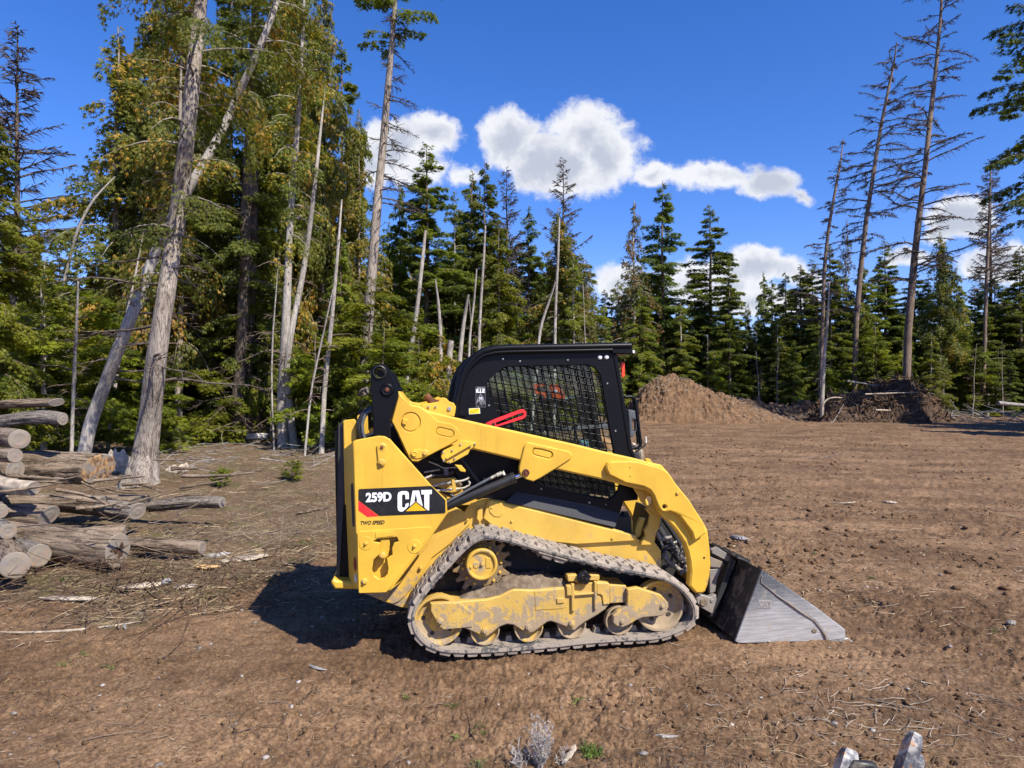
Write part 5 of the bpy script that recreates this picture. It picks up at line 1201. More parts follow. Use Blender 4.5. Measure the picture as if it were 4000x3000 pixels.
def make_crown(rng, axis, z0, z1, Rmax, nb, dens, size, rise=.25, droop=.45, shape='cone', width=.30, hang=.2, gaps=.12, asym=0.0, stubs=0, tip_dead=0.0, az_pref=None, low=.35, steps=7):
    """branches as flat sprays of leaf-sized faces; returns crown arrays, tone, and limb tubes."""
    u = (np.arange(nb) + rng.random(nb)) / nb; z = z0 + (z1 - z0) * u ** .92
    az = rng.random(nb) * 2 * np.pi
    if az_pref is not None: az = np.where(rng.random(nb) < az_pref[1], az_pref[0] + rng.normal(0, .7, nb), az)
    f = (z - z0) / (z1 - z0)
    if shape == 'cone': R_ = (1 - f) ** .68 * (low + (1 - low) * sstep(f, -.02, .16))
    elif shape == 'oval': R_ = np.sin(np.pi * np.clip(.12 + f * .88, 0, 1)) ** .7
    elif shape == 'broad': R_ = (1 - f ** 2.2) ** .7
    else: R_ = np.ones(nb) * (1 - f * .5)
    L = Rmax * np.maximum(.05, R_) * (.62 + .5 * rng.random(nb)) * (1 + asym * np.cos(az - 0.5))
    P0, rad = axis(z)
    d = np.stack([np.cos(az), np.sin(az), 0 * az], -1); sd = np.stack([-np.sin(az), np.cos(az), 0 * az], -1)
    rs = rise * (.6 + .8 * rng.random(nb)) + .35 * f; dr = droop * (.7 + .6 * rng.random(nb))
    curve = rng.normal(0, .12, nb)
    def pos(b, t, s=0):
        return P0[b] + d[b] * (L[b] * t)[:, None] + sd[b] * (s + curve[b] * L[b] * t * t)[:, None] + np.array([0, 0, 1.]) * ((rs[b] * t - dr[b] * t * t) * L[b])[:, None]
    # limbs
    ks = np.linspace(0, 1, 5); bb = np.repeat(np.arange(nb), 5); tt = np.tile(ks, nb)
    LP = pos(bb, tt).reshape(nb, 5, 3); lr = np.minimum(rad * .35, .010 + .011 * L)[:, None] * (1 - .85 * ks)[None]
    limbs = tube_arrays(LP, lr, 4)
    # sprays
    cnt = np.maximum(5, (dens * 3.4 * L ** 1.35 * (.7 + .6 * rng.random(nb)))).astype(int); b = np.repeat(np.arange(nb), cnt); n = len(b)
    t = 1 - rng.random(n) ** 1.25 * .88; t = np.minimum(t, 1)
    # side twigs in steps give the feathered outline
    tq = (np.floor(t * steps + rng.random(nb)[b]) + .5 * rng.random(n)) / steps; t = np.clip(.35 * t + .65 * tq, .1, 1.02)
    Wd = width * L[b] * np.sqrt(np.clip(1.08 - t, 0, 1)) * (.45 + .8 * t); s = (rng.random(n) * 2 - 1) * Wd
    keep = (vnoise(t * 5 + b * 3.7, s * 3 + b, 5) + .5) > gaps
    if tip_dead: keep &= rng.random(n) > tip_dead
    b, t, s, Wd = b[keep], t[keep], s[keep], Wd[keep]; n = len(b)
    q = pos(b, t - .22 * np.abs(s) / (L[b] + .01), s); q[:, 2] -= np.abs(s) * .28 + rng.random(n) ** 2 * hang * .5; q += rng.normal(0, size * .16, (n, 3))
    sg = np.sign(s) * np.minimum(1, np.abs(s) / (Wd + .01) + .2)
    fw = d[b] * (.75 + .4 * rng.random(n))[:, None] + sd[b] * (sg * .9)[:, None] + np.stack([0 * t, 0 * t, (rs[b] - 2 * dr[b] * t) * .8 - hang * (.6 + 1.2 * rng.random(n))], -1)
    fw += rng.normal(0, .28, (n, 3)); fw /= np.linalg.norm(fw, axis=1, keepdims=True)
    nrm_ = np.stack([rng.normal(0, .45, n), rng.normal(0, .45, n), np.ones(n)], -1); rt = np.cross(fw, nrm_); rt /= np.linalg.norm(rt, axis=1, keepdims=True) + 1e-9
    up = np.cross(rt, fw)
    sz = size * .66 * (.55 + .8 * rng.random(n)) * (1.15 - .3 * t)
    tris = []
    for (an, ln, wd) in ((0, 1.0, .115), (.5, .8, .10), (-.5, .8, .10)):
        dirv = fw * math.cos(an) + rt * math.sin(an) - up * .10 * abs(an); pv = np.cross(dirv, up); pv /= np.linalg.norm(pv, axis=1, keepdims=True) + 1e-9
        l = (sz * ln)[:, None]; w_ = (sz * wd)[:, None]
        mid_ = q + dirv * l * .45
        tris.append(np.stack([q, mid_ + pv * w_, q + dirv * l - np.array([0, 0, 1.]) * l * .12, mid_ - pv * w_], 1))
    V = np.stack(tris, 1).reshape(-1, 3); F_ = np.arange(len(V)).reshape(-1, 4)
    tone = np.repeat(np.clip(rng.random(nb)[b] * .45 + rng.random(n) * .55, 0, 1), 3)
    return V, F_, tone, limbs
def make_bare(rng, axis, z0, z1, Rmax, nb, twig=.5, rise=.15, droop=.1, shape='cone', tw=26, wig=.1, az_pref=None, tr=.0085, lr=1.0):
    u = (np.arange(nb) + rng.random(nb)) / nb; z = z0 + (z1 - z0) * u; f = u
    az = rng.random(nb) * 2 * np.pi
    if az_pref is not None: az = np.where(rng.random(nb) < az_pref[1], az_pref[0] + rng.normal(0, .7, nb), az)
    R_ = (1 - f) ** .7 * (.5 + .5 * sstep(f, 0, .2)) if shape == 'cone' else (np.sin(np.pi * np.clip(.15 + .85 * f, 0, 1)) ** .6 if shape == 'oval' else np.ones(nb) * (1 - .6 * f))
    L = Rmax * np.maximum(.06, R_) * (.35 + .8 * rng.random(nb)); P0, rad = axis(z)
    d = np.stack([np.cos(az), np.sin(az), 0 * az], -1); sd = np.stack([-np.sin(az), np.cos(az), 0 * az], -1)
    ks = np.linspace(0, 1, 7); rs = rise + rng.normal(0, .12, nb) + .3 * f; dr = droop + rng.normal(0, .12, nb); cv = rng.normal(0, .15, nb)
    def pos(b, t):
        wob = .03 * np.sin(t * 9 + b * 2.1)
        return P0[b] + d[b] * (L[b] * t)[:, None] + sd[b] * ((cv[b] * t * t + wob) * L[b])[:, None] + np.array([0, 0, 1.]) * ((rs[b] * t - dr[b] * t * t + wob * .6) * L[b])[:, None]
    bb = np.repeat(np.arange(nb), 7); LP = pos(bb, np.tile(ks, nb)).reshape(nb, 7, 3)
    parts = [tube_arrays(LP, np.minimum(rad * .6, lr * (.010 + .012 * L))[:, None] * (1 - .75 * ks)[None], 4)]
    cnt = np.maximum(3, (tw * L ** .8)).astype(int); b = np.repeat(np.arange(nb), cnt); n = len(b); t = .18 + .82 * rng.random(n)
    q = pos(b, t); sgn = rng.choice([-1., 1.], n)
    dv = d[b] * (.7 + .4 * rng.random(n))[:, None] + sd[b] * (sgn * (.5 + .6 * rng.random(n)))[:, None]; dv[:, 2] += rng.normal(-.15 * wig * 10 * .3, .45, n); dv /= np.linalg.norm(dv, axis=1, keepdims=True)
    tl = twig * (.2 + .8 * rng.random(n)) * (1.15 - t) * (.5 + .5 * L[b] / Rmax) + .06
    k3 = np.linspace(0, 1, 3); TP = q[:, None] + dv[:, None] * (tl[:, None] * k3)[..., None] - np.array([0, 0, 1.]) * ((tl[:, None] * k3 ** 2) * .18)[..., None]
    parts.append(tube_arrays(TP, np.full((n, 1), tr) * (1.1 - .6 * k3)[None] * (1 + .6 * rng.random((n, 1))), 3))
    return parts

def assemble(name, trunkpath, rng, mat_t, crown=None, mat_c=None, bare=None, seg=12, flare=1.0, rough=.06, extra=None):
    """one tree: an Empty at its foot with trunk (and limbs), crown and branches as parts. Path in world space."""
    base = trunkpath[0]; root = empty(name, base[:3]); loc = [(p[0] - base[0], p[1] - base[1], p[2] - base[2], p[3]) for p in trunkpath]
    loc[0] = (loc[0][0], loc[0][1], -.15, loc[0][3])
    tp = [trunk_mesh(loc, rng, seg, rough, flare)]
    if extra:
        for e in extra: tp.append(trunk_mesh([(p[0] - base[0], p[1] - base[1], p[2] - base[2], p[3]) for p in e], rng, max(6, seg - 2), rough, .3))
    ax = trunk_axis(loc)
    cr = []
    for c in (crown if isinstance(crown, list) else [crown] if crown else []):
        c = dict(c); mc = c.pop('mat', mat_c); V, F_, tone, limbs = make_crown(rng, ax, **c); cr.append((V, F_, tone, mc)); tp.append(limbs)
    V, F_ = cat_mesh(tp); npmesh('trunk', V, F_, MAT[mat_t], root, True)
    for (V, F_, tone, mc) in cr: npmesh('crown', V, F_, MAT[mc], root, False, {'tone': ('FACE', tone)})
    if bare:
        bl = []
        for bd in (bare if isinstance(bare, list) else [bare]):
            bd = dict(bd); bl += make_bare(rng, ax, **bd)
        V, F_ = cat_mesh(bl); npmesh('branches', V, F_, MAT['dark_bark' if mat_t != 'pale_bark' else 'brown_bark'], root, False)
    return root
def straight(H, r, lean=0.0, wob=.08, rng=None, n=8):
    return [(lean * H * (k / n) + (rng.normal(0, wob) * .3 if 0 < k < n else 0), (rng.normal(0, wob) * .3 if 0 < k < n else 0), H * k / n, max(.012, r * (1 - .92 * k / n))) for k in range(n + 1)]
PROTO = {}
def proto(key, H, r, mat_t, seed, crown=None, mat_c=None, bare=None, name='conifer', lean=0.0):
    g = np.random.default_rng(seed); root = assemble(name, straight(H, r, lean, .08, g), g, mat_t, crown, mat_c, bare, 9, .6)
    PROTO[key] = (root, H); return root
def bury(root):  # the source tree itself is used for the first place it stands
    root['_free'] = 1
def place_tree(key, px, ytop, D0, label, group=None, sx=1.0, rot=None, cat='tree', name=None, rng=random.Random(4)):
    """stand a tree whose foot is D metres away under pixel column px and whose tip reaches pixel row ytop."""
    D = D0 + 7 if (px > 2330 and D0 > 41) else D0
    src, H = PROTO[key]; x = (px - 2000) / F * D; base = gz(x, D); top = CAMH + (1535 - ytop) / F * D; s = (top - base) / H
    if '_used' not in src: root = src; src['_used'] = 1
    else:
        root = src.copy(); link(root)
        for ch in src.children: c = ch.copy(); c.parent = root; link(c)
    if name: root.name = name
    root.location = (x, D, base); root.rotation_euler = (0, 0, rng.random() * 6.28 if rot is None else rot); root.scale = (s * sx, s * sx, s)
    tag(root, label, cat, group); return root

R = random.Random(3)
# conical fir, spruce, hemlock, cedar, bare larch and undergrowth prototypes
proto('fir1', 14, .16, 'brown_bark', 11, dict(z0=1.0, z1=14, Rmax=2.7, nb=120, dens=70, size=.24, rise=.18, droop=.35, hang=.25), 'fir_foliage', name='fir_tree')
proto('fir2', 14, .15, 'brown_bark', 12, dict(z0=.6, z1=14, Rmax=2.5, nb=105, dens=62, size=.25, rise=.05, droop=.30, hang=.35, gaps=.2), 'blue_fir_foliage', name='fir_tree')
proto('fir3', 12, .14, 'pale_bark', 13, dict(z0=3.5, z1=12, Rmax=2.1, nb=80, dens=58, size=.22, rise=.25, droop=.4, hang=.25, gaps=.2, shape='cone'), 'fir_foliage', dict(z0=.8, z1=3.6, Rmax=1.3, nb=22, twig=.4, shape='pole'), name='fir_tree')
proto('hem1', 12, .13, 'brown_bark', 14, dict(z0=.5, z1=12, Rmax=2.4, nb=100, dens=66, size=.22, rise=.10, droop=.55, hang=.45), 'hemlock_foliage', name='hemlock_tree')
proto('hem2', 10, .12, 'pale_bark', 15, dict(z0=.8, z1=10, Rmax=2.3, nb=80, dens=62, size=.21, rise=.2, droop=.5, hang=.3, gaps=.22, shape='cone'), 'hemlock_foliage', name='hemlock_tree')
proto('ced1', 12, .13, 'cedar_bark', 16, dict(z0=2.0, z1=12, Rmax=2.2, nb=110, dens=74, size=.19, rise=.15, droop=.65, hang=1.0, gaps=.25, shape='cone'), 'cedar_foliage', dict(z0=.6, z1=5, Rmax=1.2, nb=24, twig=.35, shape='pole'), name='cedar_tree')
proto('ced2', 12, .13, 'pale_bark', 17, dict(z0=1.2, z1=12, Rmax=1.7, nb=80, dens=40, size=.24, rise=.2, droop=.6, hang=1.1, gaps=.34, shape='cone'), 'sparse_foliage', dict(z0=.8, z1=11, Rmax=1.5, nb=40, twig=.35), name='cedar_tree')
proto('ugr1', 4.2, .04, 'brown_bark', 18, dict(z0=.15, z1=4.2, Rmax=1.7, nb=42, dens=75, size=.17, rise=.25, droop=.45, hang=.2, shape='broad'), 'hemlock_foliage', name='young_hemlock')
proto('ugr2', 3.2, .035, 'brown_bark', 19, dict(z0=.1, z1=3.2, Rmax=1.5, nb=36, dens=80, size=.16, rise=.15, droop=.35, hang=.15, shape='cone', low=.8), 'hemlock_foliage', name='young_hemlock')
proto('ugr3', 6.5, .06, 'pale_bark', 20, dict(z0=.5, z1=6.5, Rmax=1.5, nb=48, dens=70, size=.18, rise=.2, droop=.5, hang=.3, gaps=.25, shape='cone', low=.7), 'fir_foliage', dict(z0=.3, z1=2.5, Rmax=1.0, nb=16, twig=.35, shape='pole'), name='young_fir')
proto('bare1', 12, .12, 'dark_bark', 23, None, None, dict(z0=4, z1=12, Rmax=1.8, nb=110, twig=.5, rise=.35, droop=.0, tw=34, tr=.010, lr=1.2), name='bare_larch')
proto('pole1', 8, .06, 'pale_bark', 24, None, None, dict(z0=1.5, z1=8, Rmax=.9, nb=30, twig=.3, shape='pole', tw=10), name='dead_sapling', lean=.03)
proto('pole2', 6, .045, 'pale_bark', 25, None, None, dict(z0=1.0, z1=6, Rmax=.8, nb=24, twig=.3, shape='pole', tw=10), name='dead_sapling', lean=-.05)

# --- centre: the row of conifers behind the machine
T = place_tree
T('fir1', 1665, 560, 31, 'tall green fir with dense pointed crown, second in from the bare pine', sx=1.3)
T('fir3', 1775, 740, 33, 'narrow fir with pale stem just behind the tall pointed fir', sx=.75)
T('hem1', 1845, 665, 36, 'thin-topped hemlock beside the bare reddish larch, left of it', sx=1.0)
T('fir2', 1893, 625, 34, 'dark conifer with drooping spiky tip in front of the big cloud', sx=1.05)
T('bare1', 1980, 655, 37, 'small leafless larch between two green conifers, under the big cloud', sx=1.1)
T('hem1', 1950, 860, 29, 'yellow-green hemlock with pale straight stem behind the cab', sx=1.1)
T('fir2', 2065, 800, 38, 'slim blue-green fir right of the small leafless larch', sx=1.1)
T('bare1', 2200, 615, 40, 'leafless larch with teardrop crown against the big cloud', sx=1.0)
T('ced1', 2180, 810, 33, 'olive cedar growing just in front of the teardrop-shaped larch', sx=1.3)
T('ced2', 2295, 1015, 34, 'short pale-stemmed cedar at the right end of the left-hand wood', sx=.9)
T('hem2', 2240, 1000, 31, 'bushy low hemlock at the edge of the gap in the trees', sx=.9)
T('hem2', 2360, 1180, 38, 'low rounded hemlock in the gap left of the dark spruce', sx=1.0)
T('hem1', 1560, 700, 33, 'dark hemlock standing behind the tall bare-limbed pine', sx=.7)
g = np.random.default_rng(61)
assemble_label = lambda o, l, c='tree', gr=None: tag(o, l, c, gr)
# --- right: the wood beyond the clearing
T('ced2', 2480, 780, 47, 'tall see-through cedar with sparse rusty sprays above the dirt mound', sx=1.25)
T('fir2', 2590, 705, 50, 'tallest dark spruce above the dirt mound, with ragged tiered limbs', sx=1.25)
T('fir1', 2775, 800, 50, 'full green fir with sweeping limbs, right of the dark spruce', sx=1.35)
T('hem1', 2500, 1120, 44, 'bright broad hemlock at the foot of the sparse rusty cedar', sx=1.3)
T('hem2', 2660, 1180, 45, 'bright green bushy hemlock just behind the dirt mound', sx=1.2)
T('fir1', 2850, 1010, 46, 'wide dark fir with branches down to the ground right of the mound', sx=1.1)
T('ced2', 2925, 1180, 55, 'small thin cedar in the low gap between two groups of firs', sx=.8)
T('hem1', 2985, 1060, 55, 'small pale-tipped hemlock in the low gap of the tree line', sx=.7)
T('fir2', 3070, 1060, 50, 'round-topped dark pine with bottlebrush tips in mid tree line', sx=1.3)
T('fir1', 3245, 950, 48, 'tall green fir in front of the leaning dead larch', sx=1.2)
T('ced2', 3310, 850, 54, 'thin rust-tipped cedar between the two leaning larches', sx=.75)
T('hem1', 3370, 1010, 50, 'leafy olive hemlock around the foot of the second tall larch', sx=1.0)
T('fir1', 3460, 940, 52, 'dense conical fir left of the tallest larch', sx=1.2)
T('ced1', 3675, 905, 50, 'cedar with a drooping weeping tip right of the tallest larch', sx=1.1)
T('hem1', 3740, 1035, 52, 'small-topped hemlock beside the weeping cedar', sx=.8)
T('fir1', 3990, 960, 50, 'dark spruce at the right edge of the wood', sx=1.2)
T('fir2', 3930, 1120, 54, 'shaded fir second from the right edge of the wood', sx=1.2)
T('hem2', 3200, 1250, 45, 'low yellow-green hemlock standing forward of the firs, in mid clearing edge', sx=1.3)
T('hem2', 3640, 1300, 45, 'bright low hemlock right of the root pile', sx=1.2)
T('hem1', 3100, 1330, 43, 'low bushy hemlock behind the end of the dirt bank', sx=1.3)
T('ugr2', 3420, 1250, 43, 'young yellow-green hemlock just left of the tallest larch', sx=1.2)
T('bare1', 3875, 620, 55, 'tall thin larch near the right edge, bare but for its top whorls', sx=1.0)
LOOK = {'fir1': 'full green fir', 'fir2': 'dark blue-green fir', 'fir3': 'pale-stemmed fir', 'hem1': 'olive hemlock', 'hem2': 'bushy bright hemlock', 'ced1': 'golden-green cedar', 'ced2': 'see-through cedar', 'ugr1': 'low broad hemlock', 'ugr2': 'low cone-shaped hemlock', 'ugr3': 'young narrow fir', 'pole1': 'thin pale dead stem', 'pole2': 'short crooked dead stem'}
MARKS = [(-400, 'at the left edge of the photo'), (120, 'behind the log stack'), (320, 'behind the foot of the leaning grey trunk'), (480, 'left of the big furrowed cedar'), (640, 'right of the big furrowed cedar'), (800, 'between the big cedar and the dark double fir'),
         (930, 'behind the dark double-stemmed fir'), (1040, 'left of the twin grey trunks'), (1170, 'right of the twin grey trunks'), (1290, 'left of the tall straight pine'), (1420, 'behind the foot of the tall straight pine'), (1530, 'above the yellow bonnet'), (1680, 'by the golden cedar'), (1800, 'above the back of the cab'),
         (1930, 'above the middle of the cab roof'), (2080, 'behind the teardrop larch'), (2230, 'at the right end of the left wood'), (2380, 'above the front of the cab roof'), (2500, 'left of the dirt mound top'), (2620, 'behind the top of the dirt mound'), (2750, 'behind the right slope of the dirt mound'),
         (2880, 'above the start of the dark bank'), (3000, 'in the low dip of the tree line'), (3110, 'above the middle of the dark bank'), (3210, 'by the broken-topped larch'), (3310, 'left of the root pile top'), (3420, 'behind the left half of the root pile'), (3530, 'by the foot of the tallest larch'), (3640, 'right of the root pile'), (3740, 'under the weeping cedar'), (3830, 'by the slim grey larch'), (3930, 'near the right edge'), (4010, 'at the right edge of the photo')]
def place_label(kk, px, yt_, label):
    mk = min(MARKS, key=lambda q: abs(q[0] - px - 0))[1]; tier = 'rising' if yt_ < 1130 else ('mid-high' if yt_ < 1290 else 'low')
    return LOOK[kk] + ' ' + tier + ' ' + mk
def far_row(n, x0, x1, d0, d1, t0, t1, keys, label, group, rr, sx=(1.0, 1.4), warp=None, cat='tree'):
    for k in range(n):
        px = x0 + (x1 - x0) * (k + rr.random()) / n; yt_ = rr.uniform(t0, t1); D_ = rr.uniform(d0, d1)
        if warp: yt_ += warp(px)
        kk = rr.choice(keys); T(kk, px, yt_, D_, place_label(kk, px, yt_, label), group, sx=rr.uniform(*sx), rng=rr, cat=cat)
rr = random.Random(77)
gap = lambda px: 90 * math.exp(-((px - 2950) / 90) ** 2) + 60 * math.exp(-((px - 2360) / 80) ** 2)
far_row(44, 2330, 4200, 52, 60, 1010, 1200, ['fir1', 'fir2', 'hem1', 'fir2', 'hem2'], 'green conifer in the close-packed wood beyond the clearing', 'conifers behind the clearing', rr, (1.2, 1.6), warp=gap)
far_row(24, 2330, 4200, 46, 52, 1180, 1320, ['hem1', 'hem2', 'fir1', 'fir3'], 'x', 'conifers behind the clearing', rr, (1.3, 1.7), warp=gap)
far_row(34, 2330, 4200, 44, 50, 1320, 1440, ['ugr3', 'ugr1', 'hem2', 'ugr3', 'fir2'], 'low young conifer filling the foot of the wood beyond the clearing', 'young conifers beyond the clearing', rr, (1.0, 1.5))
far_row(30, 2280, 4300, 62, 75, 1230, 1330, ['fir2', 'fir1', 'hem1'], 'green conifer in the close-packed wood beyond the clearing', 'conifers behind the clearing', rr, (1.3, 1.8), warp=gap)
far_row(9, 2700, 3950, 42, 46, 1300, 1400, ['pole1', 'pole2'], 'thin pale dead stem standing in front of the wood beyond the clearing', 'pale dead stems beyond the clearing', rr, (.8, 1.2))
# trees outside the frame on the right, whose shade falls on the far edge of the clearing
for (x_, y_, s_) in ((31, 27, 15), (35, 29, 18), (39, 31, 17), (27.5, 23, 13), (33, 24, 16), (43, 33, 18)):
    o = T('fir1', 2000 + x_ / y_ * F, 1535 - (s_ - CAMH) / y_ * F, y_, 'fir standing outside the frame whose shade reaches the clearing', 'firs outside the frame', sx=1.9)

# --- left wood: far filler, middle filler, undergrowth
rr = random.Random(5)
far_row(16, -250, 1600, 52, 66, 880, 1060, ['fir1', 'fir2', 'hem1'], 'dark conifer deep inside the left-hand wood', 'conifers deep in the wood', rr, (1.5, 2.0), warp=lambda p: 120 * sstep(p, 1300, 1700) - 0)
far_row(20, -250, 2250, 44, 54, 760, 1000, ['fir1', 'hem1', 'fir2', 'ced1'], 'dark conifer deep inside the left-hand wood', 'conifers deep in the wood', rr, (.9, 1.3), warp=lambda p: 250 * sstep(p, 1500, 1800) + 150 * math.exp(-((p - 260) / 120) ** 2))
far_row(16, 1480, 2330, 36, 43, 850, 1080, ['hem1', 'fir1', 'hem2', 'ced2'], 'x', 'conifers inside the wood', rr, (1.2, 1.6))
far_row(22, -200, 2330, 34, 44, 980, 1220, ['hem1', 'hem2', 'fir3', 'ugr3'], 'mid-sized conifer in the middle of the left-hand wood', 'conifers inside the wood', rr, (1.0, 1.4))
far_row(20, -150, 2330, 30, 36, 1300, 1420, ['ugr1', 'ugr2', 'ugr3', 'hem2'], 'young hemlock on the floor of the left-hand wood', 'young hemlocks in the wood', rr, (1.0, 1.5))
far_row(13, -150, 1650, 25, 30, 1150, 1380, ['ugr1', 'ugr1', 'ugr2', 'hem2'], 'young hemlock on the floor of the left-hand wood', 'young hemlocks in the wood', rr, (1.1, 1.5))
far_row(24, 100, 2330, 25, 34, 1080, 1380, ['pole1', 'pole2'], 'thin pale dead sapling in the left-hand wood', 'dead saplings in the wood', rr, (.8, 1.2))
T('hem1', -20, 440, 17, 'large green hemlock at the left edge with drooping boughs', sx=1.0)
T('hem2', 170, 1000, 19, 'bright bushy hemlock behind the raised log ends', sx=1.25)
T('ugr1', 300, 1080, 20, 'light green young hemlock between the leaning grey trunk and the log stack', sx=1.2)
T('ugr1', 60, 1180, 21, 'light green young hemlock low at the left edge', sx=1.3)
T('ugr2', 620, 1370, 20, 'low green hemlock in shade behind the big furrowed trunk', sx=1.2)
T('ced1', 450, 95, 27, 'golden-green ragged cedar alone against the sky at upper left', sx=1.35)
T('bare1', 55, 90, 34, 'bare dark larch behind the wood at the left edge', sx=1.3)
T('ced1', 700, -250, 24, 'tall cedar with rusty sprays behind the big furrowed trunk', sx=.7)
T('fir1', 900, -350, 30, 'very tall dark fir behind the leaning bare trunk', sx=.55)
T('fir2', 820, 250, 31, 'dark fir with deep shade under it behind the big trunk', sx=.8)
T('ced1', 1090, -200, 27, 'tall golden cedar behind the twin grey trunks', sx=.62)
T('ced1', 640, -180, 29, 'lofty golden cedar filling the sky left of the big furrowed trunk', sx=.9)
T('ced1', 1180, -350, 31, 'highest golden cedar, behind the tops of the twin grey trunks', sx=.8)
T('fir1', 1330, 150, 33, 'tall green fir just left of the tall straight pine', sx=.8)
T('hem1', 740, -100, 30, 'lofty hemlock directly behind the big furrowed trunk', sx=.8)
T('ced1', 1260, -120, 28, 'hanging golden cedar between the twin trunks and the tall pine', sx=.6)
T('ced1', 1400, 420, 29, 'shorter golden cedar left of the tall pine stem', sx=.8)
T('hem1', 1010, 560, 25, 'dark green hemlock in the heart of the wood left of the twin trunks', sx=.8)
T('hem1', 1330, 900, 24, 'yellow-green hemlock right of the twin grey trunks', sx=.8)
T('ugr1', 1450, 1080, 22, 'bright young hemlock behind the lifting link of the machine', sx=1.3)
T('ugr2', 1230, 1300, 22, 'low bright hemlock right of the twin grey trunks', sx=1.2)
T('ugr1', 1500, 1280, 20, 'young hemlock with layered boughs just above the yellow bonnet', sx=1.2)

# --- traced trunks of the left wood
def tp(D, pts):
    """trunk line seen at these pixels (x, y, width) standing D metres away."""
    o = []
    for k, (x, y, w_) in enumerate(pts):
        q = at_depth(x, y, D + .25 * math.sin(k * 1.3)); o.append((q.x, q.y, q.z, w_ / F * D / 2))
    b = o[0]; zb = gz(b[0], b[1]); o[0] = (b[0], b[1], zb - .02, b[3]); return o
g = np.random.default_rng(2)
t1 = tp(13.2, [(548, 1905, 98), (568, 1780, 90), (590, 1600, 76), (605, 1450, 74), (630, 1250, 70), (662, 1050, 65), (690, 880, 62), (712, 720, 59), (735, 500, 53), (752, 300, 52), (772, 120, 48), (792, -40, 42), (820, -500, 36), (840, -1000, 10)])
def zof(p, D): return CAMH + (1535 - p) / F * D
zb = t1[0][2]
o = assemble('cedar_tree', t1, g, 'cedar_bark', [dict(z0=zof(1120, 13.2) - zb, z1=14.0, Rmax=1.9, nb=44, dens=75, size=.13, rise=.1, droop=.5, hang=.8, gaps=.35, shape='oval')], 'cedar_foliage',
             dict(z0=1.8, z1=8.0, Rmax=2.0, nb=22, twig=.6, rise=.05, droop=.25, shape='pole', tw=6), seg=28, flare=1.15, rough=.12)
tag(o, 'thick pale cedar with furrowed bark and flared foot beside the log stack', 'tree')
t2 = tp(16.0, [(312, 1775, 48.4), (355, 1640, 46.8), (410, 1500, 45.2), (455, 1380, 44.5), (520, 1220, 42.1), (560, 1110, 40.6), (600, 1000, 39.0), (640, 910, 37.4), (700, 800, 35.9), (778, 665, 32.8), (854, 538, 31.2), (900, 440, 29.6), (949, 329, 28.1), (1000, 220, 25.7), (1045, 110, 23.4), (1088, -10, 21.8), (1150, -250, 15.6), (1200, -500, 6.2)])
o = assemble('leaning_tree', t2, g, 'pale_bark', [dict(z0=8.5, z1=13.5, Rmax=1.5, nb=28, dens=70, size=.14, rise=.1, droop=.5, hang=.8, gaps=.3, shape='oval')], 'cedar_foliage',
             dict(z0=2.0, z1=7.5, Rmax=1.8, nb=24, twig=.5, rise=.0, droop=.15, shape='pole', tw=6), seg=16, flare=.25, rough=.07)
tag(o, 'long grey trunk leaning hard right across the big furrowed cedar', 'tree')
ta = tp(22, [(1108, 1725, 42.6), (1102, 1600, 41.0), (1105, 1480, 38.5), (1112, 1350, 34.4), (1122, 1150, 29.5), (1132, 900, 26.2), (1145, 700, 23.0), (1160, 520, 19.7), (1172, 350, 16.4), (1185, 100, 11.5), (1195, -200, 3.3)])
tb = tp(22, [(1150, 1720, 31.2), (1135, 1620, 28.1), (1120, 1500, 26.5), (1120, 1420, 25.0), (1132, 1320, 25.0), (1160, 1190, 23.4), (1185, 1060, 21.8), (1205, 930, 19.5), (1220, 800, 17.2), (1238, 650, 14.0), (1255, 480, 9.4), (1270, 350, 3.9)])
o = assemble('twin_cedar', ta, g, 'pale_bark', [dict(z0=6.5, z1=15.5, Rmax=1.6, nb=54, dens=60, size=.16, rise=.1, droop=.6, hang=.9, gaps=.35, shape='oval')], 'cedar_foliage', dict(z0=2.2, z1=9, Rmax=1.7, nb=20, twig=.5, rise=.05, droop=.3, shape='pole', tw=6), seg=16, flare=.5, extra=[tb])
tag(o, 'smooth grey cedar forking low into two slim upright stems', 'tree')
tc1 = tp(24, [(925, 1680, 62), (930, 1560, 50), (940, 1400, 46), (950, 1200, 44), (960, 900, 42), (972, 600, 38), (985, 300, 32), (1000, 0, 26), (1010, -350, 8)]); tc2 = tp(24.4, [(965, 1660, 50), (960, 1500, 44), (975, 1300, 40), (985, 1000, 34), (995, 700, 28), (1010, 400, 16)])
o = assemble('fir_tree', tc1, g, 'dark_bark', [dict(z0=3.2, z1=18, Rmax=2.3, nb=90, dens=44, size=.24, rise=.1, droop=.4, hang=.3, gaps=.25, shape='oval')], 'fir_foliage', dict(z0=.8, z1=4.5, Rmax=2.2, nb=30, twig=.6, rise=.0, droop=.3, shape='pole', tw=12), seg=16, flare=.7, extra=[tc2])
tag(o, 'dark double-stemmed fir in deep shade with dead lower limbs', 'tree')
td = tp(24, [(1412, 1640, 46), (1420, 1500, 45), (1432, 1350, 42), (1445, 1150, 40), (1462, 950, 36), (1478, 750, 33), (1498, 550, 30), (1512, 380, 26), (1530, 180, 21), (1545, 0, 16), (1560, -200, 10), (1570, -330, 4)])
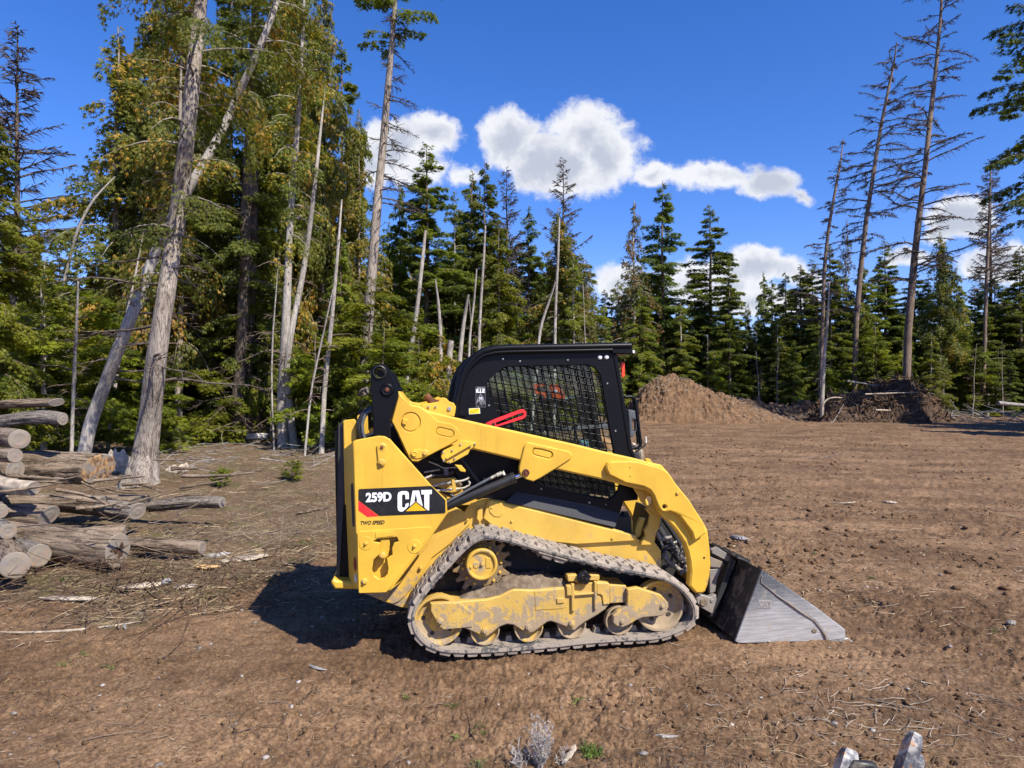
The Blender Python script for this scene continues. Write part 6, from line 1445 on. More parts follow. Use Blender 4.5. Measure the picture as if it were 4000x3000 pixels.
o = assemble('pine_tree', td, g, 'cedar_bark', [dict(z0=13.8, z1=18.3, Rmax=1.7, nb=30, dens=55, size=.2, rise=.3, droop=.3, hang=.2, gaps=.2, shape='oval')], 'fir_foliage',
             [dict(z0=8.5, z1=15.5, Rmax=1.7, nb=46, twig=.6, rise=.05, droop=.25, shape='pole', tw=22, az_pref=(0.1, .6)), dict(z0=2.5, z1=8.5, Rmax=1.2, nb=16, twig=.4, shape='pole', tw=8)], seg=14, flare=.5)
tag(o, 'tall straight pine with long dead limbs and a green top, above the lifting link', 'tree')
for (D_, pts, lab, fol) in (
    (20, [(1255, 1680, 20.7), (1268, 1500, 19.2), (1285, 1350, 17.8), (1305, 1150, 14.8), (1322, 950, 11.1), (1335, 780, 5.9)], 'slim pale trunk leaning right, between the twin cedar and the tall pine', 0),
    (19, [(1188, 1705, 9.6), (1215, 1520, 8.9), (1245, 1380, 8.1), (1275, 1250, 6.7), (1300, 1130, 3.7)], 'thin light pole leaning right beside the foot of the twin cedar', 0),
    (21, [(1072, 1700, 7.4), (1060, 1500, 7.4), (1065, 1300, 6.7), (1078, 1150, 5.2), (1085, 1050, 3.0)], 'slender white pole just left of the twin cedar', 0),
    (18, [(278, 1765, 14.8), (285, 1600, 13.3), (292, 1400, 12.6), (300, 1270, 10.4), (305, 1100, 5.9)], 'lichen-spotted thin trunk just left of the leaning grey trunk', 0),
    (19, [(166, 1790, 13.3), (168, 1600, 11.8), (165, 1400, 10.4), (162, 1200, 7.4), (160, 1100, 4.4)], 'grey thin trunk behind the raised log ends', 0),
    (22, [(420, 1660, 16.3), (450, 1500, 14.8), (475, 1350, 13.3), (500, 1200, 11.1), (540, 1020, 7.4), (560, 900, 3.7)], 'slim leaning trunk half hidden behind the big furrowed cedar', 0),
    (26, [(1570, 1560, 20.7), (1590, 1450, 19.2), (1615, 1300, 18.5), (1632, 1180, 17.0), (1650, 1020, 14.8), (1662, 900, 10.4)], 'curving pale trunk behind the yellow cedar sprays', 0),
    (27, [(1868, 1400, 13.3), (1872, 1300, 12.6), (1880, 1150, 11.1), (1890, 1000, 9.6), (1896, 880, 5.9)], 'straight white stem directly behind the cab roof', 0),
    (26, [(1820, 1400, 10.4), (1835, 1300, 9.6), (1850, 1200, 8.9), (1862, 1050, 5.9)], 'thin grey stem left of the straight white stem', 0),
    (25, [(2070, 1350, 11.8), (2110, 1270, 11.1), (2145, 1180, 9.6), (2170, 1100, 5.9)], 'pale pole leaning right behind the cab roof', 0),
    (30, [(2165, 1400, 13.3), (2168, 1280, 12.6), (2172, 1150, 11.8), (2180, 1000, 10.4), (2185, 850, 6.7)], 'white upright stem at the foot of the teardrop larch', 0),
    (25, [(185, 1480, 6.7), (230, 1200, 11.8), (262, 1050, 11.1), (300, 900, 10.4), (360, 780, 8.9), (450, 690, 5.2)], 'bent pale snag reaching right among the left-hand cedars', 0),
    (24, [(1745, 1480, 25.2), (1755, 1380, 24.4), (1762, 1330, 23.7)], 'short broken grey snag left of the cab', 0),
    (26, [(1775, 1500, 19.2), (1800, 1350, 17.8), (1815, 1230, 14.8), (1830, 1150, 8.9)], 'grey trunk clothed in yellow cedar sprays left of the cab', 0)):
    o = assemble('slim_tree', tp(D_, pts), g, 'pale_bark', None, None, dict(z0=1.2, z1=max(2.0, (pts[0][1] - pts[-1][1]) / F * D_ * .95), Rmax=.9, nb=14, twig=.35, shape='pole', tw=8, droop=.2) if 'snag left' not in lab else None, seg=9, flare=.3)
    tag(o, lab, 'tree')
# golden drooping cedar in front of the centre group
tg = tp(24, [(1720, 1500, 16), (1722, 1350, 15), (1715, 1200, 12), (1700, 1090, 6)])
o = assemble('golden_cedar', tg, g, 'pale_bark', [dict(z0=.6, z1=4.0, Rmax=1.35, nb=30, dens=95, size=.17, rise=.1, droop=.75, hang=.7, gaps=.15, shape='broad')], 'golden_foliage', seg=8, flare=.3)
tag(o, 'small bright golden-yellow cedar left of the cab', 'tree')
# --- tall larches of the right wood, lines measured in the sky
rl = [
 (50, [(3335, 1480, 19), (3345, 1250, 19), (3362, 1050, 19), (3385, 850, 17), (3412, 680, 15), (3440, 500, 13), (3470, 350, 10), (3492, 250, 7), (3503, 165, 4)], 'tall leaning dead larch, shorter neighbour left of the tallest one', 12.0, 17, 3.4, 70, 'oval'),
 (46, [(3535, 1475, 30), (3548, 1300, 28), (3568, 1050, 25), (3590, 850, 22), (3615, 650, 19), (3635, 450, 17), (3655, 280, 14), (3672, 100, 11), (3685, -100, 8), (3700, -330, 5)], 'tallest brown larch, leaning right with long bare limbs', 11.0, 33, 4.4, 110, 'pole'),
 (49, [(3200, 1300, 15), (3220, 1050, 14), (3236, 900, 12), (3256, 780, 10), (3275, 680, 8), (3288, 600, 5), (3294, 540, 3)], 'broken-topped leaning dead larch above the middle of the far wood', 7, 19.5, 2.4, 46, 'pole'),
 (54, [(3838, 1470, 14), (3850, 1200, 13), (3862, 900, 10), (3868, 750, 7), (3870, 640, 4)], 'slim grey larch stem near the right edge with tufted whorls', 13, 19.5, 2.8, 60, 'cone')]
for k, (D_, pts, lab, z0, z1, Rm, nb, shp) in enumerate(rl):
    pth = tp(D_, pts); H_ = pth[-1][2] - pth[0][2]
    o = assemble('larch_tree', pth, g, 'brown_bark', None, None, dict(z0=min(z0, H_ * .5) if k != 1 else 9, z1=H_, Rmax=Rm, nb=nb, twig=.8, rise=.10, droop=.14, shape=shp, tw=34, tr=.013, lr=1.1), seg=12, flare=.3)
    tag(o, lab, 'tree')
o = assemble('white_pole', tp(42, [(3208, 1560, 15), (3218, 1420, 13), (3228, 1300, 11), (3236, 1200, 8), (3240, 1100, 4)]), g, 'pale_bark', None, None, dict(z0=2, z1=7, Rmax=1.2, nb=18, twig=.4, shape='pole', tw=8), seg=9, flare=.3); tag(o, 'white straight stem rising in front of the wood, left of the root pile', 'tree')
# big fir entering from the right edge
te = tp(36, [(4180, 1700, 60), (4150, 900, 46), (4130, 200, 30), (4120, -300, 10)])
o = assemble('fir_tree', te, g, 'brown_bark', [dict(z0=11.0, z1=26, Rmax=4.6, nb=60, dens=30, size=.34, rise=.15, droop=.35, hang=.25, gaps=.25, shape='oval')], 'blue_fir_foliage', dict(z0=8, z1=12, Rmax=4.2, nb=9, twig=.6, shape='pole'), seg=14); tag(o, 'near fir reaching in from the right edge against the sky', 'tree')
# seedlings on the dirt
for (px, py, hgt, lab, nm) in ((1140, 1880, 80, 'larger of two knee-high green seedlings on the litter, nearer the machine', 'fir_seedling'), (865, 1905, 75, 'yellow-green seedling on the litter right of the big cedar foot', 'pine_seedling')):
    q = hit(px, py); D_ = q.y; H_ = hgt / F * D_
    o = assemble(nm, [(q.x, q.y, q.z, .012), (q.x, q.y, q.z + H_, .003)], g, 'brown_bark', [dict(z0=.02, z1=H_, Rmax=H_ * .62, nb=30, dens=130, size=.075, rise=.6, droop=.3, hang=.05, gaps=.0, shape='broad')], 'hemlock_foliage', seg=5, flare=.1)
    tag(o, lab, 'seedling')
from collections import defaultdict
dup_ = defaultdict(list)
for o in scene.objects:
    if o.parent is None and o.get('label') and o.get('category'): dup_[o['label']].append(o)
ORD = ['first', 'second', 'third', 'fourth', 'fifth', 'sixth', 'seventh']
for lab, obs in dup_.items():
    if len(obs) < 2 or 'outside the frame' in lab: continue
    obs.sort(key=lambda o: o.location.x / max(1, o.location.y))
    for i, o in enumerate(obs): o['label'] = (('left of two, ' if i == 0 else 'right of two, ') if len(obs) == 2 else ORD[min(i, 6)] + ' from left, ') + lab
for k_, (src, H_) in PROTO.items():
    if '_used' in src: del src['_used']
    else:
        for ch in list(src.children): bpy.data.objects.remove(ch)
        bpy.data.objects.remove(src)
# ------------------------------------------------------------------ log stack and felled wood on the left
m, t = material('cut_wood')
co = t.node('ShaderNodeTexCoord').outputs['Object']
sp_ = t.node('ShaderNodeSeparateXYZ', {0: co}); nz = t.noise(co, 4.0, 4, .6)
rad = t.math('SQRT', t.math('ADD', t.math('MULTIPLY', sp_.outputs[1], sp_.outputs[1]), t.math('MULTIPLY', sp_.outputs[2], sp_.outputs[2])))
rad = t.math('ADD', rad, t.math('MULTIPLY', nz, .05)); wv = t.math('SINE', t.math('MULTIPLY', rad, 620.0))
oi = t.node('ShaderNodeObjectInfo').outputs['Random']
c = t.mix(t.mapr(wv, -1, 1), (0.19, 0.15, 0.11), (0.33, 0.27, 0.20)); c = t.mix(t.mapr(t.noise(co, 9, 5, .7), .35, .65), c, (.21, .19, .17)); c = t.mix(t.math('MULTIPLY', t.mapr(t.noise(co, 5, 3, .5), .55, .7), .6), c, (.33, .19, .10))
p = t.node('ShaderNodeBsdfPrincipled', {'Base Color': c, 'Roughness': .85, 'Normal': bump(t, t.math('ADD', wv, t.noise(co, 60, 4)), .35, .004)}); finish(t, p.outputs[0])
simple('rotten_heart', (0.075, 0.035, 0.018), .95, 0, var=.4, scale=30, bmp=.8, bscale=40)
simple('fresh_wood', (0.60, 0.37, 0.16), .7, 0, var=.2, scale=12, bmp=.4, bscale=40)
simple('dry_wood', (0.42, 0.345, 0.26), .8, 0, var=.25, scale=10, bmp=.4, bscale=50)
simple('grey_wood', (0.30, 0.28, 0.26), .8, 0, var=.25, scale=10, bmp=.4, bscale=50)
m, t = material('torn_wood'); co = t.node('ShaderNodeTexCoord').outputs['Object']; n_ = t.noise(t.node('ShaderNodeMapping', {'Vector': co, 'Scale': (1, 1, .35), 'Rotation': (.5, 0, 0)}).outputs[0], 22, 6, .65); c = t.mix(t.mapr(n_, .38, .6), (.07, .035, .02), (.46, .27, .12)); c = t.mix(t.mapr(t.noise(co, 9, 4, .6), .45, .62), c, (.25, .21, .17)); finish(t, t.node('ShaderNodeBsdfPrincipled', {'Base Color': c, 'Roughness': .85, 'Normal': bump(t, n_, 1.0, .02)}).outputs[0])
simple('birch_bark', (0.72, 0.68, 0.62), .7, 0, var=.2, scale=9, bmp=.4, bscale=30)
simple('char', (0.02, 0.018, 0.016), .9)
bark('log_bark', (0.055, 0.036, 0.025), (0.30, 0.225, 0.16), .2, .8, 'x')
bark('grey_log_bark', (0.055, 0.044, 0.037), (0.25, 0.21, 0.175), .3, 1.1, 'x')
bark('root_wood', (0.05, 0.03, 0.02), (0.20, 0.13, 0.08), 0, .9)
def make_log(name, end, axis, L, r, label, mat='log_bark', seed=1, sq=1.0, tilt=0.0, cat='log', rot_=False, taper=.85, slant=0.0, rough=.10, group=None, capm='cut_wood', seg=36):
    """end: centre of the cut end that faces us; axis: direction the log runs away from it."""
    rg = np.random.default_rng(seed); ax = Vector(axis).normalized()
    root = empty(name, end); root.rotation_euler = ax.to_track_quat('X', 'Z').to_euler(); tag(root, label, cat, group)
    n = max(10, int(L / .06)); s = np.linspace(0, L, n)[:, None]; a = (np.arange(seg) * 2 * np.pi / seg)[None]
    rr_ = r * (1 - (1 - taper) * s / L) * (1 + rough * (.6 + 1.2 * sstep(s, 0, .3)) * fbm(np.cos(a) * 2.4 + seed, np.sin(a) * 2.4 + s * .9, 4, seed) + rough * 1.5 * fbm(a * 5.5, s * 1.5, 4, seed + 9, .65) * sstep(s, 0, .12)) * (1 - .04 * np.exp(-s / .02))
    bx = .05 * L * fbm(s * .8 / max(L, 1) * 2, s * 0 + seed, 2, 3) * np.ones_like(a)
    X = s + slant * rr_ * np.cos(a + .5) * np.exp(-s / .12) * np.ones_like(a); Y = rr_ * np.cos(a) * 1.0; Z = rr_ * np.sin(a) * sq + bx
    V = np.stack([X, Y, Z], -1).reshape(-1, 3); i = (np.arange(n - 1) * seg)[:, None]; k = np.arange(seg)[None]; k2 = (k + 1) % seg
    F_ = np.stack([i + k, i + k2, i + seg + k2, i + seg + k], -1).reshape(-1, 4)
    bo = npmesh('bark', V, F_, MAT[mat], root, True)
    for e in (0, n - 1):
        rim = V.reshape(n, seg, 3)[e] * np.array([1, .93, .93]) ; cen = rim.mean(0); sg = -1 if e == 0 else 1
        V0 = V.reshape(n, seg, 3)[e]; rings = [V0, rim + [sg * .006, 0, 0]] + [cen + (rim - cen) * q + [sg * (.006 + .004 * rg.normal()), 0, 0] for q in (.66, .33)]
        Vc = np.vstack(rings + [cen[None] + [sg * .006, 0, 0]]); Fc = []
        for q in range(3):
            for w_ in range(seg): Fc.append((q * seg + w_, q * seg + (w_ + 1) % seg, (q + 1) * seg + (w_ + 1) % seg, (q + 1) * seg + w_))
        for w_ in range(seg): Fc.append((3 * seg + w_, 3 * seg + (w_ + 1) % seg, 4 * seg, 4 * seg))
        me = bpy.data.meshes.new('cut_end'); me.from_pydata([tuple(v) for v in Vc], [], [f if f[2] != f[3] else f[:3] for f in Fc]); me.update(); me.materials.append(MAT[capm]); co_ = link(bpy.data.objects.new('cut_end', me)); co_.parent = root
    if rot_:
        m = MB(); pts = []
        for k in range(30):
            a_ = 2 * math.pi * k / 30; q = r * (.36 + .16 * math.sin(3 * a_ + 1) + .10 * math.sin(7 * a_) + .05 * math.sin(11 * a_)); pts.append((-.012, q * math.cos(a_) * 1.1, q * math.sin(a_) * .9 * sq))
        m.v = pts; m.f = [tuple(range(30))]; m.sm = [False]
        for (y0, z0, y1, z1, w_) in ((-.85, .25, -.2, .05, .05), (.2, -.1, .8, -.22, .035), (.05, .1, .25, .6, .04)):
            b = len(m.v); m.v += [(-.0135, y0 * r, z0 * r), (-.0135, y1 * r, z1 * r - w_ * r), (-.0135, y1 * r, z1 * r + w_ * r)]; m.f.append((b, b + 1, b + 2)); m.sm.append(False)
        me = m.build('rotten_heart', MAT['rotten_heart'], root)
    return root
def endp(px, py, D): return at_depth(px, py, D)
LG = [  # px, py, radius px, depth, axis, length, label, material, extras
 (60, 2214, 54, 6.45, (-.66, .75, .0), 2.2, 'pale sawn log end lowest in the stack, at the left edge', 'log_bark', {}),
 (152, 2154, 46, 6.9, (-.78, .62, .02), 2.2, 'grey log end just above and behind the lowest sawn end', 'grey_log_bark', {'rough': .14}),
 (460, 2150, 62, 7.05, (-.965, .28, .03), 2.3, 'thick log with a rotten brown heart facing the machine', 'log_bark', {'rot_': True, 'rough': .08, 'sq': 1.12}),
 (790, 2128, 30, 7.7, (-.99, .1, -.02), 1.7, 'low grey log lying in the grass to the right of the rotten-hearted one', 'log_bark', {'sq': .9}),
 (487, 2072, 26, 8.1, (-.95, -.3, .02), 1.6, 'small rough-barked log wedged above the rotten-hearted one', 'log_bark', {}),
 (536, 2008, 34, 8.7, (-.98, .16, .03), 2.8, 'long dark log with split end in the middle of the stack', 'grey_log_bark', {'slant': .4}),
 (552, 1965, 28, 9.1, (-.985, .15, .02), 2.8, 'half log with slanting saw cut lying on the long dark log', 'log_bark', {'sq': .7, 'slant': 1.2}),
 (868, 1975, 28, 9.5, (-.99, .1, .0), 2.6, 'grey barkless log stretching right past the foot of the big cedar', 'grey_log_bark', {'sq': .8, 'rough': .14}),
 (396, 1950, 26, 8.5, (-.97, -.2, .02), 1.9, 'peeling log with a small oval cut under the thick split log', 'log_bark', {'slant': .5}),
 (385, 1840, 62, 9.3, (-.985, .12, .0), 3.2, 'thickest log with orange torn end, upper middle of the stack', 'log_bark', {'slant': .5, 'rough': .16, 'sq': .95, 'capm': 'torn_wood'}),
 (132, 1902, 29, 7.6, (-.93, .33, .08), 1.6, 'peeled orange-brown log with grey cut end', 'dry_wood', {'rough': .04}),
 (190, 2022, 40, 7.9, (-.90, -.2, .05), 1.6, 'brown-ended log slanting down in the heart of the stack', 'log_bark', {'slant': .6}),
 (32, 2064, 32, 7.1, (-.75, .6, .05), 1.5, 'dark grey log end in shade at the left edge, above the lowest two', 'grey_log_bark', {}),
 (0, 2000, 30, 7.3, (-.7, .7, .05), 1.4, 'log end half cut off by the left edge, in the shaded gap', 'grey_log_bark', {}),
 (76, 1709, 40, 7.9, (-.80, .6, .0), 2.0, 'pale round log end high in the stack at the left edge', 'log_bark', {'rough': .05}),
 (60, 1772, 29, 7.7, (-.85, .5, .0), 1.8, 'paler log end right under the high round one', 'log_bark', {}),
 (245, 1647, 26, 9.0, (-.975, .2, -.01), 2.8, 'lichen-spotted log near the top with small grey end', 'grey_log_bark', {'rough': .12}),
 (222, 1592, 22, 9.3, (-.98, .15, -.045), 2.9, 'split-topped log crowning the stack', 'log_bark', {'sq': .7, 'slant': .9, 'rough': .2}),
 (60, 1830, 40, 8.9, (-.95, .3, 0), 1.4, 'shaded log bearing the high round ends', 'log_bark', {}),
 (40, 1960, 36, 8.3, (-.9, .4, 0), 1.2, 'log deep in the shaded gap between the two tiers', 'log_bark', {}),
 (300, 2090, 34, 8.0, (-.98, .1, 0), 1.8, 'mossy log in shade behind the rotten-hearted one', 'log_bark', {}),
 (20, 1650, 24, 9.6, (-.97, .2, 0), 1.4, 'dark log between the lichen-spotted one and the high round end', 'log_bark', {}),
]
for k, (px, py, rp, D_, ax, L, lab, mt, ex) in enumerate(LG):
    make_log('log', endp(px, py, D_), ax, L, rp / F * D_ * 1.0, lab, mt, 30 + k, **ex)
# blocks of shaded small wood that fill the stack are sticks of their own kind
rng = np.random.default_rng(40)
def tangle(name, rng, n, cx, cy, z0, z1, sx, sy, lmin, lmax, rmin, rmax, mat, label=None, azc=None, azs=3.0, tilt=.35, kind='stuff', seg=5):
    L = rng.uniform(lmin, lmax, n); x = rng.normal(cx, sx, n); y = rng.normal(cy, sy, n); z = rng.uniform(z0, z1, n); az = (azc if azc is not None else 0) + (rng.random(n) - .5) * 2 * azs; el = rng.normal(0, tilt, n)
    ks = np.linspace(-.5, .5, 6); d = np.stack([np.cos(az) * np.cos(el), np.sin(az) * np.cos(el), np.sin(el)], -1); cv = rng.normal(0, .12, (n, 3))
    P = np.stack([x, y, z], -1)[:, None] + d[:, None] * (L[:, None] * ks)[..., None] + cv[:, None] * (L[:, None] * (ks ** 2 - .1))[..., None]
    gz_ = G(P[..., 0], P[..., 1]); P[..., 2] = np.maximum(P[..., 2], gz_ + .01)
    V, F_ = tube_arrays(P, rng.uniform(rmin, rmax, n)[:, None] * (1 - .6 * (ks + .5))[None], seg)
    o = npmesh(name, V, F_, MAT[mat]); o['kind'] = kind; return o
tangle('dead_branches', rng, 36, -4.3, 7.9, .0, .35, .8, .6, .3, .9, .002, .008, 'twig_bark', azc=.2, azs=.8)
tangle('bark_shreds', rng, 26, -4.6, 8.2, .3, .9, .9, .6, .3, .9, .01, .03, 'log_bark', azc=.1, azs=.5, tilt=.15)
tangle('dead_branches', rng, 200, -3.2, 6.3, .0, .16, .8, .45, .2, .9, .0025, .007, 'root_wood', azs=3)
tangle('dead_branches', rng, 200, -1.8, 9.0, .0, .15, 1.2, 1.1, .2, .9, .002, .005, 'twig_bark', azs=3, tilt=.3)
tangle('dead_branches', rng, 240, -7, 19.5, .0, .22, 5, 2.6, .4, 1.8, .004, .014, 'grey_wood', azs=3, tilt=.18)
tangle('dead_branches', rng, 220, -9, 26, .0, .8, 6, 2.0, 1, 3.0, .008, .025, 'twig_bark', azs=3, tilt=.4)
tangle('dead_branches', rng, 150, 34, 42, .0, .7, 6, 1.5, 1, 3.0, .01, .035, 'grey_wood', azs=3, tilt=.3)

def slab(name, px, py, L, w_, h_, az, mat, label, cat, seed=1, bend=.1, lift=0.0, jag=.25, group=None):
    """split or broken piece of wood lying on the ground under pixel (px, py)."""
    q = hit(px, py); rg = np.random.default_rng(seed); n = 12; s = np.linspace(-.5, .5, n); root = None
    V = []; seg = 8
    for i, u in enumerate(s):
        k = (1 - abs(2 * u) ** 3 * .75) * (1 + jag * rg.normal() * .5); ox = bend * L * (4 * u * u - 1)
        for j in range(seg):
            a = 2 * math.pi * j / seg; V.append((u * L, ox + math.cos(a) * w_ * .5 * k * (1 + .12 * rg.normal()), h_ * .5 + math.sin(a) * h_ * .5 * k * (1 + .12 * rg.normal())))
    F_ = [(i * seg + j, i * seg + (j + 1) % seg, (i + 1) * seg + (j + 1) % seg, (i + 1) * seg + j) for i in range(n - 1) for j in range(seg)]
    me = bpy.data.meshes.new(name); me.from_pydata(V, [], F_ + [tuple(range(seg)), tuple(range((n - 1) * seg, n * seg))]); me.update(); me.materials.append(MAT[mat])
    o = link(bpy.data.objects.new(name, me)); o.location = (q.x, q.y, q.z - .004 + lift); o.rotation_euler = (0, 0, az); tag(o, label, cat, group); return o
SL = [(560, 2295, .42, .11, .05, .35, 'dry_wood', 'split tan slab of wood lying on dirt below the rotten-hearted log', .05),
 (650, 2283, .10, .07, .06, 1.0, 'grey_wood', 'chunky grey wood offcut beside the split tan slab', 0),
 (725, 2300, .20, .09, .05, .5, 'dry_wood', 'short brown bark block right of the grey offcut', 0),
 (845, 2175, .30, .06, .06, .5, 'grey_wood', 'bent grey branch piece at the end of the low grey log', .2),
 (810, 2215, .28, .10, .03, -.1, 'fresh_wood', 'fresh orange split of wood on the grass edge', .1),
 (955, 2185, .50, .20, .04, .6, 'dry_wood', 'long weathered plank of torn wood near the shadow of the machine', .05),
 (270, 2345, .55, .09, .04, -.05, 'dry_wood', 'cracked tan board lying left below the log stack', .0),
 (280, 2450, 1.0, .025, .02, .25, 'dry_wood', 'long orange-brown stick in the straw at left', .1),
 (490, 2450, .14, .022, .02, -1.0, 'grey_wood', 'stubby grey stick upright-looking on bare dirt at left', .05),
 (1240, 2610, .17, .022, .018, -.55, 'grey_wood', 'grey stick with dark shadow left of the track', .05),
 (2890, 2110, .26, .07, .06, -.9, 'grey_wood', 'weathered wood chunk lying just behind the bucket', .05),
 (2850, 2135, .16, .03, .02, .1, 'dry_wood', 'thin splinter next to the weathered chunk behind the bucket', .1),
 (3160, 2030, .4, .03, .025, -.8, 'root_wood', 'dark broken branch on dirt beyond the bucket', .1),
 (3440, 2350, .35, .02, .02, -.6, 'root_wood', 'dark twig right of the bucket side', .1),
 (2090, 2560, .02, .02, .012, 0, 'pebble_stone', 'small stone under the track', 0),
 (3475, 1965, .22, .05, .04, -.5, 'dry_wood', 'pale short branch stub far out on the open dirt', .1),
 (3290, 1960, .5, .02, .02, .2, 'dry_wood', 'thin curved pale stick far out on the open dirt', .3),
 (2600, 2875, .13, .02, .015, -.1, 'grey_wood', 'pale stick on dirt in front, below the bucket', .1),
 (2470, 2985, .01, .01, .01, 0, 'dry_wood', 'x', 0),
 (3000, 1620, 2.3, .12, .12, -.28, 'dry_wood', 'long peeled pole on the slope of the dirt bank', .03),
 (2900, 1600, 1.3, .10, .1, .1, 'dry_wood', 'short peeled pole left of the long one on the dirt bank', .05),
 (2600, 1630, 1.5, .10, .08, -.1, 'dry_wood', 'bleached stick at the foot of the dirt mound', .08),
 (3540, 2755, .5, .012, .01, -.5, 'twig_bark', 'long thin twig across the brush at lower right', .05),
 (3950, 2440, .07, .05, .04, 0, 'pebble_stone', 'fist-sized pale stone at the right edge', 0)]
for k, (px, py, L, w_, h_, az, mt, lab, bd) in enumerate(SL):
    if lab in ('x', 'small stone under the track'): continue
    slab('wood_piece' if 'stone' not in lab else 'stone', px, py, L, w_, h_, az, mt, lab, 'stick' if L > .3 or w_ < .04 else ('stone' if 'stone' in lab else 'wood'), 60 + k, bd, jag=.12)
# white birch log with charred end, by the twin cedar
q = hit(1060, 1722); bl = make_log('birch_log', (q.x, q.y - .3, q.z + .14), (-.98, .1, .02), 1.55, .115, 'white peeling birch log with black end by the twin grey trunks', 'birch_bark', 77, capm='char', rough=.06)
# torn stump chips near the big cedar
slab('stump_splinter', 465, 1850, .5, .10, .5, .3, 'dry_wood', 'torn upright splinter of wood between the thick log and the big cedar', 'wood', 91, .1, jag=.4)
slab('stump_splinter', 690, 1850, .6, .14, .22, 1.2, 'dry_wood', 'ragged pale stump splinter right of the big cedar foot', 'wood', 92, .2, jag=.5)

# ------------------------------------------------------------------ dirt mound, bank and root pile at the far side of the clearing
earth('mound_earth', (0.085, 0.050, 0.028), (0.225, 0.135, 0.075), 9, 1.0)
earth('dark_earth', (0.042, 0.028, 0.020), (0.12, 0.078, 0.052), 9, 1.0)
def heap(name, pts, D_, depth, mat, label, cat, seed, amp=.35):
    """heap whose skyline passes through the listed pixels; rounded in plan, standing D_ metres away."""
    X = np.array([(p[0] - 2000) / F * D_ for p in pts]); Zt = np.array([CAMH + (1535 - p[1]) / F * D_ for p in pts]); x0, x1 = X[0], X[-1]
    nx, ny = 260, 90; xs = np.linspace(x0, x1, nx)[:, None]; v = np.linspace(-1, 1, ny)[None]; top = np.interp(xs[:, 0], X, Zt)[:, None]
    Y = D_ + v * depth + 0 * xs; XX = xs + 0 * v; g0 = G(XX, Y) - .06
    prof = (np.cos(v * np.pi / 2)) ** .9; hgt = np.maximum(0, top - g0)
    n = amp * (fbm(XX * .9, Y * .9, 5, seed, .65)) + amp * .7 * np.abs(fbm(XX * 3.5, Y * 3.5, 3, seed + 5)) + .12 * fbm(XX * 9, Y * 9, 3, seed + 2, .7)
    Z = g0 + hgt * prof * (1 + .0) + n * np.minimum(1, hgt * prof * 1.5) ; Z = np.where(hgt * prof < .02, g0 - .1, Z)
    V = np.stack([XX, Y, Z], -1).reshape(-1, 3); i = (np.arange(nx - 1) * ny)[:, None]; j = np.arange(ny - 1)[None]; a = i + j
    F_ = np.stack([a, a + 1, a + ny + 1, a + ny], -1).reshape(-1, 4); o = npmesh(name, V, F_, MAT[mat], None, False); tag(o, label, cat); return o, (XX, Y, Z)
mound, surf = heap('dirt_mound', [(2440, 1640), (2475, 1570), (2520, 1520), (2570, 1480), (2620, 1472), (2680, 1488), (2740, 1520), (2800, 1545), (2850, 1562), (2900, 1590), (2980, 1615), (3060, 1640)], 43, 3.6, 'mound_earth', 'big mound of brown dirt behind the loader cab', 'dirt mound', 3)
bank, surf2 = heap('dirt_bank', [(2800, 1630), (2850, 1568), (2920, 1566), (3000, 1582), (3080, 1590), (3150, 1570), (3230, 1580), (3330, 1575), (3420, 1585), (3500, 1600), (3700, 1615), (3800, 1630)], 45.5, 2.4, 'dark_earth', 'low dark bank of earth running right from the dirt mound', 'dirt bank', 8, .3)
def roots_on(name, surf, n, rng, lmin, lmax, rmin, rmax, mat, parent, el=.5):
    XX, Y, Z = surf; idx = rng.integers(0, XX.size, n * 3); x = XX.ravel()[idx]; y = Y.ravel()[idx]; z = Z.ravel()[idx]; k = (z > G(x, y) + .08); x, y, z = x[k][:n], y[k][:n], z[k][:n]; n = len(x)
    L = rng.uniform(lmin, lmax, n); az = rng.random(n) * 6.28; e = rng.normal(0, el, n); ks = np.linspace(-.5, .5, 6)
    d = np.stack([np.cos(az) * np.cos(e), np.sin(az) * np.cos(e), np.sin(e)], -1); cv = rng.normal(0, .25, (n, 3))
    P = np.stack([x, y - .03, z + .03], -1)[:, None] + d[:, None] * (L[:, None] * ks)[..., None] + cv[:, None] * (L[:, None] * (ks ** 2 - .1))[..., None]
    V, F_ = tube_arrays(P, rng.uniform(rmin, rmax, n)[:, None] * (1 - .6 * (ks + .5))[None], 5); o = npmesh(name, V, F_, MAT[mat], parent)
    if parent is not None: pass
    o['kind'] = 'stuff'; return o
roots_on('root_bits', surf, 700, rng, .1, .5, .008, .020, 'dry_wood', mound); roots_on('root_bits', surf2, 260, rng, .15, .9, .01, .03, 'dry_wood', bank)
rp, surf3 = heap('root_pile', [(3150, 1640), (3200, 1595), (3260, 1568), (3330, 1562), (3370, 1572), (3400, 1535), (3440, 1505), (3500, 1486), (3570, 1494), (3610, 1540), (3640, 1600), (3660, 1640)], 43.5, 2.6, 'dark_earth', 'pile of torn tree roots and dark earth at the far edge of the clearing', 'root pile', 15, .7)
roots_on('roots', surf3, 700, rng, .3, 1.7, .015, .06, 'root_wood', rp, .7); roots_on('root_bits', surf3, 90, rng, .3, 1.3, .01, .025, 'dry_wood', rp, .7)
def pole3(name, a, b, r, mat, label, cat='pole', mid=None):
    m = MB(); P_ = [Vector(a)] + ([Vector(mid)] if mid else []) + [Vector(b)]; k = []
    for i in range(13):
        s = i / 12; k.append((P_[0] * (1 - s) + P_[1] * s) if len(P_) == 2 else (P_[0] * (1 - s) ** 2 + P_[1] * 2 * s * (1 - s) + P_[2] * s * s))
    m.tube(k, [r * (1.1 - .5 * i / 12) for i in range(13)], 8); o = m.build(name, MAT[mat]); tag(o, label, cat); return o
